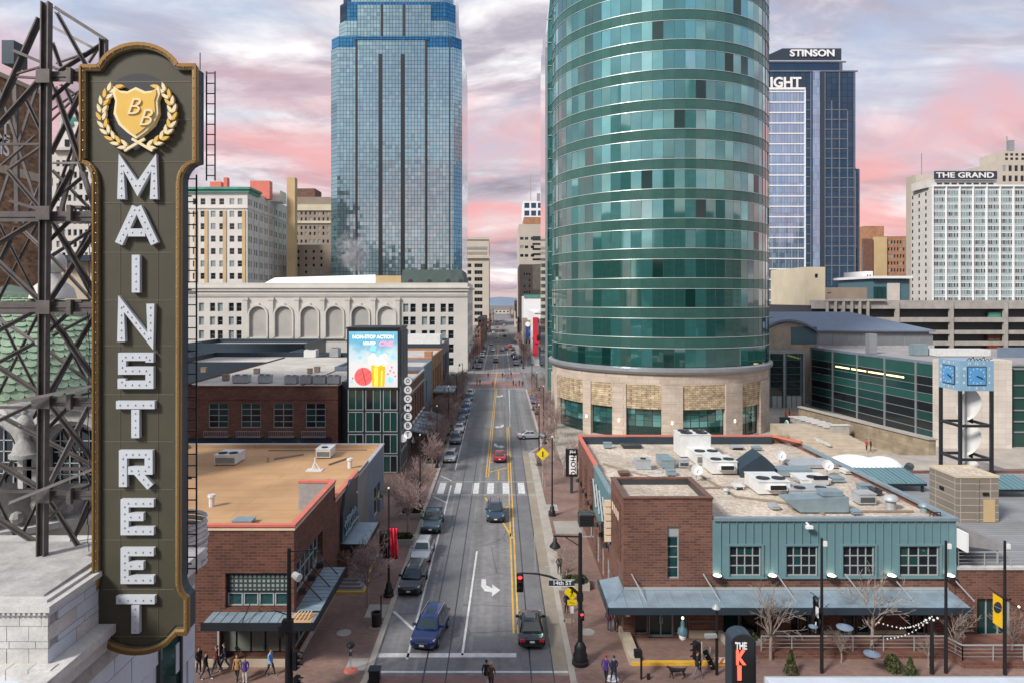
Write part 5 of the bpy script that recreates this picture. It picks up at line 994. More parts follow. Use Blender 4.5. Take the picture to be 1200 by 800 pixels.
for i in range(3): part('roof_screen', 'blue_grey', gh, lambda b: b.box(92+10*i, 101.5+10*i, 126-3*i, 126.4-3*i, zt+.25, zt+2.1))
# retaining wall and steps
tag(MB().prism([(56.6, 129), (56.2, 128.6), (62.2, 99), (63.2, 99)], 0, 3.6).build('stone_retaining_wall', 'stone_wall', None, origin=(60, 110, 0)), 'long tan stone retaining wall below the green glass hall', 'wall')
tag(MB().prism([(56.1, 128.9), (55.9, 128.5), (62.0, 98.8), (63.4, 98.8), (63.4, 99.3), (57, 129)], 3.602, 3.8).build('wall_coping', 'concrete', None, origin=(60, 110, 3.6)), 'pale coping slab along the top of the long stone retaining wall', 'coping')
st = thing('plaza_steps', 'wide tan stone steps climbing the plaza beside the stone wall', 'steps', (50, 108, 0))
for i in range(9): boxp('step', 'stone_tan', st, 47.5, 59-.3*i, 103+1.3*i, 120, .18+.22*i, .4+.22*i)
tag(MB().box(40, 46.8, 110.2, 110.8, .1, 1.9).build('planter_wall', 'stone_wall', None, origin=(43, 110.5, .1)), 'short stone planter wall at the foot of the plaza steps', 'wall')
tb = [(XA(p, 124-1.6*i)-.3, 124-1.6*i) for i, p in enumerate((937, 944, 951, 958, 965, 972, 979, 986))]
for i, (x, y) in enumerate(tb):
    t = thing('plaza_bench', ['bench of pale stone, %s from the top of the plaza row' % ORD[i], 'big white stone block ending the row of plaza benches'][i == 7], 'bench', (x, y, 1.2), 'pale stone benches on the plaza'); hh = 1.1 if i == 7 else .5
    boxp('seat', 'stone_white', t, x-1.6, x+1.6, y-.5, y+.5, 2.2+(hh-.15), 2.2+hh); boxp('base', 'concrete', t, x-1.4, x+1.4, y-.4, y+.4, .6, 2.2+hh-.15)
# arched roof hall and stone gable, left entry
ah = thing('arched_roof_hall', 'stone gabled hall with a blue grey metal arched roof left of the parking garage', 'building', (78, 156, 0))
arcp = lambda x0, x1, z0, rise, n=10: [(x0+(x1-x0)*i/n, z0+rise*math.sin(PI*(.12+.76*i/n))-rise*math.sin(PI*.12)) for i in range(n+1)]
Y = 156; xa, xb, xc = XA(896, Y), XA(957, Y), XA(1094, Y)
MB().plate([(xa, 0), (xb, 0)]+arcp(xa, xb, ZA(388, Y), 3.2)[::-1], Y, Y+1).build('gable_wall', 'stone_tan', ah)
boxp('gable_louvre', 'teal_dark', ah, XA(927, Y), XA(957, Y), Y-.1, Y-.01, ZA(403, Y), ZA(383, Y))
part('long_wall', 'midland_grey', ah, lambda b: b.box(xb, xc-1, Y, Y+.6, 0, ZA(388, Y))); part('clerestory', 'grey_metal', ah, lambda b: [b.box(xb+.3+3.3*i, xb+3.4+3.3*i, Y-.1, Y-.01, ZA(404, Y), ZA(391, Y)) for i in range(8)]); part('clerestory_base', 'stone_white', ah, lambda b: b.box(xb, xc, Y-.3, Y-.01, ZA(410, Y), ZA(404.5, Y)))
mb = MB(); 
for i, (x, z) in enumerate(arcp(xa-1.5, xb, ZA(387, Y), 4)): mb.v += [(x, Y-1, z), (x+.9, Y+26, z), (x, Y-1, z-.5)]
for i in range(10): mb.f += [[3*i, 3*i+3, 3*i+4, 3*i+1], [3*i+2, 3*i+5, 3*i+3, 3*i]]; mb.m += [0, 0]
mb.hexa([(xb, Y-1, ZA(388.5, Y)), (xc, Y-1, ZA(388.5, Y)), (xb-6, Y+24, ZA(375, Y)-.3), (xc-6, Y+24, ZA(375, Y)-.3), (xb, Y-1, ZA(387, Y)), (xc, Y-1, ZA(387, Y)), (xb-6, Y+24, ZA(375, Y)+1.4), (xc-7, Y+24, ZA(375, Y)+1.4)]); mb.build('metal_roof', 'blue_grey', ah)
en = thing('glass_entry', 'tall green glass entry with grey columns right beside the round tower base', 'entrance', (60, 150, 0)); Y = 150; xa, xb = XA(895, Y), XA(943, Y)
MB().box(xa, xb-.5, Y, Y+3, 0, ZA(414, Y)).build('wall', 'teal_dark', en); part('roof_edge', 'grey_metal', en, lambda b: b.box(xa, xb, Y-.5, Y+4, ZA(414, Y), ZA(411, Y)))
for i in range(2):
    for q in range(6): boxp('pane', 'glass_dark' if q < 5 else 'glass_green', en, XA(903+19*i, Y), XA(916.5+21*i, Y), Y-.1, Y-.01, 2.9+1.55*q, 4.3+1.55*q)
for p in (900.5, 918, 941): boxp('column', 'grey_metal', en, XA(p-1, Y), XA(p+1, Y), Y-.5, Y-.11, 0, ZA(414, Y))
for p in (905, 911, 922, 928, 934): boxp('door', 'frame_grey', en, XA(p, Y), XA(p+5, Y), Y-.08, Y-.01, 0, 2.7); 
# parking garage
pg = thing('parking_garage', 'long concrete parking garage with dark open decks below the slab block', 'parking garage', (150, 232, 0)); Y = 232; xa, xb = XA(955, Y), XA(1260, Y)
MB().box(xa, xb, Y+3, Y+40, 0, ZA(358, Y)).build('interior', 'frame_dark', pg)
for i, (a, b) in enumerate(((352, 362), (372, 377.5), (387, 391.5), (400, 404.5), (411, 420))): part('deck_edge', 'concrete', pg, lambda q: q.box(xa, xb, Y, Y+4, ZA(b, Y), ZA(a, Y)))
for i in range(6): p = 988+63.5*i; boxp('column', 'concrete', pg, XA(p-1.6, Y), XA(p+1.6, Y), Y-.5, Y+1, 0, ZA(353, Y))
for i in range(6): p = 968+9.5*i; boxp('stair_column', 'concrete', pg, XA(p-1.3, Y), XA(p+1.3, Y), Y-1.1, Y-.5, 0, ZA(352, Y))
boxp('stair_rail', 'concrete', pg, XA(966, Y), XA(1036, Y), Y-1.2, Y-.52, ZA(353, Y), ZA(350.5, Y))
boxp('green_banner', 'copper', pg, XA(1163, Y), XA(1177, Y), Y+1.5, Y+2.5, ZA(373, Y), ZA(366, Y)); boxp('purple_banner', 'brick_red', pg, XA(1162, Y), XA(1176, Y), Y+1.5, Y+2.5, ZA(399, Y), ZA(392, Y))
boxp('orange_banner', 'orange', pg, XA(1162, Y), XA(1177, Y), Y+1.5, Y+2.5, ZA(411, Y), ZA(404, Y))
# ================================================================ left side of the street
# ---- tan roofed brick building at the corner of 14th Street
lb = thing('corner_brick_building', 'red brick corner shop building with a flat tan roof, red coping and steel canopies', 'building', (-20, 44.4, 0))
LX, LY0, LY1, LW = -13.4, 44.4, 78.5, -36.; LR, P1, P2, P3 = 6.95, 9.2, 7.75, 7.25
v = lambda px: XA(px, LY0)
MB().quad((LW, LY0, LR), (LX, LY0, LR), (LX, LY1, LR), (LW, LY1, LR)).build('roof', 'roof_tan', lb)
fo = [(v(264)-LW, v(338)-LW, 3.9, ZA(671, LY0)), (v(258)-LW, v(343)-LW, .55, 3.3)]
mb = MB(); facade(mb, (LW, LY0), (LX, LY0), 0, P1, fo, .5)
eo = [(.6, 7.2, 4.1, 6.6), (.3, 7.0, .5, 3.3)]
facade(mb, (LX, LY0), (LX, 55), 0, P1, eo, .5); facade(mb, (LX, 55), (LX, 64.2), 0, P2, [(1.2, 7.2, .2, 3.0)], .8)
facade(mb, (LX, 55.4), (LX-2.9, 55.4), LR, P1); mb.build('wall', 'brick_red', lb)
mb = MB(); facade(mb, (LX, 64.2), (LX, 69.5), 0, P2-.1); mb.build('grey_wall', 'concrete_dark', lb); mb = MB(); facade(mb, (LX, LY1), (LW, LY1), 0, P3); mb.build('rear_wall', 'concrete_dark', lb)
mb = MB(); facade(mb, (LX, 69.5), (LX, LY1), 0, P3, [(3.2, 6.6, .3, 3.8)], .4); mb.build('blue_wall', 'blue_grey', lb)
fill(lb, (LX, 69.5), (LX, LY1), [(3.2, 6.6, .3, 3.8)], .4, 2, 2, .1, 'coping_cream')
def cop(b, z, th, out, dz=0): 
    b.box(LW, LX+out, LY0-out, LY0+.3, z, z+th); b.box(LX-.3, LX+out, LY0+.302, 55.42, z, z+th); b.box(LX-2.9, LX-.302, 55.0, 55.42, z, z+th)
part('red_coping', 'coping_red', lb, lambda b: cop(b, P1, .16, .1)); part('cream_band', 'coping_cream', lb, lambda b: (b.box(LW, LX+.07, LY0-.07, LY0-.005, P1-.22, P1-.08), b.box(LX+.005, LX+.07, LY0-.004, 55, P1-.22, P1-.08), b.box(LX+.005, LX+.07, 57.8, 64, 5.9, 6.05)))
part('red_coping', 'coping_red', lb, lambda b: b.box(LX-.3, LX+.1, 55.43, 64.4, P2, P2+.16)); part('cream_band', 'coping_cream', lb, lambda b: b.box(LX+.005, LX+.07, 55.43, 64.2, P2-.22, P2-.08))
part('pale_coping', 'unit_grey', lb, lambda b: (b.box(LX-.3, LX+.1, 64.41, LY1+.1, P3+(.5 if False else .0), P3+.16), b.box(LW, LX-.3, LY1-.3, LY1+.1, P3, P3+.16), b.box(LW, LW+.3, LY0, LY1-.3, P3, P3+.16)))
MB().box(LX-.28, LX-.02, 64.3, LY1, LR, P3).box(LW, LX-.3, LY1-.28, LY1-.02, LR, P3).build('inner_parapet', 'roof_tan', lb)
MB().box(LX-2.85, LX-.35, 55.05, 55.35, LR+.01, P1-.02).box(LX-.37, LX-.31, LY0+.4, 55, LR, P1-.02).build('grey_inner_parapet', 'roof_grey', lb)
# front bay: fretted screen, clerestory panes, canopy, shopfront panels
part('fretted_screen', 'frit', lb, lambda b: b.box(v(265.5), v(337), LY0+.32, LY0+.36, ZA(693.5, LY0), ZA(672.5, LY0)))
part('screen_bar', 'dark_metal', lb, lambda b: (b.box(v(264), v(338), LY0+.25, LY0+.4, ZA(695.5, LY0), ZA(693.6, LY0)), b.box(v(264), v(338), LY0+.25, LY0+.4, ZA(672.4, LY0), ZA(671.2, LY0))))
for i in range(4): pane_window(lb, (LW, LY0), (LX, LY0), (v(265)-LW+i*(v(338)-v(264))/4, v(264)-LW+(i+1)*(v(338)-v(264))/4, 3.95, ZA(695.8, LY0)), .4, 1, 1, .08, 'frame_grey', ('glass_teal',))
for i in range(5): a = v(258)+i*(v(343)-v(258))/5; part('shopfront_panel', 'panel_sage' if 'panel_sage' in M else mat('panel_sage', (.15, .17, .145), .5, .1, var=.2), lb, lambda b: b.box(a+.06, a+(v(343)-v(258))/5-.06, LY0+.35, LY0+.42, .95, 3.25))
for i in (1, 3): [part('panel_knob', 'black', lb, lambda b: b.tube((v(258)+i*(v(343)-v(258))/5, LY0+.34, z), (v(258)+i*(v(343)-v(258))/5, LY0+.2, z), .09, .09, 8)) for z in (1.2, 2.4)]
part('stone_base', 'stone_tan', lb, lambda b: (b.box(LW, LX+.1, LY0-.1, LY0-.005, .1, .62), b.box(LX+.005, LX+.1, LY0-.005, 55, .1, .62)))
part('drainpipe', 'unit_grey', lb, lambda b: b.bar((v(257), LY0-.12, 0), (v(257), LY0-.12, 3.7), .12))
pane_window(lb, (LX, LY0), (LX, 55), eo[0], .5, 6, 2, .1, 'frame_grey', ('glass_teal', 'glass_dark')); pane_window(lb, (LX, LY0), (LX, 55), eo[1], .5, 6, 1, .1, 'frame_grey', ('glass_teal', 'glass_pale', 'glass_teal'))
def canopy(x0, x1, y0, y1, z, side):
    c = part('canopy', 'canopy', lb, lambda b: b.box(x0, x1, y0, y1, z, z+.12)); part('canopy_fascia', 'dark_metal', c, lambda b: (b.box(x0-.08, x1+.08, y0-.08, y0-.002, z-.3, z+.2), b.box(x1+.002, x1+.08, y0, y1, z-.3, z+.2)))
    return c
c1_ = canopy(v(250), -11.7, 42.75, LY0-.02, 3.55, 0); c2_ = canopy(LX+.02, -11.7, LY0-.018, 51.8, 3.552, 1)
part('rust_patch', 'roof_tan', c1_, lambda b: b.box(-13.3, -11.9, 42.85, 44.2, 3.672, 3.68)); part('stacked_chairs', 'cream_tan', c1_, lambda b: [b.bar((-13.2+.25*i, 43.2, 3.7), (-12.9+.2*i, 43.9, 3.95), .07) for i in range(5)])
for i in range(12): part('canopy_seam', 'canopy', c2_, lambda b: b.box(LX+.05, -11.75, LY0+.3+.6*i, LY0+.35+.6*i, 3.673, 3.71))
for i in range(8): part('canopy_seam', 'canopy', c1_, lambda b: b.box(v(250)+.4+.6*i, v(250)+.45+.6*i, 42.8, LY0-.05, 3.672, 3.71))
for y in (46, 48.2, 50.4): part('tie_rod', 'dark_metal', lb, lambda b: b.bar((LX, y, 5.2), (-12, y, 3.7), .06)); part('spotlight', 'black', lb, lambda b: b.rbox((LX+.25, y-.6), .5, .3, 4.4, 4.75, .3))
part('tie_rod', 'dark_metal', lb, lambda b: b.bar((v(296), LY0, 4.6), (v(294), 42.9, 3.7), .05))
c3_ = part('entrance_canopy', 'canopy', lb, lambda b: b.box(LX+.03, -11.2, 57.2, 63, 3.3, 3.42)); part('canopy_fascia', 'dark_metal', c3_, lambda b: (b.box(LX+.03, -11.12, 57.1, 57.19, 3.1, 3.5), b.box(-11.19, -11.12, 57.2, 63, 3.1, 3.5)))
part('dark_entrance', 'brick_brown', lb, lambda b: b.box(LX+.01, LX+.6, 57.3, 58.5, 0, 3.2))
# neon script panel on the wall
sg = part('neon_panel', 'navy', lb, lambda b: b.add([(LX+.05, 57.0, 3.7), (LX+.05, 63.4, 3.7), (LX+.05, 62.2, 7.7), (LX+.05, 60.2, 8.1), (LX+.05, 58.2, 7.3), (LX+.05, 57.2, 6.0)]+[(LX+.25, 57.0, 3.7), (LX+.25, 63.4, 3.7), (LX+.25, 62.2, 7.7), (LX+.25, 60.2, 8.1), (LX+.25, 58.2, 7.3), (LX+.25, 57.2, 6.0)], [[6, 7, 8, 9, 10, 11], [5, 4, 3, 2, 1, 0]]+[[i, (i+1) % 6, 6+(i+1) % 6, 6+i] for i in range(6)]))
random.seed(5)
for i in range(9):
    y = 57.7+.6*i; h0 = 3.9+.15*random.random()
    def loop(b, r=.28):
        pts = [(LX+.33, y+r*math.sin(t)*(1+.4*math.sin(2*t))+.15*math.sin(t*.5), h0+i*.0+t*.19) for t in [k*.55 for k in range(int(5+random.random()*6+(8 if 2 < i < 7 else 4)))]]
        [b.tube(p, q, .07, .07, 5, cap=False) for p, q in zip(pts, pts[1:])]
    part('neon_tube', 'unit_blue', sg, loop)
wp = thing('entrance_platform', 'grey stepped entrance platform with yellow edges on the left pavement', 'platform', (-12.2, 57, .13))
for i in range(4): part('step', 'concrete_dark', wp, lambda b: b.box(LX+.02, -11.15-.22*i, 55.6+.45*i, 64-.2*i, .1+.13*i, .23+.13*i))
part('yellow_edge', 'yellow_sign', wp, lambda b: (b.box(LX+.1, -11.1, 55.5, 55.6, .1, .245), b.box(-11.148, -11.06, 55.61, 58.3, .1, .245), b.box(-11.36, -11.26, 59, 63.2, .36, .38)))
# roof machines
def lunit(name, label, l, r, top, base, m, **k): return unit(name, label, l, r, top, base, m, rz=LR, group='machines on the tan roof', **k)
a_ = lunit('air_conditioner', 'big white air conditioner on the left of the tan roof', 251, 276, 526, 545, 'unit_white', fans=2, depth=2.6, louv=True)
lunit('air_conditioner', 'white air conditioner on the right of the tan roof near the alley', 370, 387, 520, 537, 'unit_white', fans=1, depth=2.4, louv=True)
lunit('roof_hatch', 'grey roof hatch just behind the red front coping', 272, 294, 607, 615, 'unit_blue', depth=1.0)
def lvent(px, py, label, s, m='unit_white'):
    Y = F*(H-LR)/(py-CY); p = W(px, py, Y); t = thing('vent_pipe', label, 'vent', p, 'machines on the tan roof'); part('pipe', m, t, lambda b: b.tube(p, p+Vector((0, 0, .8*s)), .22*s, .22*s, 10)); part('cap', m, t, lambda b: b.tube(p+Vector((0, 0, .8*s)), p+Vector((0, 0, 1*s)), .32*s, .3*s, 10))
lvent(248, 593, 'white vent pipe alone at the left of the tan roof', 1.0); lvent(410, 548, 'white vent pipe near the right edge of the tan roof', 1.0); lvent(384, 568, 'short dark vent pipe near the raised red coping', .55, 'brown_stone'); lvent(314, 541, 'short dark vent pipe in the middle of the tan roof', .5, 'brown_stone')
t = thing('roof_tripod', 'white tripod mast standing on the tan roof', 'mast', W(369, 551, 68.0), 'machines on the tan roof'); p = W(369, 551, 68); part('leg', 'white', t, lambda b: [b.bar(p+Vector((0, 0, .9)), p+Vector((.6*math.cos(a), .6*math.sin(a), 0)), .06) for a in (0, 2.1, 4.2)]); part('mast', 'white', t, lambda b: b.bar(p+Vector((0, 0, .3)), p+Vector((0, 0, 1.3)), .08)); part('foot_pad', 'unit_white', t, lambda b: b.box(p.x-.8, p.x+.8, p.y-.5, p.y+.5, LR, LR+.08))
t = thing('roof_conduit', 'dark conduit runs lying across the far end of the tan roof', 'pipes', (-22, 72, LR)); part('conduit', 'brown_stone', t, lambda b: (b.bar((-26, 76.6, LR+.1), (-15, 76.9, LR+.1), .1), b.bar((-24, 72.5, LR+.1), (-21.5, 74.6, LR+.1), .16), b.bar((-17.6, 70, LR+.1), (-16.2, 73, LR+.1), .14)))

# ---- second brick building with four windows, and the screen tower
Y = 98.; X0, X1, zt = XA(205, Y), XA(396, Y), 11.4
wo = [(XA(l, Y)-X0, XA(r, Y)-X0, ZA(501, Y), ZA(472, Y)) for l, r in ((244, 267.5), (282, 305.5), (320, 343.5), (358, 381.5))]
b2 = thing('brick_block', 'brown brick block with four big windows behind the tan roof', 'building', ((X0+X1)/2, Y, 0))
mb = MB(); facade(mb, (X0, Y), (X1, Y), 0, zt, wo, .3); facade(mb, (X1, Y), (X1, Y+50), 0, zt); facade(mb, (X0, Y+50), (X0, Y), 0, zt); mb.build('wall', 'brick_brown', b2)
MB().quad((X0, Y, zt-.25), (X1, Y, zt-.25), (X1, Y+52, zt-.25), (X0, Y+52, zt-.25)).build('roof', 'roof_pale', b2)
part('coping', 'brick_brown', b2, lambda b: (b.box(X0, X1+.1, Y-.12, Y+.3, zt-.02, zt+.15), b.box(X0, X1, Y-.08, Y-.005, ZA(467, Y)-.1, ZA(467, Y)+.1), b.box(X1-.3, X1+.1, Y+.3, Y+50, zt-.02, zt+.15)))
for o in wo:
    pane_window(b2, (X0, Y), (X1, Y), o, .3, 2, 4, .12, 'frame_grey', ('glass_teal', 'glass_dark'))
    part('window_ledge', 'grey_metal', b2, lambda b: (b.box(X0+o[0]-.3, X0+o[1]+.3, Y-.9, Y-.01, ZA(511, Y), ZA(510, Y)), b.box(X0+o[0]-.3, X0+o[1]+.3, Y-.95, Y-.88, ZA(504, Y), ZA(503, Y)), [b.box(X0+o[0]-.3+.3*i, X0+o[0]-.25+.3*i, Y-.93, Y-.89, ZA(510, Y), ZA(504, Y)) for i in range(12)]))
part('shop_fascia', 'navy', b2, lambda b: b.box(X0+1, X1-1, Y-.3, Y-.01, 3.2, 4.1)); [pane_window(b2, (X0, Y), (X1, Y), (1.5+2.6*i, 3.9+2.6*i, .3, 3.1), .02, 1, 1, .1, 'frame_grey', ('glass_teal',), 'shop_window') for i in range(8)]
gap = tag(MB().box(X1+.12, XA(407, Y), Y+2, Y+50, 0, 11.9).build('link_block', 'navy', None, origin=(X1+.6, Y+2, 0)), 'dark narrow link between the brick block and the screen tower', 'building')
def bunit(name, label, l, r, top, base, m, **k): return unit(name, label, l, r, top, base, m, rz=zt-.25, group='machines on the pale roof', **k)
for i, (l, r, bs) in enumerate(((272, 290, 449), (302, 316, 449), (333, 347, 450), (351, 364, 450), (367, 381, 450), (383, 397, 450))): bunit('roof_condenser', ['largest grey condenser at the left end of the pale roof row', 'second grey condenser from the left in the pale roof row', 'third grey condenser from the left in the pale roof row', 'fourth grey condenser from the left in the pale roof row', 'fifth grey condenser from the left in the pale roof row', 'grey condenser at the right end of the pale roof row'][i], l, r, bs-11, bs, 'unit_grey', fans=2, depth=1.6)
for i, (l, r, tp, bs) in enumerate(((235, 241, 430, 437), (260, 267, 438, 446), (297, 303, 431, 438), (360, 365, 431, 438), (368, 374, 429, 436))): bunit('roof_vent', 'small brown grey vent box, %s from the left behind the condenser row' % ORD[i], l, r, tp, bs, 'brown_stone', depth=.8)
def pblock(name, label, l, r, top, Y, d, m, roof='roof_pale', par=1.2): return building(name, label, XA(l, Y), XA(r, Y), Y, Y+d, ZA(top, Y), m, roof=roof, par=par)
pblock('parapet_block', 'low roof block with a navy parapet behind the condenser row', 190, 352, 424, 152, 28, 'navy'); pblock('blue_parapet_block', 'low roof block with a pale blue grey parapet beside the white theatre block', 190, 338, 413, 182, 30, 'blue_grey')
pblock('grey_roof_block', 'dark low roof block directly before the arches of the white theatre block', 215, 357, 402.5, 196, 24, 'navy', 'roof_grey'); pblock('small_parapet_block', 'short navy parapet block left of the bright screen', 374, 410, 421, 158, 20, 'navy'); pblock('right_parapet_block', 'navy parapet block right of the bright screen under the white theatre block', 474, 520, 401, 190, 20, 'navy')
zt_ = 11.15
for i, (l, r, tp, bs, Yd) in enumerate(((240, 252, 404, 411, 205), (258, 271, 404, 411, 205), (304, 318, 404, 411, 205), (356, 370, 410, 416, 172), (386, 396, 408, 414, 165))):
    Yq = Yd; t = thing('roof_condenser', ['far grey condenser, leftmost on the dark roof before the arches', 'far grey condenser, second from left on the dark roof before the arches', 'far grey condenser, rightmost on the dark roof before the arches', 'pale box machine behind the small navy parapet', 'grey box machine just left of the bright screen top'][i], 'rooftop machine', W((l+r)/2, bs, Yq))
    boxp('casing', 'unit_grey' if i != 3 else 'unit_white', t, XA(l, Yq), XA(r, Yq), Yq, Yq+3, ZA(bs, Yq)-.8, ZA(tp, Yq)); part('fan', 'frame_dark', t, lambda b: b.tube(((XA(l, Yq)+XA(r, Yq))/2, Yq+1.5, ZA(tp, Yq)), ((XA(l, Yq)+XA(r, Yq))/2, Yq+1.5, ZA(tp, Yq)+.1), .9, .9, 12))
# screen tower
Y = 93.7; SX0, SX1 = XA(407, Y), XA(468.5, Y); zt = ZA(385.5, Y)
s_ = thing('screen_tower', 'dark steel and glass tower carrying a bright advertising screen', 'tower', ((SX0+SX1)/2, Y, 0))
MB().box(SX0, SX1, Y, Y+7, 0, zt).build('frame', 'navy', s_)
part('roof_slab', 'dark_metal', s_, lambda b: b.box(SX0-.1, SX1+.1, Y-.3, Y+7.1, zt, zt+.25)); part('side_slat', 'grey_metal', s_, lambda b: [b.box(SX1+.01, SX1+.2, Y+1+1.8*i, Y+1.3+1.8*i, 12, zt-.3) for i in range(4)])
gz = [(455, 480), (482, 505.5), (508, 531), (533, 553)]; gx = [(408, 426), (428.5, 446.5), (449, 466)]
for a, b in gz:
    for l, r in gx: pane_window(s_, (SX0, Y), (SX1, Y), (XA(l, Y)-SX0, XA(r, Y)-SX0, max(ZA(b, Y), .15), ZA(a, Y)), -.02, 2, 1, .1, 'frame_grey', ('glass_teal', 'glass_green', 'glass_dark'))
for i in range(3): pane_window(s_, (SX1, Y), (SX1, Y+7), (.3, 6.7, 2.6*i+.4, 2.6*i+2.8), -.02, 3, 1, .1, 'frame_grey', ('glass_teal', 'glass_green'))
# the picture on the screen
L0, L1, T0, T1 = XA(409.3, Y), XA(466.3, Y), ZA(453, Y), ZA(388.3, Y); cw, chh = L1-L0, T1-T0
sm_ = bpy.data.materials.new('screen_picture'); sm_.use_nodes = True; t = sm_.node_tree; p_ = t.nodes['Principled BSDF']; geo = N(t, 'ShaderNodeNewGeometry'); sp_ = N(t, 'ShaderNodeSeparateXYZ'); t.links.new(geo.outputs[0], sp_.inputs[0])
mr = N(t, 'ShaderNodeMapRange'); mr.inputs[1].default_value = T0; mr.inputs[2].default_value = T1; t.links.new(sp_.outputs[2], mr.inputs[0])
no = N(t, 'ShaderNodeTexNoise'); no.inputs['Scale'].default_value = .7; no.inputs['Detail'].default_value = 5; t.links.new(geo.outputs[0], no.inputs['Vector'])
cr = ramp(t, [(0, (.9, .86, .86)), (.45, (.95, .93, .93)), (.62, (.62, .85, .93)), (.75, (.30, .62, .82)), (.88, (.15, .55, .80)), (1, (.25, .68, .88))], mth(t, 'ADD', mr.outputs[0], mth(t, 'MULTIPLY', mth(t, 'SUBTRACT', no.outputs[0], .5), .55)))
p_.inputs['Base Color'].default_value = (.02, .02, .02, 1); t.links.new(cr.outputs[0], p_.inputs['Emission Color']); p_.inputs['Emission Strength'].default_value = .62; M['screen_picture'] = sm_
for k, c in (('ball', (.80, .10, .10)), ('ball_line', (.10, .02, .03)), ('beer', (.85, .33, .02)), ('beer_light', (1., .55, .06)), ('foam', (1., .88, .72)), ('pix_white', (1, 1, 1)), ('pix_pink', (.95, .25, .40)), ('ice', (.20, .50, .70))): mat('pix_'+k, c, .5, var=0, emit=.62)
sc_o = MB().box(L0, L1, Y-.25, Y-.16, T0, T1).build('screen', 'screen_picture', s_); part('screen_frame', 'dark_metal', s_, lambda b: (b.box(L0-.25, L1+.25, Y-.3, Y-.01, T1, T1+.25), b.box(L0-.25, L1+.25, Y-.3, Y-.01, T0-.25, T0), b.box(L0-.25, L0, Y-.29, Y-.01, T0, T1), b.box(L1, L1+.25, Y-.29, Y-.01, T0, T1)))
q = lambda a, b: (L0+a*cw, T0+b*chh)
def disc(b, a, c, r, y, m=0, sx=1, n=24, lo=None):
    pts = [(L0+a*cw+r*math.cos(2*PI*i/n)*sx, max(T0+c*chh+r*math.sin(2*PI*i/n), T0+.02)) for i in range(n)]; b.plate(pts, y-.01, y)
part('ball', 'pix_ball', sc_o, lambda b: disc(b, .30, .19, 1.25, Y-.255))
def bl(b):
    cx_, cz_ = q(.30, .19); y = Y-.28
    for p0, p1 in (((-.85, -.8), (.9, .85)), ((-.2, 1.2), (.35, -1.15)), ((-1.2, .1), (-.1, .55)), ((.1, -.5), (1.2, -.1))): b.bar((cx_+p0[0], y, cz_+p0[1]), (cx_+p1[0], y, cz_+p1[1]), .09, .01)
part('ball_seams', 'pix_ball_line', sc_o, bl)
part('drink', 'pix_beer', sc_o, lambda b: b.plate([q(.48, .01), q(.73, .01), q(.75, .42), q(.46, .42)], Y-.29, Y-.27)); part('drink_highlight', 'pix_beer_light', sc_o, lambda b: (b.plate([q(.52, .02), q(.60, .02), q(.60, .36), q(.51, .36)], Y-.30, Y-.291), b.plate([q(.65, .02), q(.69, .02), q(.70, .3), q(.66, .3)], Y-.30, Y-.291)))
part('foam', 'pix_foam', sc_o, lambda b: [disc(b, .47+.05*i, .45+.03*math.sin(i*2), .42, Y-.28) for i in range(6)]); part('splash', 'pix_pix_white', sc_o, lambda b: [disc(b, .44+.06*i, .52+.05*math.sin(i*1.7), .33, Y-.265, n=7) for i in range(6)])
part('ice_cubes', 'pix_ice', sc_o, lambda b: [b.plate([(q(a, c)[0]+.42*s*math.cos(t_+k*PI/2), q(a, c)[1]+.42*s*math.sin(t_+k*PI/2)) for k in range(4)], Y-.28, Y-.27) for a, c, s, t_ in ((.23, .54, .9, .3), (.50, .70, 1.3, .6), (.62, .62, .9, 1), (.85, .13, 1.2, .4), (.90, .55, .9, .2), (.80, .60, .6, .9), (.06, .10, .5, .5))])
part('confetti', 'pix_ball', sc_o, lambda b: [b.plate([(q(a, c)[0]+.16*math.cos(t_+k*PI/2), q(a, c)[1]+.16*math.sin(t_+k*PI/2)) for k in range(4)], Y-.285, Y-.275) for a, c, t_ in ((.85, .30, .3), (.92, .27, .8), (.80, .24, .1), (.95, .2, 1), (.08, .16, .4), (.88, .36, .6))])
fit_text('lettering', 'NON-STOP ACTION', cw*.84, chh*.065, sc_o, (*[q(.5, .9)[0], Y-.27], q(.5, .9)[1]), m='pix_pix_white', ext=.01, off=.02)
fit_text('lettering', 'NON-STOP', cw*.25, chh*.055, sc_o, (q(.42, 0)[0], Y-.27, q(0, .785)[1]), m='pix_pix_white', ext=.01, off=.02); fit_text('lettering', 'Chill', cw*.30, chh*.085, sc_o, (q(.74, 0)[0], Y-.27, q(0, .78)[1]), m='pix_pix_pink', ext=.01, off=.03, shear=.35)
# round lettered discs
rd = thing('disc_letter_sign', 'vertical sign of seven white discs with one letter each beside the screen tower', 'sign', (XA(472, 97), 97, 5)); Y = 96.
for i, ch in enumerate('OOOMEBT'):
    p = W(478, 446+10.45*i, Y); dk = MB().tube(p+Vector((0, .12, 0)), p, .56, .56, 20).build('letter_disc', 'lit_disc', rd); part('disc_rim', 'unit_grey', dk, lambda b: b.lathe([(.56, -.02), (.62, -.02), (.62, .1), (.56, .1)], (0, 0, 0), 20).xf(Matrix.Translation(p) @ Matrix.Rotation(R(-90), 4, 'X'))); fit_text('lettering', ch, .5, .62, dk, p+Vector((0, -.03, 0)), m='black', ext=.02, off=.02)
    part('bracket', 'unit_grey', rd, lambda b: b.bar(p+Vector((-.6, .06, 0)), (SX1+.02, Y+.06, p.z), .08))
p = W(472.2, 513, Y); MB().tube(p+Vector((0, .12, 0)), p, .56, .56, 20).build('blank_disc', 'lit_disc', rd)
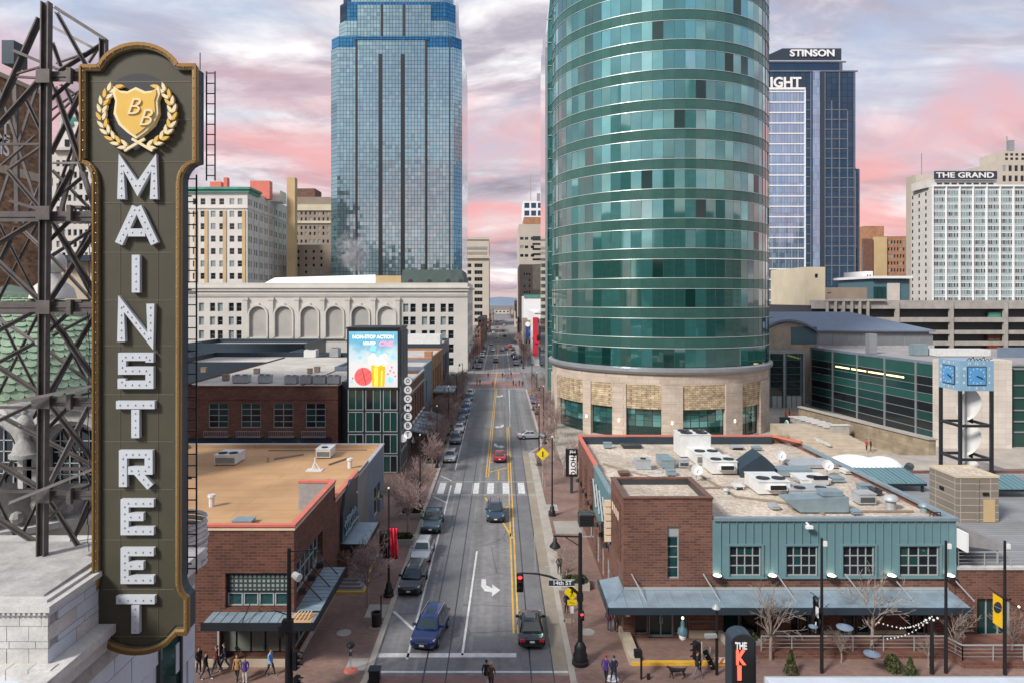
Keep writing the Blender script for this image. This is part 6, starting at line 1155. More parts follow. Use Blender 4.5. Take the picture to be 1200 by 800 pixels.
# ---- shops along the left pavement beyond the tower
XS = -13.6
def shop(name, label, y0, y1, zt, m, wins, gms=('glass_dark', 'glass_teal'), cat='building'):
    return building(name, label, XS-16, XS, y0, y1, zt, m, (), (), wins, roof='roof_pale', par=.5, gms=gms, nx=1, nz=3, fr=.12)
a_ = shop('brick_shop', 'brown brick shop front with tall narrow windows right after the screen tower', 100.8, 122, 11.2, 'brick_brown', [(5+3.4*i, 6.4+3.4*i, 5, 9) for i in range(5)]+[(2+4*i, 5+4*i, .4, 3.4) for i in range(5)])
part('grey_band', 'unit_grey', a_, lambda b: (b.box(XS-.2, XS+.12, 100.9, 122, 11.22, 11.5), b.box(XS+.01, XS+.15, 102, 122, 9.6, 9.85)))
part('window_ledge', 'white', a_, lambda b: [b.box(XS+.01, XS+.25, 105.6+3.4*i, 107.4+3.4*i, 4.7, 4.95) for i in range(5)])
c_ = part('street_canopy', 'canopy', a_, lambda b: b.hexa([(XS+.01, 103, 4.1), (XS+3.4, 103, 3.4), (XS+.01, 121, 4.1), (XS+3.4, 121, 3.4), (XS+.01, 103, 4.25), (XS+3.4, 103, 3.55), (XS+.01, 121, 4.25), (XS+3.4, 121, 3.55)])); part('canopy_seam', 'grey_metal', c_, lambda b: [b.bar((XS+.05, 103.1+3*i, 4.3), (XS+3.38, 103.1+3*i, 3.6), .08) for i in range(7)])
shop('grey_shop', 'grey panelled shop front between the brown and orange brick shops', 122.1, 136, 11.9, 'blue_grey', [(3, 5, 5, 9), (2, 12, .4, 3.4)])
a_ = shop('orange_brick_shop', 'orange brick shop front in the left row of shops', 136.1, 162, 12.3, 'brick_orange', [(2+4.2*i, 4.4+4.2*i, 5, 9.5) for i in range(5)]+[(2+5*i, 6+5*i, .4, 3.4) for i in range(4)])
part('square_canopy', 'canopy', a_, lambda b: b.box(XS+.01, XS+4.3, 138, 147, 5.1, 5.4)); part('parapet_block', 'brick_orange', a_, lambda b: (b.box(XS-1.6, XS-.1, 137, 139, 12.3, 13.4)))
a_ = shop('dark_shop', 'dark slate shop front ending the left row before the white theatre block', 162.1, 182, 13.3, 'navy', [(2+4.4*i, 4.6+4.4*i, 5, 10.5) for i in range(4)]); part('white_plant_box', 'unit_white', a_, lambda b: b.box(XS-9, XS-1, 166, 172, 12.9, 15.2))
# ================================================================ tall vertical sign, its steel tower, the domed theatre below
YS = 18.0
P = lambda px, py, Y=YS: W(px, py, Y)
sn = thing('vertical_street_sign', 'tall olive vertical sign with gold border and white MAIN STREET letters', 'sign', P(162, 764, YS+.4))
def q2(pts): return [(XA(x, YS), ZA(y, YS)) for x, y in pts]
def arcpx(cx_, cy_, rx, ry, a0, a1, n): return [(cx_+rx*math.cos(R(a0+(a1-a0)*i/n)), cy_-ry*math.sin(R(a0+(a1-a0)*i/n))) for i in range(n+1)]
def outline(o):        # o: inset in px.  CCW seen from the front, starting bottom left
    r = []
    r += [(101+o, 739-o), (101+o, 699+o*.4)] if False else []
    pts = []
    pts += arcpx(161, 735, 45-o, 28-o, 200, 340, 14)                       # rounded foot, left to right
    pts += [(209-o*.6, 740-o), (221-o, 740-o), (221-o, 699+o*.5)]
    pts += arcpx(221, 680, 10+o*.9, 18+o*.6, 245, 180, 4)
    pts += [(212-o, 215)]
    pts += arcpx(231, 214, 19+o*.9, 24+o*.5, 180, 95, 6)
    pts += [(231-o, 190-o*.8), (231-o, 78+o), (213-o*.6, 78+o)]
    pts += arcpx(164, 92, 49-o, 39-o, 22, 158, 16)
    pts += [(116+o*.6, 79+o), (97+o, 79+o), (97+o, 190-o*.8)]
    pts += arcpx(97, 214, 15+o*.9, 24+o*.5, 85, 0, 6)
    pts += [(112+o, 215), (112+o, 680)]
    pts += arcpx(101, 680, 11+o*.9, 18+o*.6, 0, -65, 4)
    pts += [(101+o, 699+o*.5), (101+o, 740-o), (113+o*.6, 740-o)]
    return pts
oo = q2(outline(0)); ii = q2(outline(4.8)); i2 = q2(outline(1.2))
MB().plate(i2, YS+.06, YS+.47).build('sign_box', 'navy', sn)
mb = MB(); n = len(oo)                                                    # raised gold border
for i in range(n):
    j = (i+1) % n; a, b, c, d = oo[i], oo[j], ii[j], ii[i]
    mb.add([(a[0], YS-.10, a[1]), (b[0], YS-.10, b[1]), (c[0], YS-.06, c[1]), (d[0], YS-.06, d[1]), (a[0], YS+.1, a[1]), (b[0], YS+.1, b[1]), (c[0], YS+.1, c[1]), (d[0], YS+.1, d[1])], [[0, 3, 2, 1][::-1], [0, 1, 5, 4][::-1], [3, 7, 6, 2][::-1]])
bd = mb.build('gold_border', 'gold', sn)
mb = MB()
for i in range(n):
    j = (i+1) % n; a, b = Vector((*oo[i], 0)), Vector((*oo[j], 0)); mb.bar((a.x, YS-.09, a.y), (b.x, YS-.09, b.y), .045, .09)
mb.build('border_lip', 'gold_dark', bd)
# face sheets with seams
ins = q2(outline(7)); MB().add([(x, YS+.045, z) for x, z in ins], [list(range(n))]).build('sign_face', 'sign_olive', sn)
ys_ = [96, 141, 190, 238, 296, 352, 405, 462, 517, 573, 632, 690, 745]
mb = MB()
for y in ys_:
    l, r = (121, 204) if 200 < y < 695 else (106, 224) if y < 200 else (124, 200); mb.bar(P(l, y, YS+.043), P(r, y, YS+.043), .012, .02)
for x in (141, 185): mb.bar(P(x, 210, YS+.043), P(x, 757, YS+.043), .010, .016)
tag(mb.build('sheet_seams', 'olive_seam' if 'olive_seam' in M else mat('olive_seam', (.13, .12, .085), .6, .1), sn), kind='stuff')
# bulbs in the border
mb = MB(); cen = q2(outline(2.7)); acc = 0
for i in range(n):
    a, b = Vector(cen[i]), Vector(cen[(i+1) % n]); L = (b-a).length; d = 0.26-acc if acc else .1
    while d < L: p = a+(b-a)*d/L; mb.sphere((p.x, YS-.09, p.y), .022, 6); d += .26
    acc = L-(d-.26)
tag(mb.build('border_bulbs', 'bulb', bd), kind='stuff')
# channel letters from strokes (px), 11.5 px wide
LW_ = 9.3
LET = [('M', [[(144, 234), (144, 191), (163, 222), (182, 191), (182, 234)]], 0), ('A', [[(141, 286), (161, 243)], [(183, 286), (163, 243)], [(152, 273), (172, 273)]], 0), ('I', [[(161, 299), (161, 343)]], 1),
       ('N', [[(144, 400), (144, 356), (178, 400), (178, 356)]], 0), ('S', [[(177, 424), (177, 417.5), (145, 417.5), (145, 433.5), (177, 433.5), (177, 450), (144.5, 450), (144.5, 443)]], 0),
       ('T', [[(138, 473.5), (183, 473.5)], [(160.5, 479), (160.5, 512)]], 1), ('R', [[(146, 569), (146, 531), (176, 531), (176, 550), (152, 550)], [(162, 551), (178, 569)]], 0),
       ('E', [[(182, 588), (148, 588), (148, 620.5), (182, 620.5)], [(150, 604), (170, 604)]], 0), ('E', [[(182, 645), (148, 645), (148, 677.5), (182, 677.5)], [(150, 661), (170, 661)]], 0), ('T', [[(138, 701), (183, 701)], [(160.5, 707), (160.5, 740)]], 1)]
def stroke(mb, pts, w, y0, y1):
    V = [Vector(p) for p in q2(pts)]; hw = w/2; Lp, Rp = [], []
    for i, p in enumerate(V):
        a = (V[i]-V[i-1]).normalized() if i else None; b = (V[i+1]-V[i]).normalized() if i < len(V)-1 else None
        d = (a+b).normalized() if a and b else (a or b); nn_ = Vector((-d.y, d.x)); k = 1/max(.45, nn_.dot(Vector((-(a or b).y, (a or b).x))))
        Lp.append(p+nn_*hw*k); Rp.append(p-nn_*hw*k)
    for i in range(len(V)-1): mb.plate([tuple(Rp[i]), tuple(Rp[i+1]), tuple(Lp[i+1]), tuple(Lp[i])], y0, y1, 0, 0)
for ch, st, _ in LET:
    mb = MB(); rim = MB(); bm_ = MB()
    for k, s_ in enumerate(st):
        stroke(mb, s_, LW_*YS/F-.001*k, YS-.085-.002*k, YS+.04)
        V = [Vector(p) for p in q2(s_)]
        for a, b in zip(V, V[1:]):
            L = (b-a).length; m_ = max(1, round(L/.19))
            for i in range(m_): p = a+(b-a)*(i+.5)/m_; bm_.sphere((p.x, YS-.09, p.y), .024, 6)
    o = mb.build('letter', 'letter_white', sn); o['label'] = 'white channel letter ' + ch
    tag(bm_.build('letter_bulbs', 'bulb_dark', o), kind='stuff')
# emblem: wreath leaves, shield, monogram
em = MB().plate(q2([(136, 103), (143, 108), (152, 109), (162, 104), (173, 109), (182, 108), (189, 103), (190, 112), (187, 120), (188, 135), (182, 148), (172, 157), (162, 164), (152, 157), (142, 148), (136, 135), (138, 120), (135, 112)][::-1]), YS-.12, YS+.04).build('shield', 'emblem_cream', sn)
MB().plate(q2([(139.5, 107), (145, 111), (153, 112), (162, 107.5), (172, 112), (180, 111), (185.5, 107), (186.5, 112), (184, 120), (185, 134), (179, 146), (170, 154.5), (162, 160), (154, 154.5), (145, 146), (139.5, 134), (141, 120), (138.5, 112)][::-1]), YS-.15, YS-.10).build('shield_field', 'emblem_gold', em)
text('monogram', 'B', .62, em, P(155, 126, YS-.17), 0, 'emblem_cream', .015, -.005, .35); text('monogram', 'B', .62, em, P(169, 139, YS-.17), 0, 'emblem_cream', .015, -.005, .35)
dk_ = MB().lathe([(.0, 0), (1.03, 0)], (0, 0, 0), 24).xf(Matrix.Translation(P(162.5, 132, YS+.038)) @ Matrix.Rotation(R(90), 4, 'X')).build('worn_disc', 'dark_metal', sn)
leafm = {}
for s_ in (-1, 1):
    for i in range(11):
        a = R(-68+i*12.4); r_ = 40.5
        for side in (-1, 1):
            rr_ = r_+side*2.6; x = 162.5+s_*rr_*math.cos(a)*1.02; y = 134-rr_*math.sin(a)
            ta = a+PI/2-side*.45; dx, dy = math.cos(ta)*s_, -math.sin(ta); L = 6.6; wd_ = 2.5
            if side == 1 and i == 10: continue
            tip = (x+dx*L, y+dy*L); base = (x-dx*L*.7, y-dy*L*.7); nx_, ny_ = -dy, dx
            pts = [base, (x-dx*2+nx_*wd_*.8, y-dy*2+ny_*wd_*.8), (x+dx*2.5+nx_*wd_*.75, y+dy*2.5+ny_*wd_*.75), tip, (x+dx*2.5-nx_*wd_*.75, y+dy*2.5-ny_*wd_*.75), (x-dx*2-nx_*wd_*.8, y-dy*2-ny_*wd_*.8)]
            z_ = YS-.09-.012*(i % 2)-.02*(side > 0); MB().plate(q2(pts)[::(-1)], z_, z_+.09).build('wreath_leaf', 'emblem_cream' if (i+side) % 3 else 'emblem_gold', sn)
MB().bar(P(146, 177, YS-.07), P(170, 163, YS-.07), .06, .07).build('wreath_stem', 'emblem_cream', sn); MB().bar(P(179, 177, YS-.09), P(155, 163, YS-.09), .06, .07).build('wreath_stem', 'emblem_cream', sn)
part('service_ladder', 'dark_metal', sn, lambda b: [b.bar(P(x, 205, YS+.7), P(x, 672, YS+.7), .035) for x in (219.6, 230.3)]+[b.bar(P(219.6, 210+13.4*i, YS+.7), P(230.3, 210+13.4*i, YS+.7), .03) for i in range(35)])
part('top_ladder', 'dark_metal', sn, lambda b: [b.bar(P(x, 84, YS+.5), P(x, 212, YS+.5), .03) for x in (242, 252)]+[b.bar(P(242, 86+12*i, YS+.5), P(252, 86+12*i, YS+.5), .025) for i in range(11)])
part('ladder_stay', 'dark_metal', sn, lambda b: [b.bar(P(216, y, YS+.45), P(224, y, YS+.7), .04) for y in (230, 340, 450, 560, 660)]); part('lightning_rod', 'dark_metal', sn, lambda b: b.bar(P(234.5, 82, YS+.4), P(234.5, 62, YS+.4), .02))
# steel lattice tower behind the sign
tr = thing('sign_support_tower', 'weathered riveted steel lattice tower holding up the tall vertical sign', 'steel tower', P(51, 705, 18.9))
def mem(x0, y0, x1, y1, w, Y0=18.9, Y1=None, m='steel', name='strut', ibeam=False):
    a, b = P(x0, y0, Y0), P(x1, y1, Y0 if Y1 is None else Y1); w_ = w*.76*Y0/F
    if ibeam:                                           # two flanges and a web
        def f(mb):
            d = (b-a).normalized(); up = Vector((0, 1, 0)); s_ = d.cross(up).normalized()*w_*.42
            mb.bar(a+s_, b+s_, w_*.16, w_*.9); mb.bar(a-s_, b-s_, w_*.16, w_*.9); mb.bar(a+Vector((0, .02, 0)), b+Vector((0, .02, 0)), w_*.75, w_*.2)
        return part(name, m, tr, f)
    def ang(mb):                                       # angle section: two legs
        mb.bar(a, b, w_, w_*.28); d = (b-a).normalized(); s_ = d.cross(Vector((0, 1, 0))); s_ = (s_.normalized() if s_.length > .01 else Vector((1, 0, 0)))*w_*.42
        mb.bar(a+s_+Vector((0, w_*.4, 0)), b+s_+Vector((0, w_*.4, 0)), w_*.18, w_*.7)
    return part(name, m, tr, ang)
mem(54.5, 3, 49, 702, 12.5, 18.7, name='main_post', ibeam=True); mem(121.5, 46, 118, 700, 10, 19.2, name='main_post', ibeam=True)
mem(17, 100, 19.5, 262, 6, 21.5, name='rear_post'); mem(126, 60, 112, 690, 7, 21.6, name='rear_post', ibeam=True)
MB().box(*[c for k in ((XA(13, 21), XA(27, 21)),) for c in k], 20.6, 21.2, ZA(80, 21), ZA(53, 21)).build('cable_box', 'navy', tr)
S1 = [(45, 21, -4, 130, 8, 20.6), (62, 9, 122, 47, 5.5, 19), (60, 32, 110, 58, 4.5, 20), (65, 15, 100, 78, 5.5, 19.4), (60, 50, 70, 78, 5, 20.2), (118, 52, 68, 83, 5.5, 19.6), (66, 75, 103, 62, 4, 20.6), (104, 74, 116, 56, 5, 20), (14, 60, 66, 82, 5, 20.4), (20, 87, 48, 79, 4.5, 20.4), (20, 91, 86, 95, 4.5, 20), (47, 91, -4, 148, 7, 19.4), (27, 112, 48, 156, 5, 20.4), (-3, 170, 46, 170, 4.5, 19.2), (2, 194, 41, 160, 5, 20.4), (10, 199, 46, 174, 5.5, 19.6),
      (62, 102, 97, 200, 6.5, 19.6), (95, 198, 111, 248, 6.5, 19.6), (93, 110, 58, 180, 6, 20.6), (80, 97, 56, 118, 4.5, 19), (75, 102, 96, 150, 5, 20.8), (96, 149, 70, 250, 5.5, 20.4), (60, 142, 91, 112, 4, 21), (58, 192, 98, 192, 4, 20), (65, 90, 98, 80, 4, 21.2), (70, 100, 97, 118, 4, 21.4), (60, 130, 97, 104, 3.5, 21.4), (80, 90, 97, 100, 4, 20.4),
      (8, 200, 45, 244, 6, 19.4), (52, 203, 28, 262, 4.5, 21), (60, 200, 109, 250, 4.5, 20.6), (83, 199, 58, 243, 6, 19.2), (101, 203, 60, 236, 4.5, 20.4), (10, 236, 48, 247, 4.5, 20.8), (43, 257, -4, 285, 6.5, 19.3), (18, 266, -4, 312, 5.5, 20.8), (25, 269, 48, 291, 4.5, 20.4), (59, 259, 112, 349, 7.5, 19.4), (81, 258, 53, 285, 5, 19.0), (111, 269, 57, 352, 6.5, 20), (111, 266, 60, 299, 4.5, 20.8), (58, 300, 106, 352, 4.5, 21), (-4, 307, 44, 352, 7, 19.3),
      (41, 363, -4, 387, 6, 19.3), (-4, 373, 39, 401, 4.5, 20.6), (53, 364, 111, 447, 7.5, 19.4), (81, 365, 54, 389, 5, 19), (111, 366, 56, 460, 6.5, 20), (111, 366, 60, 393, 4.5, 20.8), (39, 401, -4, 424, 5.5, 20), (-4, 430, 44, 461, 6.5, 19.4), (55, 411, 106, 450, 4.5, 20.8), (38, 472, -4, 492, 5.5, 19.3), (2, 489, 108, 546, 5.5, 20.6), (57, 474, 111, 543, 7.5, 19.4), (103, 474, 56, 568, 6.5, 20), (81, 474, 53, 503, 5, 19), (-4, 543, 46, 573, 6.5, 19.3), (-4, 608, 102, 675, 7, 19.8), (58, 588, 108, 668, 6, 19.4), (103, 586, 62, 685, 6, 20), (81, 583, 54, 608, 5, 19), (82, 667, 81, 696, 5, 19.1), (-6, 690, 12, 704, 9, 20)]
for x0, y0, x1, y1, w_, Y0 in S1: mem(x0, y0, x1, y1, w_, Y0, m='steel_pale' if random.random() < .22 else 'steel')
for y, x0, w_ in ((90, 50, 9), (254, -5, 9), (360, -5, 9), (470, 37, 8), (579, 37, 8), (688, 46, 9)): mem(x0, y, 113, y+(.8 if y > 360 else -.3), w_, 18.8, name='cross_beam', ibeam=True)
for y0, y1 in ((90, 252), (254, 358), (362, 468), (472, 577), (581, 688)):
    for l, r in ((-6, 47), (57, 112)): mem(l, y0, r, y1, 3.6, 21.3); mem(r, y0, l, y1, 3.6, 21.5)
for y in (261, 368, 549, 576, 478): mem(-5 if y > 300 else 57, y, 112, y+1, 4.5, 20.8, name='rear_beam')
for y in (90, 250, 360, 470, 580, 690): part('gusset_plate', 'steel', tr, lambda b: (b.box(XA(81, 18.75), XA(86, 18.75), 18.62, 18.75, ZA(y+9, 18.75), ZA(y-9, 18.75)), b.box(XA(81, 18.75), XA(95, 18.75), 18.76, 19.2, ZA(y-6, 18.75), ZA(y-9, 18.75)))); part('gusset_plate', 'steel', tr, lambda b: b.box(XA(44, 18.6), XA(60, 18.6), 18.52, 18.56, ZA(y+8, 18.6), ZA(y-8, 18.6)))
for x0, y0, x1, y1 in ((9, 473, 112, 452), (10, 590, 112, 549), (9, 708, 112, 647)): mem(x0, y0, x1, y1, 4.5, 18.2, 18.7, 'steel_pale', 'long_brace')
mem(40, 697, 97, 682, 6, 18.3, 18.7, 'steel', 'long_brace')
tag(part('cable', 'black', tr, lambda b: [b.tube(P(104, y, 19), P(104+2*math.sin(y*.05), y+22, 19), .012, n=4) for y in range(240, 640, 22)]), kind='stuff')

# ---- domed theatre
dm = thing('domed_theatre', 'old pale stone theatre with a green scaled dome and carved parapets', 'theatre', (-16, 20, 0))
EX = -10.5; YE = 23.4
MB().prism([(EX, -20), (EX, YE), (EX-2.2, YE+3.2), (-40, YE+3.2), (-40, -20)], 0, 15.2).build('wall', 'stone_blue', dm)
# facing panels of the street front, coursed pieces with joints
random.seed(3)
for r_ in range(12):
    z0 = 14.75-.95*(r_+1); y = 8.-(r_ % 2)*.9
    while y < YE-.4:
        w_ = 1.75; y1_ = min(y+w_, YE-.03)
        if not (20.9 < (y+y1_)/2 < 22.3 and r_ > 0): MB().box(EX+.0, EX+.055+.012*random.random(), y+.012, y1_-.012, z0+.012, z0+.938).build('stone_panel', 'stone_blue', dm)
        y = y1_
part('tall_window', 'glass_green', dm, lambda b: b.box(EX+.001, EX+.03, 20.95, 22.25, 3, 13.75)); part('window_frame', 'frame_dark', dm, lambda b: (b.box(EX, EX+.12, 20.85, 20.95, 3, 13.8), b.box(EX, EX+.12, 22.25, 22.35, 3, 13.8)))
part('cornice_ledge', 'stone_white', dm, lambda b: (b.prism([(EX+.35, 6), (EX+.35, YE+.2), (EX-.3, YE+.2), (EX-.3, 6)], 15.2, 15.42), b.box(EX-.1, EX+.2, 6, YE+.1, 14.8, 15.199)))
part('carved_frieze', 'stone_grey', dm, lambda b: b.box(EX+.055, EX+.09, 8, YE-.1, 14.3, 14.79))
# stone pier with coursed blocks (front and street side)
pz0, pz1, pX, pY0, pY1 = 15.42, 16.7, EX-.12, 16.05, 20.6
MB().box(-16.8, pX-.06, pY0+.06, pY1, pz0, pz1).build('pier_core', 'stone_grey', dm)
zz = pz0
for r_, h_ in enumerate((.36, .17, .36, .22, .15)):
    x = -16.8+(.3 if r_ % 2 else 0)
    while x < pX-.05:
        x1_ = min(x+.52 if r_ not in (1, 4) else x+.62, pX); MB().box(x+.008, x1_-.008, pY0+.0-.01*random.random(), pY0+.06, zz+.008, zz+h_-.008).build('stone_block', 'stone_white', dm); x = x1_
    y = pY0+(.35 if r_ % 2 else 0.0)
    while y < pY1-.05:
        y1_ = min(y+1.05, pY1); MB().box(pX-.06, pX+.01*random.random(), y+.01, y1_-.01, zz+.008, zz+h_-.008).build('stone_block', 'stone_blue' if random.random() < .5 else 'stone_white', dm); y = y1_
    zz += h_
part('pier_coping', 'stone_white', dm, lambda b: (b.box(-16.9, pX+.1, pY0-.12, pY1+.1, zz, zz+.14), b.box(-16.9, pX-.1, pY0+.1, pY1, zz+.142, zz+.2), [b.box(-16.8+.12*i, -16.74+.12*i, pY0-.1, pY0+.0, zz-.07, zz-.002) for i in range(52)]))
for i in range(12): MB().box(-16.6+.52*i, -16.6+.52*i+.5, 15.75, 16.04, 15.2, 15.44+.01*random.random()).build('ledge_stone', 'stone_white', dm)
part('pier_roof', mat('stone_worn', (.40, .39, .375), .85, var=.35, vs=1.3, fine=.12), dm, lambda b: b.hexa([(-17, pY0+.3, zz+.2), (pX-.3, pY0+.3, zz+.2), (-17, 19.7, zz+.26), (pX-.3, 19.7, zz+.22), (-17, pY0+.3, zz+.25), (pX-.3, pY0+.3, zz+.25), (-17, 19.7, zz+.36), (pX-.3, 19.7, zz+.32)]))
# curved bands and drum
dcx, dcy = -19.2, 26.8
def ringw(r0, r1, z0, z1): return MB().lathe([(r0, z0), (r1, z0), (r1, z1), (r0, z1)], (dcx, dcy, 0), 48)
ringw(4.5, 6.0, 15.2, 16.4).build('tan_band', 'stone_tan', dm, 50); ringw(4.5, 6.15, 16.4, 16.6).build('band_ledge', 'stone_white', dm, 50); ringw(4.4, 5.7, 16.6, 17.9).build('drum_base', 'stone_grey', dm, 50); ringw(4.4, 5.9, 17.9, 18.1).build('drum_ledge', 'stone_grey', dm, 50); ringw(4.3, 5.4, 18.1, 19.6).build('drum', 'stone_grey', dm, 50); ringw(4.3, 5.6, 19.6, 19.85).build('drum_cornice', 'stone_grey', dm, 50)
for a in [R(-90)+k*R(22) for k in range(-4, 5)]: part('carved_boss', 'stone_grey', dm, lambda b: (b.sphere((dcx+5.75*math.cos(a), dcy+5.75*math.sin(a), 17.25), .34, 8, 0, 1, 1, 1.5), b.sphere((dcx+5.8*math.cos(a+.12), dcy+5.8*math.sin(a+.12), 16.9), .22, 8), b.sphere((dcx+5.8*math.cos(a-.12), dcy+5.8*math.sin(a-.12), 16.9), .22, 8)))
RD, HD, Z0 = 5.3, 4.35, 19.85
MB().lathe([(RD*math.cos(PI/2*i/12), Z0+HD*math.sin(PI/2*i/12)) for i in range(12)]+[(.0, Z0+HD-.02)], (dcx, dcy, 0), 40).build('dome_shell', 'copper_dome', dm, 60)
# copper scales, one piece each where the camera sees them
rows_ = 22; cnt = []
for r_ in range(rows_):
    t0 = PI/2*(r_*.86/rows_); t1 = PI/2*((r_+1.25)*.86/rows_); rad = RD*math.cos(t0); k = max(12, int(2*PI*rad/.38))
    for i in range(k):
        a = 2*PI*(i+.5*(r_ % 2))/k; cnt.append((abs((a+PI/2+PI) % (2*PI)-PI), r_, a, t0, t1, 2*PI/k))
cnt.sort(key=lambda z: z[0]); restm = MB()
def scale_(mb, a, t0, t1, da_):
    def pt(ang, t, o): r = RD*math.cos(t)+o*math.cos(t); return (dcx+r*math.cos(ang), dcy+r*math.sin(ang), Z0+HD*math.sin(t)+o*math.sin(t))
    tm = t0+(t1-t0)*.35; h = da_*.49; v = [pt(a-h, t1, .02), pt(a+h, t1, .02), pt(a+h, tm, .055), pt(a+h*.72, t0+(t1-t0)*.1, .075), pt(a, t0, .085), pt(a-h*.72, t0+(t1-t0)*.1, .075), pt(a-h, tm, .055)]
    v += [pt(a+h, tm, .0), pt(a+h*.72, t0+(t1-t0)*.1, .0), pt(a, t0, .0), pt(a-h*.72, t0+(t1-t0)*.1, .0), pt(a-h, tm, .0)]
    mb.add(v, [[6, 5, 4, 3, 2, 1, 0], [2, 3, 8, 7], [3, 4, 9, 8], [4, 5, 10, 9], [5, 6, 11, 10]])
for q_, (c_, r_, a, t0, t1, da_) in enumerate(cnt):
    if q_ < 300: mb = MB(); scale_(mb, a, t0, t1, da_); mb.build('copper_scale', 'copper_scale' if 'copper_scale' in M else mat('copper_scale', (.30, .42, .29), .6, var=.35, vs=1.5, fine=.15), dm)
    elif c_ < 2.2: scale_(restm, a, t0, t1, da_)
tag(restm.build('copper_scale_field', 'copper_scale', dm), kind='stuff')
# lantern cap with ball finial, dormers with arches, urns
part('lantern_ring', 'copper_dome', dm, lambda b: b.lathe([(2.0, Z0+HD-.75), (2.25, Z0+HD-.55), (2.2, Z0+HD-.35), (0, Z0+HD+.35)], (dcx, dcy, 0), 32), 50)
fx, fy = XA(62, 26), 26.0
part('finial', 'stone_white', dm, lambda b: (b.lathe([(.8, Z0+HD-.2), (.7, Z0+HD+.2), (.35, Z0+HD+.5), (.28, Z0+HD+.75), (0, Z0+HD+.8)], (fx, fy, 0), 16), b.sphere((fx, fy, Z0+HD+1.15), .47, 14)), 50)
for px, Yd in ((92, 21.4), (-8, 21.5)):
    c = W(px, 0, Yd); zb, zs, rr_ = 18.2, 19.2, 1.05
    def arch_(b, r0, r1, y0, y1):
        for i in range(14):
            a0, a1 = PI*i/14, PI*(i+1)/14; p = lambda r, a: (c.x+r*math.cos(a), zs+r*math.sin(a))
            b.plate([p(r0, a1), p(r0, a0), p(r1, a0), p(r1, a1)], y0, y1)
        b.box(c.x-r1, c.x-r0, y0, y1, zb, zs); b.box(c.x+r0, c.x+r1, y0, y1, zb, zs)
    dq = part('dormer', 'stone_grey', dm, lambda b: arch_(b, rr_, rr_+.35, Yd-.4, Yd+1.6)); part('inner_arch', 'stone_grey', dq, lambda b: arch_(b, rr_-.18, rr_-.001, Yd-.15, Yd+1)); part('arch_rim', 'stone_white', dq, lambda b: arch_(b, rr_+.35, rr_+.5, Yd-.5, Yd-.2))
    part('round_window', 'glass_dark', dq, lambda b: b.plate([(c.x+(rr_-.18)*math.cos(PI*i/14), zs+(rr_-.18)*math.sin(PI*i/14)) for i in range(15)]+[(c.x-rr_+.18, zb), (c.x+rr_-.18, zb)], Yd+.1, Yd+.2)); part('window_grid', 'frame_grey', dq, lambda b: [b.bar((c.x-.8, Yd+.06, zb+.3+.35*i), (c.x+.8, Yd+.06, zb+.3+.35*i), .03) for i in range(4)]+[b.bar((c.x-.6+.3*i, Yd+.06, zb), (c.x-.6+.3*i, Yd+.06, zs+.7), .03) for i in range(5)])
for px, Yd in ((29, 20.9), (140, 21.2)):
    c = W(px, 535, Yd); z_ = c.z; part('urn', 'stone_grey', dm, lambda b: b.lathe([(0, 0), (.42, 0), (.42, .12), (.34, .17), (.28, .4), (.17, .5), (.14, .62), (.25, .8), (.28, 1.0), (.2, 1.2), (.08, 1.3), (.11, 1.4), (0, 1.55)], (c.x, c.y, z_), 12), 50)
part('curved_louvre', 'stone_white', dm, lambda b: [b.lathe([(1.25+.0, 13.9+.22*i), (1.3-.06*abs(i-4), 14.02+.22*i), (1.25, 14.09+.22*i)], (EX-1.98, 26.0, 0), 18) for i in range(8)])
part('corner_window', 'glass_green', dm, lambda b: b.box(EX-.02, EX+.03, 22.4, 22.5, 4, 13.9))
# ---- buildings seen through the steelwork
Y0, Y1 = 62., 86.; xe = XA(61, Y1)
hb_ = thing('brick_hotel', 'weathered brown brick hotel wall with faded white painted lettering behind the steel tower', 'building', (xe-10, Y0, 0))
MB().box(xe-26, xe, Y0, Y1, 0, 49).build('wall', 'brick_hotel', hb_); part('coping', 'stone_tan', hb_, lambda b: b.box(xe-26.2, xe+.2, Y0-.2, Y1+.2, 49.002, 49.5))
for i, (tx, py, hh) in enumerate((('HOTEL', 120, 2.0), ('PRESIDENT', 136, 2.0), ('FIREPROOF', 150, 1.3), ('450 ROOMS', 160, 1.9))): fit_text('painted_lettering', tx, 12 if i != 0 else 8, hh, hb_, (xe+.03, 72.5, ZA(py, 72)), PI/2, 'white', .01, .02)
part('stone_band', 'stone_tan', hb_, lambda b: b.box(xe+.005, xe+.12, Y0, Y1, 38.2, 39.2))
b_ = simple('pale_office', 'pale cream office building with stepped top seen between the brick hotel and the sign', 60, 112, 175, 150, 20, 'cream_white', ra(66, 106, 7), [188+13.5*i for i in range(12)], 4, 7.5)
part('upper_tier', 'cream_white', b_, lambda b: b.box(XA(70, 152), XA(104, 152), 152, 165, ZA(176, 152), ZA(143, 152))); part('copper_vault', 'copper', b_, lambda b: b.lathe([(2.6, 0), (2.4, 1), (1.6, 2), (0, 2.5)], W(86, 150, 154), 16), 60)
part('upper_window', 'glass_dark', b_, lambda b: [b.box(XA(76+9*i, 151.9), XA(81+9*i, 151.9), 151.8, 151.95, ZA(172, 152), ZA(164, 152)) for i in range(3)]); part('cornice', 'stone_white', b_, lambda b: b.box(XA(59, 149), XA(113, 149), 149, 151, ZA(177, 150), ZA(174, 150)))
t = building('dark_roof_block', 'small block with a dark teal overhanging roof below the pale cream office', XA(63, 60), XA(118, 60), 60, 70, ZA(306, 60), 'cream'); part('overhang', 'navy', t, lambda b: b.box(XA(62, 59), XA(113, 59), 59, 71, ZA(306, 59), ZA(299, 59)))
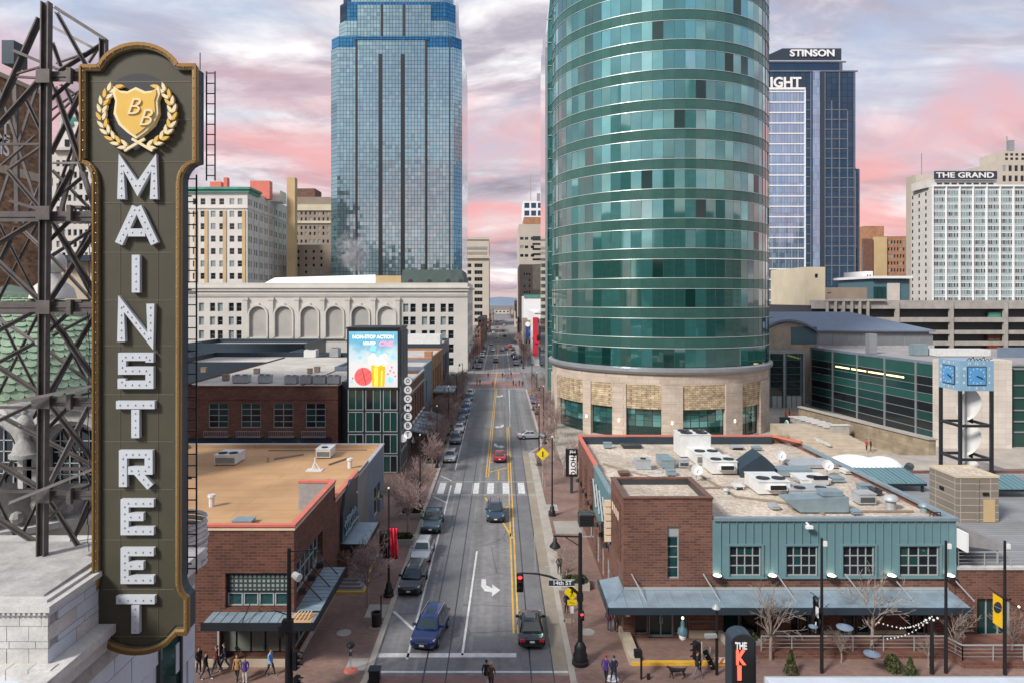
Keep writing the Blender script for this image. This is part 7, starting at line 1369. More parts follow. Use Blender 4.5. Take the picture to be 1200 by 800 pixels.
# ================================================================ vehicles
def loft(mb, secs, m=0, caps=True):
    k = len(secs[0]); b = len(mb.v)
    for s in secs: mb.v += [tuple(p) for p in s]
    for i in range(len(secs)-1):
        for j in range(k): mb.f.append([b+i*k+j, b+i*k+(j+1) % k, b+(i+1)*k+(j+1) % k, b+(i+1)*k+j]); mb.m.append(m)
    if caps: mb.f += [[b+j for j in range(k)][::-1], [b+(len(secs)-1)*k+j for j in range(k)]]; mb.m += [m, m]
def csec(y, hw, z0, z1, tum=.93):
    mid = z0+(z1-z0)*.55
    half = [(hw*.80, z0), (hw*.96, z0+.10), (hw, mid), (hw*.985, z1-.13), (hw*tum, z1-.03), (hw*.78, z1)]
    return [(x, y, z) for x, z in half]+[(-x, y, z) for x, z in half[::-1]]
def make_car(name, label, kind):
    """front faces -Y, wheels on z = 0, length / width / height by kind"""
    K = dict(suv=(4.75, .95, 1.68), sedan=(4.75, .91, 1.44), wagon=(4.55, .90, 1.55), pickup=(5.6, 1.0, 1.88))[kind]; L, hw, Ht = K; f, r = -L/2, L/2
    belt = {'suv': 1.03, 'sedan': .92, 'wagon': .96, 'pickup': 1.14}[kind]; hood = belt-.06
    t = thing(name, label, 'car' if kind != 'pickup' else 'pickup truck', (0, 0, 0)); gc = .22 if kind != 'pickup' else .34
    mb = MB()
    body = [csec(f, hw*.74, gc+.18, hood-.24), csec(f+.12, hw*.88, gc+.06, hood-.16), csec(f+.45, hw*.97, gc, hood-.07), csec(f+1.1, hw, gc, hood), csec(f+1.45, hw, gc, belt), csec(0, hw*1.005, gc, belt), csec(r-1.0, hw, gc, belt+.02)]
    if kind == 'sedan': body += [csec(r-.5, hw*.97, gc+.02, belt+.0), csec(r-.12, hw*.90, gc+.1, belt-.05), csec(r, hw*.78, gc+.2, belt-.16)]
    else: body += [csec(r-.35, hw*.98, gc+.02, belt+.02), csec(r-.08, hw*.94, gc+.08, belt-.02), csec(r, hw*.86, gc+.15, belt-.1)]
    loft(mb, body); mb.build('body', 'paint_black', t, 32)
    if kind == 'pickup': fb, ft, rt, rb = f+1.5, f+2.1, f+3.25, f+3.6
    elif kind == 'sedan': fb, ft, rt, rb = f+1.25, f+2.0, r-1.55, r-.62
    elif kind == 'wagon': fb, ft, rt, rb = f+1.1, f+1.85, r-.85, r-.2
    else: fb, ft, rt, rb = f+1.2, f+1.9, r-.55, r-.12
    bw, tw_ = hw*.90, hw*.70; zt = Ht
    def ring(z, y0, y1, w): 
        c = .16; return [(-w+c, y0, z), (w-c, y0, z), (w, y0+c, z), (w, y1-c, z), (w-c, y1, z), (-w+c, y1, z), (-w, y1-c, z), (-w, y0+c, z)]
    mb = MB(); R_ = [ring(belt-.05, fb, rb, bw), ring(belt+.02, fb, rb, bw), ring(zt-.10, ft-.06, rt+.06, tw_+.02), ring(zt-.03, ft+.04, rt-.02, tw_-.04), ring(zt, ft+.3, rt-.25, tw_-.22)]
    loft(mb, R_); mb.build('cabin', 'paint_black', t, 50)
    # glass, set just proud of the pillars
    z0, z1 = belt+.05, zt-.13; lerp = lambda a, b, k: a+(b-a)*k
    def gl(nm, pts, out): v_ = [Vector(p)+Vector(out) for p in pts]; MB().add(v_, [[0, 1, 2, 3]]).build(nm, 'car_glass', t)
    k0, k1 = (z0-belt-.02)/(zt-.12-belt), (z1-belt-.02)/(zt-.12-belt)
    X = lambda k: lerp(bw, tw_+.02, k); YF = lambda k: lerp(fb, ft-.06, k); YR = lambda k: lerp(rb, rt+.06, k)
    gl('windscreen', [(-X(k0)+.13, YF(k0), z0), (X(k0)-.13, YF(k0), z0), (X(k1)-.13, YF(k1), z1), (-X(k1)+.13, YF(k1), z1)], (0, -.012, .012)); gl('rear_window', [(X(k0)-.16, YR(k0), z0+.04), (-X(k0)+.16, YR(k0), z0+.04), (-X(k1)+.16, YR(k1), z1), (X(k1)-.16, YR(k1), z1)], (0, .012, .012))
    for s in (-1, 1):
        n_ = 2 if kind in ('sedan', 'pickup') else 3; ya0, yb0, ya1, yb1 = YF(k0)+.22, YR(k0)-.2, YF(k1)+.2, YR(k1)-.18
        for i in range(n_):
            a, b = i/n_, (i+1)/n_; pts = [(s*X(k0), lerp(ya0, yb0, a)+.04, z0), (s*X(k0), lerp(ya0, yb0, b)-.04, z0), (s*X(k1), lerp(ya1, yb1, b)-.04, z1), (s*X(k1), lerp(ya1, yb1, a)+.04, z1)]
            gl('side_window', pts if s > 0 else pts[::-1], (s*.012, 0, .004))
        part('mirror', 'paint_black', t, lambda b: (b.box(*sorted((s*(bw+.02), s*(bw+.26))), fb+.42, fb+.56, belt+.0, belt+.17)))
        part('headlight', 'headlight', t, lambda b: b.hexa([(s*hw*.48, f+.06, hood-.36), (s*hw*.86, f+.12, hood-.34), (s*hw*.48, f+.32, hood-.36), (s*hw*.93, f+.42, hood-.34), (s*hw*.48, f+.06, hood-.2), (s*hw*.86, f+.16, hood-.15), (s*hw*.48, f+.32, hood-.2), (s*hw*.93, f+.44, hood-.12)]))
        part('taillight', 'taillight', t, lambda b: b.box(*sorted((s*hw*.52, s*hw*.90)), r-.1, r+.015, belt-.3, belt-.13) if kind in ('sedan', 'wagon') else b.box(*sorted((s*hw*.72, s*hw*.93)), r-.14, r+.015, belt-.35, belt+.0))
        for y in (f+.93, r-.98):
            rw = .345 if kind != 'pickup' else .40; w_ = MB().tube((s*(hw-.20), y, rw), (s*(hw+.015), y, rw), rw, rw, 18).build('wheel', 'tyre', t, 40)
            part('rim', 'rim', w_, lambda b: b.tube((s*(hw-.02), y, rw), (s*(hw+.025), y, rw), rw*.62, rw*.56, 10))
    part('grille', 'trim', t, lambda b: (b.box(-hw*.45, hw*.45, f-.015, f+.06, hood-.36, hood-.22), b.box(-hw*.6, hw*.6, f+.0, f+.08, gc+.16, gc+.26)))
    part('grille_bar', 'rim', t, lambda b: b.box(-hw*.46, hw*.46, f-.025, f+.02, hood-.31, hood-.27)); part('bumper_trim', 'trim', t, lambda b: b.box(-hw*.8, hw*.8, r-.1, r+.03, gc+.1, gc+.25))
    part('number_plate', 'plate', t, lambda b: b.box(-.16, .16, f-.03, f+.02, gc+.22, gc+.34)); part('number_plate', 'plate', t, lambda b: b.box(-.16, .16, r-.01, r+.035, belt-.36, belt-.24))
    if kind in ('suv', 'wagon'): part('roof_rail', 'rim', t, lambda b: [b.bar((s*(tw_-.06), ft+.2, zt+.03), (s*(tw_-.06), rt-.1, zt+.03), .045) for s in (-1, 1)])
    if kind == 'pickup':
        part('cargo_bed', 'trim', t, lambda b: b.box(-hw*.82, hw*.82, rb+.08, r-.12, belt-.1, belt+.035)); part('bed_rail', 'paint_black', t, lambda b: (b.box(-hw*.97, -hw*.83, rb+.02, r-.06, belt, belt+.10), b.box(hw*.83, hw*.97, rb+.02, r-.06, belt, belt+.10), b.box(-hw*.9, hw*.9, r-.12, r-.04, belt-.05, belt+.10)))
    if kind in ('suv', 'wagon', 'sedan') : part('sunroof', 'car_glass', t, lambda b: b.box(-tw_*.5, tw_*.5, ft+.35, ft+.95, zt-.0, zt+.008)) if kind != 'wagon' else None
    part('underside', 'trim', t, lambda b: b.box(-hw*.85, hw*.85, f+.3, r-.3, gc-.08, gc+.05))
    return t
SUV = make_car('parked_car', 'x', 'suv'); SED = make_car('parked_car', 'x', 'sedan'); WAG = make_car('parked_car', 'x', 'wagon'); PIC = make_car('pickup_truck', 'x', 'pickup')
KERB = 'cars parked along the left kerb'; FAR = 'cars far up the street'
def car(p, x, y, deg, paint, label, group=None, name=None):
    o = place(p, (x, y, .02), R(deg), label, group, {'paint_black': 'paint_'+paint}); 
    if name: o.name = name
    return o
car(SUV, -4.95, 48.6, -9, 'blue', 'bright blue sport utility car waiting at the stop line', None, 'moving_car')
car(SUV, -7.25, 57.2, -3, 'black', 'black sport utility car parked nearest on the left, behind the bright blue car', KERB); car(WAG, -7.2, 63.8, -2, 'silver', 'silver van with roof rails parked between the black car and the pickup', KERB, 'parked_van')
car(PIC, -7.1, 72.0, 0, 'teal', 'dark teal pickup truck parked beside the planters', KERB); car(WAG, -7.35, 101.8, -1, 'silver', 'silver hatchback parked first beyond the striped crossing on the left', KERB)
car(SUV, -7.4, 114.5, 0, 'grey', 'dark grey sport utility car parked behind the silver hatchback', KERB); car(SED, -7.4, 124, 0, 'white_car', 'white sedan parked behind the dark grey car', KERB)
for i, (y, pr_, pt, lb_) in enumerate(((131.3, SED, 'slate', 'slate coloured sedan parked just behind the white sedan'), (138.4, SUV, 'teal', 'dark teal sport utility car parked two behind the white sedan'), (146, SUV, 'royal', 'vivid blue car parked in the far half of the left row'), (153.5, SED, 'silver', 'silver sedan parked behind the vivid blue car'), (161.5, SUV, 'slate', 'slate blue car parked second from the far end of the left row'), (170, WAG, 'silver', 'pale silver car parked at the far end of the left row'))): car(pr_, -7.45, y, 0, pt, lb_, KERB)
car(SUV, -.55, 75.2, 2, 'darkblue', 'dark blue car coming through the yellow hatching', None, 'moving_car'); car(SED, -.05, 102, 180, 'red', 'small red car driving away in the turn lane', None, 'moving_car'); car(SED, 2.2, 48.9, 180, 'black', 'black sedan seen from behind at the stop line', None, 'moving_car')
car(SED, 5.3, 117.5, 97, 'silver', 'silver sedan turned sideways at the right kerb', None, 'moving_car'); car(SUV, 8.0, 157, 180, 'royal', 'dark blue car parked on the right near the far crossing'); 
for i, (x, y, pr_, pt, dg, lb_) in enumerate(((-1.6, 258, SUV, 'blue', 0, 'blue car coming down the street beyond the far crossing'), (5.4, 285, SUV, 'grey', 180, 'dark grey car heading away on the right beyond the far crossing'), (-3.2, 312, SED, 'white_car', 0, 'white car facing us in the left lane far up the street'), (1.0, 316, WAG, 'white_car', 180, 'white van beside the red car far up the street'), (3.2, 322, SED, 'red', 180, 'red car heading away far up the street'), (4.9, 338, SUV, 'red', 180, 'dark red car right of the other red car far up the street'), (-4.6, 352, SED, 'slate', 0, 'slate car at the second far crossing'), (-2.0, 420, SED, 'silver', 0, 'silver car past the second far crossing'), (3.0, 430, SUV, 'black', 180, 'black car past the second far crossing'), (-4.5, 470, SUV, 'white_car', 0, 'white car high up the street on the left'), (2.4, 500, SED, 'grey', 180, 'grey car high up the street on the right'), (-2.2, 560, SED, 'red', 0, 'red speck of a car near the end of the street'), (3.6, 600, SUV, 'silver', 180, 'silver speck of a car near the end of the street'), (-3, 690, SUV, 'darkblue', 0, 'dark speck of a car just before the bridge'))): car(pr_, x, y, dg, pt, lb_, FAR, 'far_car')
for i in range(10): car((SED, SUV, WAG)[i % 3], 6.0 if i % 2 else -7.4, 236+11.5*i, 0 if i % 2 == 0 else 180, ('grey', 'silver', 'black', 'slate', 'white_car')[i % 5], '%s car in the far kerbside row beyond the crossing, %s from the near end' % (('grey', 'silver', 'black', 'slate', 'white')[i % 5], ORD[i]), FAR, 'far_car')
for p_ in (SUV, SED, WAG, PIC): kill(p_)

# ================================================================ bare street trees
MINR = 1.; DENS = 2
def grow(mb, p, d, L, r, lev, out):
    n = 3 if lev < 2 else 2; q = p
    for i in range(n):
        d = (d+Vector((random.gauss(0, .09), random.gauss(0, .09), .05))).normalized(); q2_ = q+d*L/n; r2 = r*(1-.22*(i+1)/n*1.6)
        mb.tube(q, q2_, max(r, .021*MINR), max(r2, .017*MINR), 5 if lev < 2 else 4 if lev < 3 else 3, cap=False); q, r = q2_, r2
        if lev < 4 and (lev > 0 or i > 0):
            for _ in range(DENS if lev < 3 else 1):
                a = random.uniform(0, 2*PI); s_ = d.cross(Vector((math.cos(a), math.sin(a), .3))).normalized(); nd = (d*.75+s_*random.uniform(.5, .85)).normalized()
                grow(mb, q, nd, L*random.uniform(.5, .68), r*.58, lev+1, out)
    if lev < 4: grow(mb, q, (d+Vector((random.gauss(0, .25), random.gauss(0, .25), 0))).normalized(), L*.66, r*.7, lev+1, out)
def make_tree(h, m, seed, spread=1.):
    random.seed(seed); t = thing('bare_tree', 'x', 'tree', (0, 0, 0)); th_ = h*.26
    part('trunk', m, t, lambda b: (b.tube((0, 0, -.1), (.03, 0, th_*.5), .11, .095, 8), b.tube((.03, 0, th_*.5), (0, .03, th_), .095, .085, 8)))
    mb = MB(); n = 5
    for i in range(n):
        a = 2*PI*i/n+random.uniform(-.4, .4); up = random.uniform(.9, 1.5); grow(mb, Vector((0, .03, th_-random.uniform(0, .4))), Vector((math.cos(a)*spread*.6, math.sin(a)*spread*.6, up)).normalized(), h*.24, .05, 1, None)
    grow(mb, Vector((0, .03, th_)), Vector((0, 0, 1)), h*.28, .07, 1, None)
    mb.build('crown', m, t); return t
mat('bark_pink', (.30, .215, .20), .9, var=.25, vs=2)
TR = [make_tree(7.4, 'bark_pink', 21+i) for i in range(4)]; MINR = .7; DENS = 1
TP_ = [make_tree(6.2, 'bark_pale', 41+i, 1.3) for i in range(3)]
random.seed(77)
LG = 'bare street trees on the left pavement'; RG = 'bare street trees on the right pavement'
lt = [(-10.3, 53), (-9.6, 79.5), (-9.4, 69.5)]+[(-9.5+.3*random.random(), 94+6.9*i) for i in range(13)]+[(-11.6, 105+9*i) for i in range(8)]
lt.sort(key=lambda z: z[1])
for i, (x, y) in enumerate(lt): place(TR[i % 4], (x, y, SW), random.uniform(0, 6.28), 'bare pinkish tree on the left pavement, %s from the near corner' % (ORD[i] if i < 20 else 'twenty-'+ORD[i-20]), LG, None, random.uniform(.85, 1.1))
rt = [(5.75, 87), (8.6, 92), (8.0, 101), (7.8, 110), (9.3, 117), (8.5, 124), (8.9, 132), (8.4, 140), (8.6, 149), (8.5, 158), (8.6, 168), (8.6, 176)]
for i, (x, y) in enumerate(rt): place(TR[(i+1) % 4] if i > 2 else TP_[i % 3], (x, y, SW), random.uniform(0, 6.28), 'bare tree on the right pavement, %s from the near end' % ORD[i], RG, None, random.uniform(.8, 1.05))
for i in range(12):
    s = 1 if i % 2 else -1; place(TR[i % 4], ((9.5 if s > 0 else -10), 232+11*i, SW), i, 'bare tree beyond the far crossing on the %s, %s one there' % ('right' if s > 0 else 'left', ORD[i//2]), 'bare trees beyond the far crossing', None, 1.1)
ft = [(903, 775, 6.4, 0, 'bare pale tree directly behind the rounded red lettered sign'), (1022, 768, 7.2, 1, 'biggest bare pale tree, in front of the canopy middle'), (1120, 772, 4.6, 2, 'small bare pale tree right of the canopy end'), (986, 778, 3.0, 2, 'tiny bare shrubby tree left of the biggest pale tree'), (1088, 782, 2.6, 0, 'tiny bare shrubby tree beside the short black post'), (1186, 770, 4.0, 1, 'bare pale tree by the right edge under the yellow flag')]
for px, py, h, k, lb_ in ft: p = G(px, py); place(TP_[k], (p.x, p.y, .1), px, lb_, 'bare pale trees in front of the canopy', None, h/6.2)
p = G(668, 742); place(TP_[1], (5.6, 57, SW), 2, 'bare sapling beside the right signal post', RG, None, .75); place(TR[0], (10.6, 90, SW), 1, 'dense bare shrub tree before the round tower base', RG, None, .95)
for i, (x, y) in enumerate(((-22, 88), (-27, 90), (-30, 89))): place(TP_[i], (x, y, SW), i, 'bare tree in the alley behind the tan roof, %s from the screen tower' % ORD[i], 'bare alley trees', None, .95)
for t_ in TR+TP_: kill(t_)
# clipped evergreens and planters
LEAF = None
def bush(mb, c, rx, ry, rz_, n, s=.16):
    for _ in range(n):
        a, b_, k = random.uniform(0, 2*PI), random.uniform(-.2, 1), random.uniform(.6, 1)**.5; q = Vector((c[0]+rx*k*math.cos(a)*math.sqrt(max(0, 1-b_*b_)), c[1]+ry*k*math.sin(a)*math.sqrt(max(0, 1-b_*b_)), c[2]+rz_*b_*k))
        u_ = Vector((random.gauss(0, 1), random.gauss(0, 1), random.gauss(0, 1))).normalized(); w_ = u_.cross(Vector((.3, .5, .8))).normalized(); z_ = s*random.uniform(.6, 1.2)
        mb.add([q-u_*z_, q+w_*z_*.5, q+u_*z_, q-w_*z_*.5], [[0, 1, 2, 3]])
def make_planter(w, d):
    t = thing('planter', 'x', 'planter', (0, 0, 0)); part('box', 'concrete', t, lambda b: ringc(b, -w/2, w/2, -d/2, d/2, 0, .55, .14)); part('soil', 'soil', t, lambda b: b.box(-w/2+.14, w/2-.14, -d/2+.14, d/2-.14, 0, .48))
    mb = MB(); [bush(mb, (-w/2+.5+(w-1)*i/4, 0, .55), .42, d*.36, .45, 150) for i in range(5)]; tag(mb.build('shrubs', 'leaf', t), kind='stuff'); return t
random.seed(8); PL = make_planter(2.3, 1.5)
for i, (x, y) in enumerate(((-9.6, 66.9), (-9.7, 74.9), (-9.7, 97.5), (-9.7, 110.5), (-9.7, 125), (-9.7, 140))): place(PL, (x, y, SW), 0, 'concrete shrub planter on the left pavement, %s from the near corner' % ORD[i], 'concrete shrub planters')
place(PL, (6.2, 56.6, SW), 0, 'concrete shrub planter beside the yellow walking sign', 'concrete shrub planters'); place(PL, (16.6, 47.0, .2), .1, 'planter with shrubs behind the striped barricade', 'concrete shrub planters'); kill(PL)
for i, (px, py, h) in enumerate(((927, 792, 1.5), (1046, 790, 1.1), (1067, 796, 1.2))):
    p = G(px, py); p.z = .1; t = thing('clipped_evergreen', ['dark conical evergreen near the black flag post', 'round clipped evergreen right of the biggest pale tree', 'small evergreen beside the short black post'][i], 'shrub', p, 'evergreens by the front terrace'); mb = MB()
    for k in range(420): a = random.uniform(0, 6.28); z = random.random(); r_ = (.48*(1-z) if i != 1 else .5*math.sin(PI*(.15+.8*z)))*random.uniform(.7, 1); q = Vector((p.x+r_*math.cos(a), p.y+r_*math.sin(a), .2+h*z)); u_ = Vector((random.gauss(0, 1), random.gauss(0, 1), random.gauss(0, 1))).normalized()*.12; w_ = u_.cross(Vector((.2, .7, .5))).normalized()*.06; mb.add([q-u_, q+w_, q+u_, q-w_], [[0, 1, 2, 3]])
    tag(mb.build('foliage', 'leaf', t), kind='stuff'); part('stem', 'bark', t, lambda b: b.tube((p.x, p.y, 0), (p.x, p.y, .3), .05))
# ================================================================ street lamps, signals, signs
def base_(b, x=0, y=0, k=1.): b.lathe([(0, 0), (.42*k, 0), (.42*k, .18), (.33*k, .24), (.36*k, .5), (.26*k, .62), (.22*k, .95), (.13*k, 1.15), (.09*k, 1.2)], (x, y, 0), 14)
def make_lamp(h=8.6, arm=-1.0):
    t = thing('street_lamp', 'x', 'street lamp', (0, 0, 0)); part('base', 'black', t, base_, 50); part('post', 'black', t, lambda b: b.tube((0, 0, 1.1), (0, 0, h), .10, .065, 10)); part('arm', 'black', t, lambda b: (b.bar((0, 0, h-.25), (arm, 0, h-.15), .05), b.bar((0, 0, h-.7), (arm*.6, 0, h-.2), .035)))
    part('lamp_shade', 'black', t, lambda b: b.lathe([(.04, 0), (.1, -.08), (.12, -.28), (.3, -.5), (.3, -.55), (0, -.52)], (arm, 0, h-.1), 12), 50); part('lamp_globe', 'lamp_white', t, lambda b: b.sphere((arm, 0, h-.68), .16, 8)); part('finial', 'lamp_white', t, lambda b: b.sphere((0, 0, h+.08), .1, 8)); return t
LA = make_lamp(8.6, -.75); LB = make_lamp(8.6, -.85)
lp = [(-8.95, 54.9), (-8.95, 76.4), (-8.95, 97), (-8.95, 119), (-8.95, 141), (-8.95, 163)]
for i, (x, y) in enumerate(lp): place(LA, (x, y, SW), 0, 'black street lamp on the left pavement, %s from the near corner' % ORD[i], 'black street lamps')
for i, (x, y) in enumerate(((5.75, 75.3), (5.6, 98), (7.6, 119), (7.6, 141), (7.6, 163))): place(LB, (x, y, SW), 0, 'black street lamp on the right pavement, %s from the near corner' % ORD[i], 'black street lamps')
for i in range(6): place(LB, ((8 if i % 2 else -9.2), 234+20*(i//2), SW), 0, 'black street lamp beyond the far crossing, %s on the %s' % (ORD[i//2], 'right' if i % 2 else 'left'), 'black street lamps')
kill(LA); kill(LB)
def hang(name, label, cat, m, x0, x1, y, z0, z1, folds=0):
    t = thing(name, label, cat, ((x0+x1)/2, y, z0)); mb = MB(); n = 10
    for i in range(n+1):
        for j in range(7): mb.v.append((x0+(x1-x0)*i/n+.05*math.sin(j*1.7+i)*folds, y+.06*math.sin(i*1.6+j*.6)*(1+folds), z0+(z1-z0)*j/6))
    mb.f = [[i*7+j, (i+1)*7+j, (i+1)*7+j+1, i*7+j+1] for i in range(n) for j in range(6)]; mb.m = [0]*len(mb.f); o = mb.build('cloth', m, t, 80); sm_ = o.modifiers.new('thick', 'SOLIDIFY'); sm_.thickness = .015
    return t
t = hang('red_banner', 'crimson banner wrapped on the nearest left street lamp', 'banner', 'red_cloth', -8.85, -8.2, 54.8, 3.15, 5.65, 1.0); part('rod', 'black', t, lambda b: [b.bar((-8.95, 54.85, z), (-8.15, 54.85, z), .04) for z in (3.2, 5.7)])
t = hang('dark_banner', 'black banner hanging left of the crimson one on the same lamp', 'banner', 'black', -9.7, -9.05, 54.8, 3.2, 5.4); part('rod', 'black', t, lambda b: [b.bar((-8.95, 54.85, z), (-9.75, 54.85, z), .04) for z in (3.25, 5.4)])
def head(parent, p, rz=0, lit=None, n=3, s=1.):
    """signal head of n lenses hanging at p (centre), facing -Y turned by rz"""
    mt = Matrix.Translation(p) @ Matrix.Rotation(rz, 4, 'Z'); h = .36*n*s
    o = MB().box(-.2*s, .2*s, -.12, .14, -h/2, h/2).xf(mt).build('signal_head', 'black', parent)
    for k in range(n):
        z = h/2-.36*s*(k+.5); on = lit == k
        MB().lathe([(0, .0), (.13*s, .0), (.13*s, .03), (0, .04)], (0, 0, 0), 14).xf(mt @ Matrix.Translation((0, -.12, z)) @ Matrix.Rotation(R(90), 4, 'X')).build('lens', 'signal_red' if on else 'trim', o)
        MB().lathe([(.16*s, 0), (.165*s, .24*s), (.15*s, .24*s), (.145*s, 0)], (0, 0, 0), 14, 0, R(0), R(180)).xf(mt @ Matrix.Translation((0, -.12, z)) @ Matrix.Rotation(R(90), 4, 'X')).build('visor', 'black', o)
    return o
sp = thing('signal_mast', 'tall black signal post with a long curved arm and red light over the right lane', 'traffic signal', (5.25, 44.7, SW)); X, Y = 5.25, 44.7
part('base', 'black', sp, lambda b: b.lathe([(0, .1), (.55, .1), (.55, .35), (.45, .4), (.48, .75), (.38, .9), (.40, 1.2), (.28, 1.45), (.17, 1.6)], (X, Y, 0), 18), 50); part('post', 'black', sp, lambda b: b.tube((X, Y, 1.5), (X, Y, 8.7), .16, .12, 12))
apts = [(X, Y, 4.6), (X-.5, Y, 5.05), (X-1.2, Y, 5.5), (X-2, Y, 5.85), (X-2.8, Y, 6.02), (X-3.9, Y, 6.08)]
part('mast_arm', 'black', sp, lambda b: [b.tube(p, q, .11-.012*i, .10-.012*i, 8) for i, (p, q) in enumerate(zip(apts, apts[1:]))])
head(sp, Vector((X-3.95, Y-.1, 5.5)), 0, 0, 3, 1.1)
ns = part('name_sign', 'navy', sp, lambda b: b.box(XA(643, Y), XA(673, Y), Y-.22, Y-.18, ZA(685, Y), ZA(677, Y))); part('sign_edge', 'white', ns, lambda b: ringc(b, XA(643, Y)-.02, XA(673, Y)+.02, 0, 0, 0, 0, 0) if False else (b.box(XA(643, Y), XA(673, Y), Y-.23, Y-.221, ZA(677.6, Y), ZA(677, Y)), b.box(XA(643, Y), XA(673, Y), Y-.23, Y-.221, ZA(685, Y), ZA(684.4, Y)))); fit_text('lettering', '14th ST', 1.2, .28, ns, (XA(658.5, Y), Y-.225, ZA(681, Y)), m='white', ext=.004, off=.02)
part('camera_mount', 'frame_grey', sp, lambda b: (b.box(X-2.3, X-2.1, Y-.06, Y+.06, 6.0, 6.5), b.bar((XA(627, Y), Y, 6.15), (XA(627, Y), Y, 8.2), .05), b.box(XA(625.8, Y), XA(628.2, Y), Y-.06, Y+.06, 8.1, 8.5)))
part('lamp_arm', 'black', sp, lambda b: (b.bar((X, Y, 8.45), (X-1.75, Y, 8.5), .09), b.bar((X, Y, 7.8), (X-1.0, Y, 8.45), .05))); part('lamp_shade', 'black', sp, lambda b: b.lathe([(.04, 0), (.12, -.1), (.13, -.3), (.36, -.62), (.36, -.68), (0, -.6)], (X-1.65, Y, 8.45), 14), 50); part('lamp_globe', 'lamp_white', sp, lambda b: b.sphere((X-1.65, Y, 7.72), .2, 10))
head(sp, Vector((X+.05, Y-.35, 3.45)), 0, 0, 2, .8); part('control_box', 'black', sp, lambda b: (b.box(X-.22, X+.18, Y-.2, Y+.2, 4.3, 4.75), b.box(X-.1, X+.3, Y+.05, Y+.3, 5.3, 5.7)))
yd = thing('walking_sign', 'yellow diamond walking sign on a thin post beside the signal post', 'road sign', (5.12, 48.6, SW)); X, Y = 5.12, 48.6
part('post', 'brown_stone', yd, lambda b: b.bar((X, Y, .1), (X, Y, 3.9), .07)); zc_ = ZA(693, Y); k_ = .56; dmn = part('diamond', 'yellow_sign', yd, lambda b: b.plate([(X, zc_-k_), (X+k_, zc_), (X, zc_+k_), (X-k_, zc_)], Y-.07, Y-.04)); part('plaque', 'yellow_sign', yd, lambda b: b.box(X-.33, X+.33, Y-.07, Y-.04, zc_-.92, zc_-.55)); part('small_plate', 'white', yd, lambda b: b.box(X-.12, X+.12, Y-.07, Y-.045, zc_-1.5, zc_-1.0))
part('walking_figure', 'black', dmn, lambda b: (b.tube((X+.02, Y-.072, zc_+.26), (X+.02, Y-.09, zc_+.26), .065, .065, 10), b.bar((X, Y-.08, zc_+.18), (X, Y-.08, zc_-.06), .11, .015), b.bar((X, Y-.08, zc_-.04), (X-.13, Y-.08, zc_-.32), .06, .015), b.bar((X, Y-.08, zc_-.04), (X+.13, Y-.08, zc_-.3), .06, .015), b.bar((X, Y-.08, zc_+.14), (X+.15, Y-.08, zc_-.02), .045, .015), b.bar((X, Y-.08, zc_+.14), (X-.14, Y-.08, zc_+.0), .045, .015))); part('arrow', 'black', yd, lambda b: b.bar((X-.2, Y-.08, zc_-.66), (X+.18, Y-.08, zc_-.8), .06, .01))
yd = thing('yellow_crossing_sign', 'yellow diamond sign by the striped crossing on the right', 'road sign', (5.5, 88, SW)); part('post', 'frame_grey', yd, lambda b: b.bar((5.5, 88, .1), (5.5, 88, 4.6), .08)); part('diamond', 'yellow_sign', yd, lambda b: b.plate([(5.5, 3.2), (6.35, 4.05), (5.5, 4.9), (4.65, 4.05)], 87.92, 87.95)); part('walking_figure', 'black', yd, lambda b: b.bar((5.5, 87.91, 3.7), (5.5, 87.91, 4.4), .16, .01))
# left corner pole (its foot stands below the frame)
X, Y = -12.55, 40.6; lpz = thing('corner_signal_pole', 'thick black pole with signals and a floodlight before the red brick building', 'traffic signal', (X, Y, 0)); part('pole', 'black', lpz, lambda b: (b.tube((X, Y, 0), (X, Y, 4.6), .25, .22, 12), b.tube((X, Y, 4.6), (X, Y, 9.2), .15, .11, 10)))
part('luminaire_arm', 'black', lpz, lambda b: (b.bar((X, Y, 9.0), (X+1.6, Y+.3, 9.0), .06), b.bar((X, Y, 8.3), (X+1.0, Y+.2, 8.95), .04))); part('pendant_lamp', 'black', lpz, lambda b: b.lathe([(.05, 0), (.12, -.15), (.14, -.35), (.34, -.65), (0, -.62)], (X+1.65, Y+.3, 9.0), 12), 50)
part('floodlight', 'lamp_white', lpz, lambda b: b.tube((X+.35, Y-.2, 7.7), (X+.75, Y-.45, 7.6), .2, .24, 12)); part('control_box', 'black', lpz, lambda b: (b.box(X-.35, X+.25, Y-.3, Y+.1, 4.3, 5.0), b.box(X-.6, X-.35, Y-.15, Y+.1, 3.9, 4.6), b.bar((X, Y, 5.2), (X-.9, Y, 5.5), .05)))
head(lpz, Vector((X+.45, Y-.1, 2.6)), R(75), None, 3, 1.0); head(lpz, Vector((X+.45, Y+.1, 1.2)), R(75), None, 2, .9)
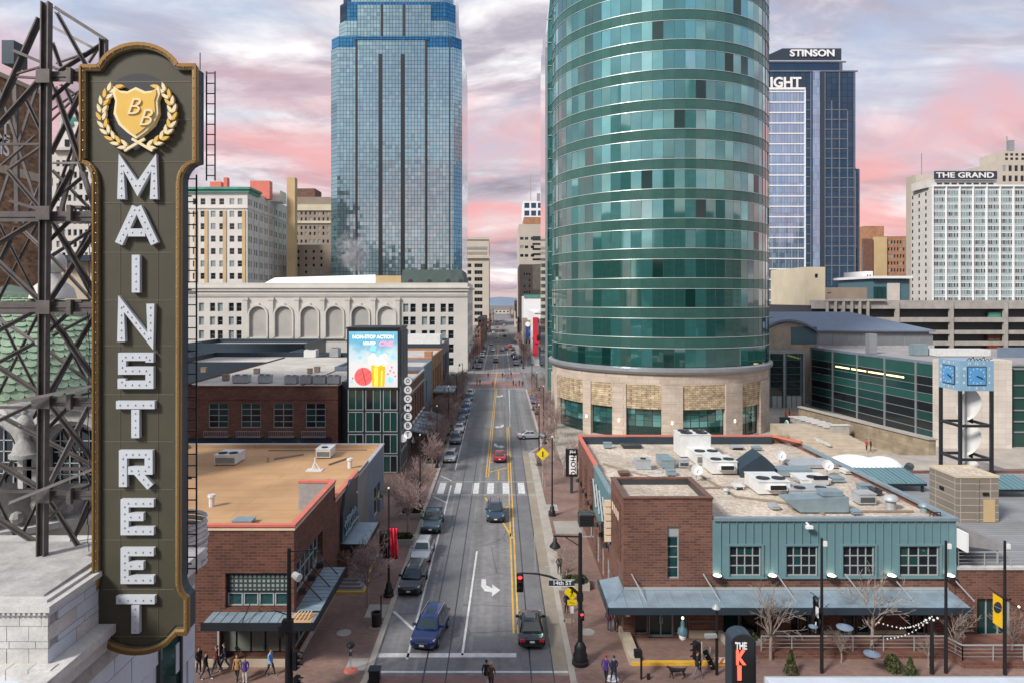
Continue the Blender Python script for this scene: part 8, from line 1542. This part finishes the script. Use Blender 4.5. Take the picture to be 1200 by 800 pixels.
# right corner signals
X, Y = XA(840, 43.4), 43.4; t = thing('bracket_signal_pole', 'black post with a bracket arm and grey camera left of the rounded red lettered sign', 'traffic signal', (X, Y, .1)); part('post', 'black', t, lambda b: b.tube((X, Y, .1), (X, Y, 4.3), .10, .08, 10)); part('bracket', 'black', t, lambda b: (b.bar((X, Y, 3.5), (X-1.9, Y, 3.5), .04), b.bar((X, Y, 2.6), (X-.6, Y, 3.45), .03))); part('camera', 'frame_grey', t, lambda b: (b.rbox((X-.45, Y-.2), .75, .25, 2.6, 2.8, .1))); part('lamp_cap', 'frame_grey', t, lambda b: b.lathe([(.02, .3), (.25, .1), (.28, 0), (0, 0)], (X-.05, Y, 4.35), 12), 50)
X2, Y2 = XA(816, 43.2), 43.2; t = thing('side_signal', 'black three lens signal seen from behind above the dog walker', 'traffic signal', (X2, Y2, .1)); part('post', 'black', t, lambda b: b.tube((X2+.3, Y2+.1, .1), (X2+.3, Y2+.1, 2.3), .06, .06, 8)); head(t, Vector((X2, Y2, 1.75)), R(-60), None, 3, 1.05); part('backing_plate', 'cream', t, lambda b: b.box(X2+.28, X2+.36, Y2-.06, Y2+.1, 1.0, 2.3))
X, Y = XA(751.5, 42.9), 42.9; t = thing('crossing_signal', 'short black post with a crossing signal before the yellow step edge', 'traffic signal', (X, Y, .1)); part('post', 'black', t, lambda b: b.tube((X, Y, 0), (X, Y, 1.9), .07, .07, 8)); part('signal_box', 'black', t, lambda b: b.box(X-.45, X+.02, Y-.2, Y+.15, 1.55, 1.98)); part('bollard', 'black', t, lambda b: b.tube((X+.45, Y, 0), (X+.45, Y, .45), .12, .1, 10))
X, Y = XA(800, 44), 44.; t = thing('pendant_globe_lamp', 'teal capped globe lamp hanging from the bracket before the double doors', 'lamp', (X, Y, 2.6)); part('cap', 'teal_dark', t, lambda b: b.lathe([(.05, 1.0), (.13, .8), (.13, .55), (.3, .4), (.34, .1), (0, .1)], (X, Y, 2.35), 12), 50); part('globe', 'lamp_white', t, lambda b: b.sphere((X, Y, 2.3), .24, 12, 0, 1, 1, 1.3)); part('lit_tip', 'lamp_lit', t, lambda b: b.sphere((X, Y, 3.45), .09, 8))
def fpost(px, top, Y, label, w=.085):
    X = XA(px, Y); t = thing('black_post', label, 'lamp post', (X, Y, .1), 'tall black posts by the front terrace'); part('post', 'black', t, lambda b: b.tube((X, Y, .1), (X, Y, ZA(top, Y)), w+.03, w-.01, 10)); part('top_light', 'lamp_white', t, lambda b: b.box(X+.06, X+.32, Y-.08, Y+.08, ZA(top, Y)-.5, ZA(top, Y)-.2)); return t, X
t, X = fpost(963, 630, 43.6, 'tall black post holding a dark flag in front of the canopy'); part('banner_rod', 'black', t, lambda b: b.bar((X-.3, 43.6, 5.0), (X-.75, 43.6, 5.3), .04))
fl = hang('dark_flag', 'drooping black and white flag on the tall black post', 'flag', 'black', X-.62, X-.22, 43.5, 2.7, 5.05, 1.4); part('white_emblem', 'white', fl, lambda b: b.plate([(X-.5, 3.9), (X-.3, 3.7), (X-.3, 4.4), (X-.48, 4.5)], 43.38, 43.40)); part('white_tail', 'white', fl, lambda b: b.plate([(X-.55, 2.8), (X-.47, 2.8), (X-.45, 3.5), (X-.52, 3.5)], 43.36, 43.38))
t, X = fpost(1108.5, 633, 43.6, 'tall black post behind the yellow flag'); 
t = thing('yellow_flag', 'yellow flag with a dark round emblem on a slanted staff', 'flag', (XA(1168, 43.2), 43.2, 3)); Y = 43.2; part('staff', 'dark_metal', t, lambda b: b.bar(W(1158, 688, Y), W(1200, 716, Y), .05)); fo_ = part('cloth', 'flag_yellow', t, lambda b: b.plate([(XA(1163.5, Y), ZA(729, Y)), (XA(1174.5, Y), ZA(736, Y)), (XA(1174.5, Y), ZA(701, Y)), (XA(1163.5, Y), ZA(694, Y))], Y-.02, Y)); part('emblem', 'navy', fo_, lambda b: b.plate([(XA(1168.8, Y)+.26*math.cos(a*PI/8), ZA(711, Y)+.36*math.sin(a*PI/8)) for a in range(16)], Y-.04, Y-.021)); part('emblem_band', 'white', fo_, lambda b: b.bar((XA(1164.6, Y), Y-.05, ZA(709, Y)), (XA(1173, Y), Y-.05, ZA(713, Y)), .09, .01)); part('emblem_red', 'red_cloth', fo_, lambda b: b.bar((XA(1166, Y), Y-.05, ZA(706.5, Y)), (XA(1171.5, Y), Y-.05, ZA(708.5, Y)), .1, .01)); part('staff_lamp', 'lamp_lit', t, lambda b: b.sphere(W(1194, 710.5, Y), .07, 8))
t, X = fpost(1177.5, 633, 43.4, 'tall black post at the right edge beside the yellow flag')
X, Y = XA(1092, 43.5), 43.5; t = thing('string_light_post', 'short black post with strings of white bulbs', 'lamp post', (X, Y, .1)); part('post', 'black', t, lambda b: b.tube((X, Y, 0), (X, Y, 3.6), .13, .11, 10)); part('lamp_cluster', 'lamp_white', t, lambda b: [b.sphere((X-.45+.25*i, Y-.1, 3.6+.12*(i % 2)), .08, 6) for i in range(4)])
t = thing('bulb_string', 'strings of small white bulbs under the canopy end', 'string lights', (XA(1080, 44.5), 44.5, 2.5)); Y = 44.5
for (a, b_, sag) in (((1030, 729), (1092, 727), 7), ((1040, 748), (1090, 726), 5), ((1055, 736), (1092, 722), 3)):
    pts = [W(a[0]+(b_[0]-a[0])*k/12, a[1]+(b_[1]-a[1])*k/12+sag*math.sin(PI*k/12), Y) for k in range(13)]
    part('wire', 'black', t, lambda q: [q.tube(p, r_, .012, n=3) for p, r_ in zip(pts, pts[1:])]); tag(part('bulbs', 'lamp_white', t, lambda q: [q.sphere(p, .05, 6) for p in pts]), kind='stuff')
for i, (px, py, lb_) in enumerate(((990, 734, 'wide teal disc lamp hanging before the canopy, upper one'), (1022, 765, 'wide teal disc lamp hanging lower, in front of the biggest pale tree'), (953, 733, 'small dark disc lamp beside the dark flag'))):
    Y = 43.3; p = W(px, py, Y); s_ = (.5, .5, .28)[i]; t = thing('disc_lamp', lb_, 'lamp', p, 'hanging disc lamps'); part('shade', 'blue_grey', t, lambda b: b.lathe([(.05*s_*2, .4*s_), (.3*s_, .3*s_), (s_, 0), (s_, -.06), (.3*s_, -.12), (0, -.1)], p, 16), 50); part('stem', 'black', t, lambda b: (b.bar(p+Vector((0, 0, .1)), p+Vector((0, 0, .5)), .05), b.bar(p+Vector((0, 0, .5)), p+Vector((-1.3 if i < 1 else 1.0, 0, 1.4)), .025))); part('under_light', 'black', t, lambda b: b.tube(p+Vector((0, 0, -.3)), p+Vector((0, 0, -.1)), .16, .1, 10))
# barricade, dark bin, hanging signs on the right
t = thing('barricade', 'orange and white striped barricade before the shop windows', 'barricade', (XA(845, 44.4), 44.4, .1)); Y = 44.4
for zc_ in (ZA(773, Y), ZA(785, Y)):
    x0, x1 = XA(830, Y), XA(856, Y); part('board', 'white', t, lambda b: b.box(x0, x1, Y-.02, Y+.02, zc_-.17, zc_+.17)); part('stripes', 'orange', t, lambda b: [b.plate([(x0+.36*i, zc_-.168), (x0+.36*i+.18, zc_-.168), (x0+.36*i+.36, zc_+.168), (x0+.36*i+.18, zc_+.168)], Y-.03, Y-.021) for i in range(4)])
part('foot', 'frame_grey', t, lambda b: [b.bar((x, Y-.3*s, .1), (x, Y, 1.4), .06) for x in (XA(832, Y), XA(854, Y)) for s in (-1, 1)])
t = thing('tilted_menu_board', 'black slanted board leaning beside the striped barricade', 'board', (XA(828, 44), 44, .1)); part('panel', 'black', t, lambda b: b.plate([W(823, 763, 44).xz, W(838, 793, 44).xz, W(842, 788, 44).xz, W(828, 760, 44).xz], 43.95, 44.0)); part('leg', 'frame_grey', t, lambda b: (b.bar(W(830, 768, 44.05), W(830, 792, 44.4), .05))); part('print', 'white', t, lambda b: [b.bar(W(826+3*i, 768+6*i, 43.93), W(828+3*i, 767+6*i, 43.93), .12, .01) for i in range(4)])
X, Y = XA(443.5, 47.3), 47.3; t = thing('litter_bin', 'black round litter bin by the left kerb', 'bin', (-9.05, 49.9, SW)); part('body', 'black', t, lambda b: b.lathe([(0, 0), (.32, 0), (.36, .9), (.3, .95), (.28, .8), (0, .8)], (-9.05, 49.9, SW), 14), 50); part('rim', 'dark_metal', t, lambda b: b.lathe([(.3, .93), (.39, .93), (.39, .99), (.3, .99)], (-9.05, 49.9, SW), 14)); part('post', 'black', t, lambda b: b.bar((-8.75, 50.2, SW), (-8.75, 50.2, 2.2), .09))
X, Y = XA(411, 43.9), 43.9; t = thing('parking_post', 'short post with a black round cap and pink base on the left corner', 'post', (X, Y, SW)); part('post', 'frame_grey', t, lambda b: b.bar((X, Y, SW), (X, Y, 1.6), .06)); part('cap', 'black', t, lambda b: b.lathe([(0, 1.95), (.2, 1.9), (.27, 1.75), (.2, 1.62), (0, 1.6)], (X, Y, 0), 12), 50); part('footing', 'coping_red', t, lambda b: b.lathe([(.45, SW), (.35, .2), (0, .22)], (X, Y, 0), 14)); part('hand_plate', 'frame_dark', t, lambda b: b.box(X-.1, X+.1, Y-.08, Y-.03, 1.1, 1.35))
t = thing('news_box', 'low black kiosk box at the corner kerb by the stop line', 'box', (-7.95, 42.9, 0)); part('casing', 'black', t, lambda b: b.box(-8.2, -7.55, 42.6, 43.2, 0, .75)); part('lid', 'dark_metal', t, lambda b: b.box(-8.25, -7.5, 42.55, 43.25, .75, .82))
t = thing('vertical_photo_sign', 'black vertical hanging sign with white lettering beside the round tower', 'sign', (XA(670, 84), 84, 4)); Y = 84.; vs_ = part('panel', 'black', t, lambda b: b.box(XA(663, Y), XA(677, Y), Y, Y+.3, ZA(558, Y), ZA(526, Y))); part('bracket', 'frame_dark', t, lambda b: b.bar((XA(670, Y), Y+.15, ZA(558, Y)), (XA(670, Y), Y+.15, .1), .35))
part('white_panel', 'white', vs_, lambda b: b.box(XA(667, Y), XA(675.5, Y), Y-.04, Y-.001, ZA(555, Y), ZA(533, Y))); o = text('lettering', 'PHOTO', .85, vs_, (XA(671.3, Y), Y-.06, ZA(544, Y)), 0, 'black', .01, .01); o.rotation_euler = (R(90), R(90), 0); text('lettering', 'PH', .6, vs_, (XA(671, Y), Y-.05, ZA(529.5, Y)), 0, 'white', .01, .01)
t = thing('black_box_sign', 'dark slatted box sign on brackets over the right pavement', 'sign', (7.3, 56, 6)); part('box', 'frame_dark', t, lambda b: b.box(XA(679, 56), XA(696, 56), 56, 57.2, ZA(617, 56), ZA(603, 56))); part('slats', 'black', t, lambda b: [b.box(XA(679.5, 56), XA(695.5, 56), 55.95, 55.99, ZA(606+3*i, 56), ZA(604+3*i, 56)) for i in range(4)]); part('bracket', 'frame_grey', t, lambda b: (b.bar(W(682, 617, 56), W(682, 628, 56), .08), b.bar(W(693, 617, 56), W(693, 628, 56), .08), b.bar(W(680, 628, 56), W(696, 628, 56), .08), b.bar(W(694, 612, 56.5), (8.7, 57, ZA(612, 56.5)), .1)))
# rounded black sign with red letters and the near roof it stands on
nr = thing('near_low_building', 'near low building showing only its pale blue roof edge at the bottom right', 'building', (30, 26, 0)); MB().box(11.3, 52, 4, 28, 0, 8.05).build('wall', 'brick_brown', nr); MB().box(11.0, 52.2, 3.8, 28.3, 8.05, 8.32).build('roof', 'stone_blue', nr); part('roof_edge', 'frame_grey', nr, lambda b: b.box(10.95, 52.25, 28.301, 28.36, 8.0, 8.34))
KY = 29.2; kx0, kx1 = XA(857, KY), XA(885, KY); ks = thing('rounded_letter_sign', 'black rounded vertical sign reading THE KI in white and red', 'sign', ((kx0+kx1)/2, KY, 3)); zt = ZA(746, KY); rr_ = (kx1-kx0)/2; mid = (kx0+kx1)/2
outl = [(kx0, 3.2), (kx1, 3.2)]+[(mid+rr_*math.cos(PI*i/12), zt-rr_*.75+rr_*.75*math.sin(PI*i/12)+.12) for i in range(13)]
MB().plate(outl, KY, KY+.8).build('sign_box', 'navy', ks); MB().plate([(mid+(x-mid)*.9, 3.3+(z-3.2)*.985 if z > 4 else z) for x, z in outl], KY-.03, KY-.002).build('sign_face', 'black', ks); part('face_rim', 'dark_metal', ks, lambda b: [b.bar((p[0], KY-.03, p[1]), (q_[0], KY-.03, q_[1]), .04, .06) for p, q_ in zip(outl[1:], outl[2:])])
fit_text('lettering', 'THE', .50, .30, ks, (XA(868, KY), KY-.05, ZA(756, KY)), m='white', ext=.02, off=.03); fit_text('lettering', 'K', .42, .62, ks, (XA(867, KY), KY-.05, ZA(770, KY)), m='king_red', ext=.03, off=.04); fit_text('lettering', 'I', .16, .62, ks, (XA(866, KY), KY-.05, ZA(788, KY)), m='king_red', ext=.03, off=.04)
part('post', 'dark_metal', ks, lambda b: b.box(mid-.2, mid+.2, KY+.2, KY+.6, 0, 3.2)); part('stay', 'dark_metal', ks, lambda b: b.bar((mid, KY+.4, 7.4), (11.6, 27.9, 7.6), .12))
# kiosk and construction bits on the plaza
t = thing('plaza_kiosk', 'dark green kiosk sign with a round white emblem on the plaza', 'kiosk', (XA(921, 122), 122, .2)); Y = 122.; part('panel', 'black', t, lambda b: b.box(XA(916, Y), XA(926, Y), Y, Y+1, .1, ZA(489, Y))); part('round_emblem', 'lamp_white', t, lambda b: b.tube(W(921, 494.5, Y-.02), W(921, 494.5, Y-.06), .45, .45, 14)); part('dark_core', 'copper', t, lambda b: b.tube(W(921, 494.5, Y-.07), W(921, 494.5, Y-.09), .3, .3, 14)); part('lower_panel', 'navy', t, lambda b: b.box(XA(916.6, Y), XA(925.4, Y), Y-.05, Y-.01, ZA(511, Y), ZA(502, Y)))
t = thing('ramp_rail', 'white curved ramp edge below the plaza kiosk', 'ramp', (XA(940, 112), 112, .2)); pts = [W(933, 492, 130), W(939, 500, 122), W(945, 509, 115), W(956, 514, 110), W(973, 521, 106)]; part('edge', 'stone_white', t, lambda b: [b.bar(p, q_, .3, .4) for p, q_ in zip(pts, pts[1:])])
# ================================================================ people
def skin_mesh(nodes, edges, rad, sub=1):
    me = bpy.data.meshes.new('body'); me.from_pydata([tuple(p) for p in nodes], edges, []); o = bpy.data.objects.new('body', me); COL.objects.link(o)
    m = o.modifiers.new('s', 'SKIN'); sv = me.skin_vertices[0].data
    for i, r_ in enumerate(rad): sv[i].radius = (r_, r_) if not isinstance(r_, tuple) else r_
    sv[0].use_root = True; m.use_smooth_shade = True
    if sub: s2 = o.modifiers.new('u', 'SUBSURF'); s2.levels = sub; s2.render_levels = sub
    dg = bpy.context.evaluated_depsgraph_get(); r = bpy.data.meshes.new_from_object(o.evaluated_get(dg)); bpy.data.objects.remove(o); return r
def make_person(pose, seed):
    """1.72 m figure facing -Y; pose: stride (m), arm swing, bent arm"""
    st, sw, hold = pose; n, e, rd, reg = [], [], [], []
    def a(p, r_, par=None):
        n.append(Vector(p)); rd.append(r_); 
        if par is not None: e.append((par, len(n)-1))
        return len(n)-1
    pel = a((0, 0, .93), (.15, .11)); wst = a((0, -.01, 1.10), (.135, .095), pel); ch = a((0, -.015, 1.30), (.165, .105), wst); nb_ = a((0, 0, 1.44), (.10, .08), ch); nk = a((0, -.01, 1.50), .055, nb_); h0 = a((0, -.03, 1.57), (.075, .085), nk); h1 = a((0, -.035, 1.66), (.08, .095), h0); a((0, -.02, 1.72), (.05, .06), h1)
    a((0, -.13, 1.615), .016, h0)
    for s in (-1, 1):
        f = -s*st/2
        hp = a((s*.09, 0, .88), .095, pel); kn = a((s*.10, f*.5-.03*(abs(st) > .1), .48), .062, hp); an = a((s*.10, f+(.06 if f > 0 else 0), .10+(.06 if f > .1 else 0)), .042, kn); a((s*.11, f-.10, .045), .042, an); a((s*.11, f-.19+(.03 if f > 0 else 0), .03), .03, len(n)-1)
        sh = a((s*.185, 0, 1.41), .062, ch); bnd = hold if s > 0 else 0
        el = a((s*.235, s*sw*.4+.04, 1.14), .046, sh); wr = a((s*.22+(-s*.08 if bnd else 0), s*sw-.06-(.22 if bnd else 0), .92+(.22 if bnd else 0)), .03, el); pm = a((s*.22+(-s*.10 if bnd else 0), s*sw-.09-(.27 if bnd else 0), .86+(.22 if bnd else 0)), (.034, .022), wr)
        bp_ = n[pm]
        for k, (dy, L_) in enumerate(((-.03, .060), (-.01, .072), (.01, .067), (.03, .052))):
            m1 = a(bp_+Vector((0, dy, -.035)), .009, pm); m2 = a(bp_+Vector((-s*.008, dy, -.035-L_*.5)), .008, m1); a(bp_+Vector((-s*.022, dy-.004, -.035-L_)), .007, m2)
        m1 = a(bp_+Vector((-s*.02, -.04, -.005)), .010, pm); a(bp_+Vector((-s*.03, -.062, -.04)), .008, m1)
    me = skin_mesh(n, e, rd)
    for k in ('skin', 'shirt', 'trousers', 'shoe'): me.materials.append(M['cloth_'+k] if 'cloth_'+k in M else mat('cloth_'+k, dict(skin=(.42, .25, .17), shirt=(.03, .03, .035), trousers=(.03, .035, .05), shoe=(.25, .25, .26))[k], .85, var=.1))
    for p in me.polygons:
        c = p.center; z = c.z; arm = abs(c.x) > .19 and z > .80
        p.material_index = 0 if (z > 1.475 or (arm and z < .945 and not hold) or (abs(c.x) > .10 and .98 < z < 1.17 and c.y < -.24)) else 1 if (z > .93 or arm) else 3 if z < .085 else 2
    t = thing('person', 'x', 'person', (0, 0, 0)); o = bpy.data.objects.new('body', me); COL.objects.link(o); o.parent = t
    part('hair', 'cloth_hair' if 'cloth_hair' in M else mat('cloth_hair', (.035, .022, .015), .8, var=0), t, lambda b: b.sphere((0, .005, 1.675), .098, 10, 0, .95, 1.05, .82))
    part('jacket_hem', 'cloth_shirt', t, lambda b: b.lathe([(.19, .82), (.185, 1.0), (.16, 1.02)], (0, 0, 0), 12)).scale = (.95, .72, 1)
    return t
PW = make_person((.52, .16, 0), 1); PS = make_person((.06, .03, 0), 2); PH = make_person((.34, .10, 1), 3)
CM = {}
def cloth(c, k='shirt'):
    key = 'cl_%s_%s' % (k, '%02x%02x%02x' % tuple(int(255*min(1, x)) for x in c))
    if key not in CM: CM[key] = mat(key, c, .85, var=.12, vs=6)
    return CM[key]
BLK, NVY, GRY, TAN, RED, BLU, PUR, WHT, JEA, ORG, MAR, BRN = (.02, .02, .024), (.02, .03, .07), (.2, .2, .21), (.36, .2, .07), (.45, .02, .03), (.20, .42, .75), (.07, .04, .22), (.7, .7, .7), (.06, .09, .16), (.75, .13, .02), (.10, .015, .025), (.12, .07, .045)
def person(proto, px, py, deg, sh, tr, label, group=None, Y=None, hair=None, shoe=None, z=SW, s=1.):
    p = G(px, py) if Y is None else W(px, 0, Y)
    sw = {'cloth_shirt': cloth(sh), 'cloth_trousers': cloth(tr, 'trousers')}
    if hair: sw['cloth_hair'] = cloth(hair, 'hair')
    if shoe: sw['cloth_shoe'] = cloth(shoe, 'shoe')
    return place(proto, (p.x, p.y, z), R(deg), label, group, sw, s)
person(PS, 233, 791, 60, BLK, BLK, 'person in black half hidden behind the tall sign foot'); person(PW, 241, 798, 80, BLK, NVY, 'person in dark jacket with a red bag walking left of the others', None, None, None, WHT)
person(PW, 254, 790, -85, MAR, BLK, 'person in a maroon top striding beside the brick wall', None, None, None, WHT); person(PW, 263, 787, -80, NVY, JEA, 'person in a navy hoodie and jeans with light shoes', None, None, None, WHT)
person(PH, 278, 801, -10, TAN, BLK, 'person in a tan jacket with a black backpack'); person(PS, 287, 802, 10, PUR, WHT, 'person in a purple top beside the tan jacket', None, None, None, None, SW, .92); person(PW, 317, 793.5, 70, BLU, BLK, 'person in a light blue shirt near the black corner pole')
person(PW, 570, 806, 170, BLK, WHT, 'person in black with a white scarf crossing at the stop line', None, None, None, None, .02); person(PW, 575.5, 809, 170, BRN, BLK, 'blond person in dark clothes crossing at the stop line', None, None, (.55, .38, .16), None, .02)
person(PW, 655.5, 675, 0, BLK, BLK, 'person in black walking behind the street name sign'); person(PS, 664, 721, 30, BLK, BLK, 'person in black standing by the yellow walking sign')
person(PS, 714, 741, 160, MAR, JEA, 'person in a maroon coat under the canopy corner'); person(PS, 722.5, 743, 160, BLK, BLK, 'person in black beside the maroon coat under the canopy', None, None, None, WHT)
person(PW, 710, 802, 150, PUR, BLK, 'person with a bright pink hat and purple jacket', None, None, RED); person(PW, 719.5, 803, 190, NVY, NVY, 'person in a navy coat beside the pink hat', None, None, NVY)
dw = person(PW, 817, 797, 80, BLK, GRY, 'person in a black top and grey trousers walking a black dog', None, None, None, (.15, .08, .5))
for i, (px, py, sh, lb_) in enumerate(((559, 451, BLK, 'person in black at the left end of the far crossing'), (562.5, 451.5, NVY, 'person in navy second from the left on the far crossing'), (577.5, 452, ORG, 'person in orange alone on the far crossing'), (572, 443, BLK, 'person in dark clothes in the middle of the far junction'), (601.5, 452, BLK, 'person in black on the right of the far crossing, first of four'), (604.5, 453, GRY, 'person in grey on the right of the far crossing, second of four'), (608.5, 452, NVY, 'person in navy on the right of the far crossing, third of four'), (612.5, 453, BLK, 'person in black on the right of the far crossing, last of four'), (589, 443, BLK, 'person in black left in the far junction group'), (592, 442, BLU, 'person in blue inside the far junction group'), (595.5, 443.5, BRN, 'person in brown inside the far junction group'), (599, 442, MAR, 'person in maroon right in the far junction group'))): person(PW if i % 2 else PS, px, py, 90+37*i, sh, BLK, lb_, 'people crossing the far junction', None, None, None, .02, 1.05)
person(PS, 1015.5, 521, 100, RED, BLK, 'person in a red coat on the plaza steps', None, 104, None, None, .9); person(PS, 1020.5, 521, 80, BLK, BLK, 'person in black beside the red coat on the plaza steps', None, 104, None, None, .9)
for i, (px, Y_) in enumerate(((921, 131), (925, 133), (930, 130))): person(PH, px, 0, 60*i, ORG if i != 1 else RED, (.6, .1, .02) if i else BLK, ['worker in orange left of the other plaza workers', 'worker in red between the plaza workers', 'worker in full orange suit on the plaza'][i], 'workers on the plaza', Y_, None, None, .9)
for p_ in (PW, PS, PH): kill(p_)
# backpack worn, bag, leash and dog
p = G(278, 801); tag(MB().box(p.x-.30, p.x-.06, p.y+.10, p.y+.30, SW+1.0, SW+1.45).build('backpack', 'black', None, origin=(p.x-.2, p.y+.2, SW+1.0)), 'black backpack on the person in the tan jacket', 'backpack')
DX, DY = XA(794, 43.0), 43.0
nd = [(0, 0, .50), (.25, 0, .52), (.42, 0, .55), (.52, 0, .68), (.60, 0, .74), (.74, 0, .71), (-.25, 0, .52), (-.38, 0, .54), (-.52, .02, .62), (-.62, .03, .72)]; ed = [(0, 1), (1, 2), (2, 3), (3, 4), (4, 5), (0, 6), (6, 7), (7, 8), (8, 9)]; rdd = [.115, .135, .10, .07, .075, .04, .105, .09, .028, .018]
def leg(par, x, y, front, fwd):
    b = len(nd)
    if front: nd.extend([(x, y, .36), (x+fwd*.5, y, .20), (x+fwd, y, .035), (x+fwd+.05, y, .025)]); rdd.extend([.055, .035, .026, .026])
    else: nd.extend([(x+.03, y, .36), (x-.07+fwd*.4, y, .20), (x-.02+fwd, y, .035), (x+.04+fwd, y, .025)]); rdd.extend([.065, .032, .026, .026])
    ed.extend([(par, b), (b, b+1), (b+1, b+2), (b+2, b+3)])
leg(2, .36, .08, 1, .12); leg(2, .36, -.08, 1, -.08); leg(7, -.38, .08, 0, -.10); leg(7, -.38, -.08, 0, .10)
dgm = skin_mesh([Vector((-x, y, z)) for x, y, z in nd], ed, rdd); dgm.materials.append(M['black']); dg_ = thing('dog', 'black dog walking on a leash by the yellow step edge', 'dog', (DX, DY, SW)); o = bpy.data.objects.new('body', dgm); COL.objects.link(o); o.parent = dg_
for s in (-1, 1): mb = MB(); mb.add([(-.56, s*.05, .80), (-.62, s*.03, .80), (-.57, s*.10, .74), (-.60, s*.09, .70)], [[0, 1, 3, 2]]); e_ = bpy.data.objects.new('ear', mb.mesh('ear', 'black')); COL.objects.link(e_); e_.parent = dg_
tag(part('leash', 'frame_dark', None, lambda b: (b.tube((DX-.5, DY, .8), (DX+.2, DY, .75), .012, n=4), b.tube((DX+.2, DY, .75), (XA(817, 42.9)-.25, 42.9, 1.05), .012, n=4))), 'dark leash between the black dog and its walker', 'leash')
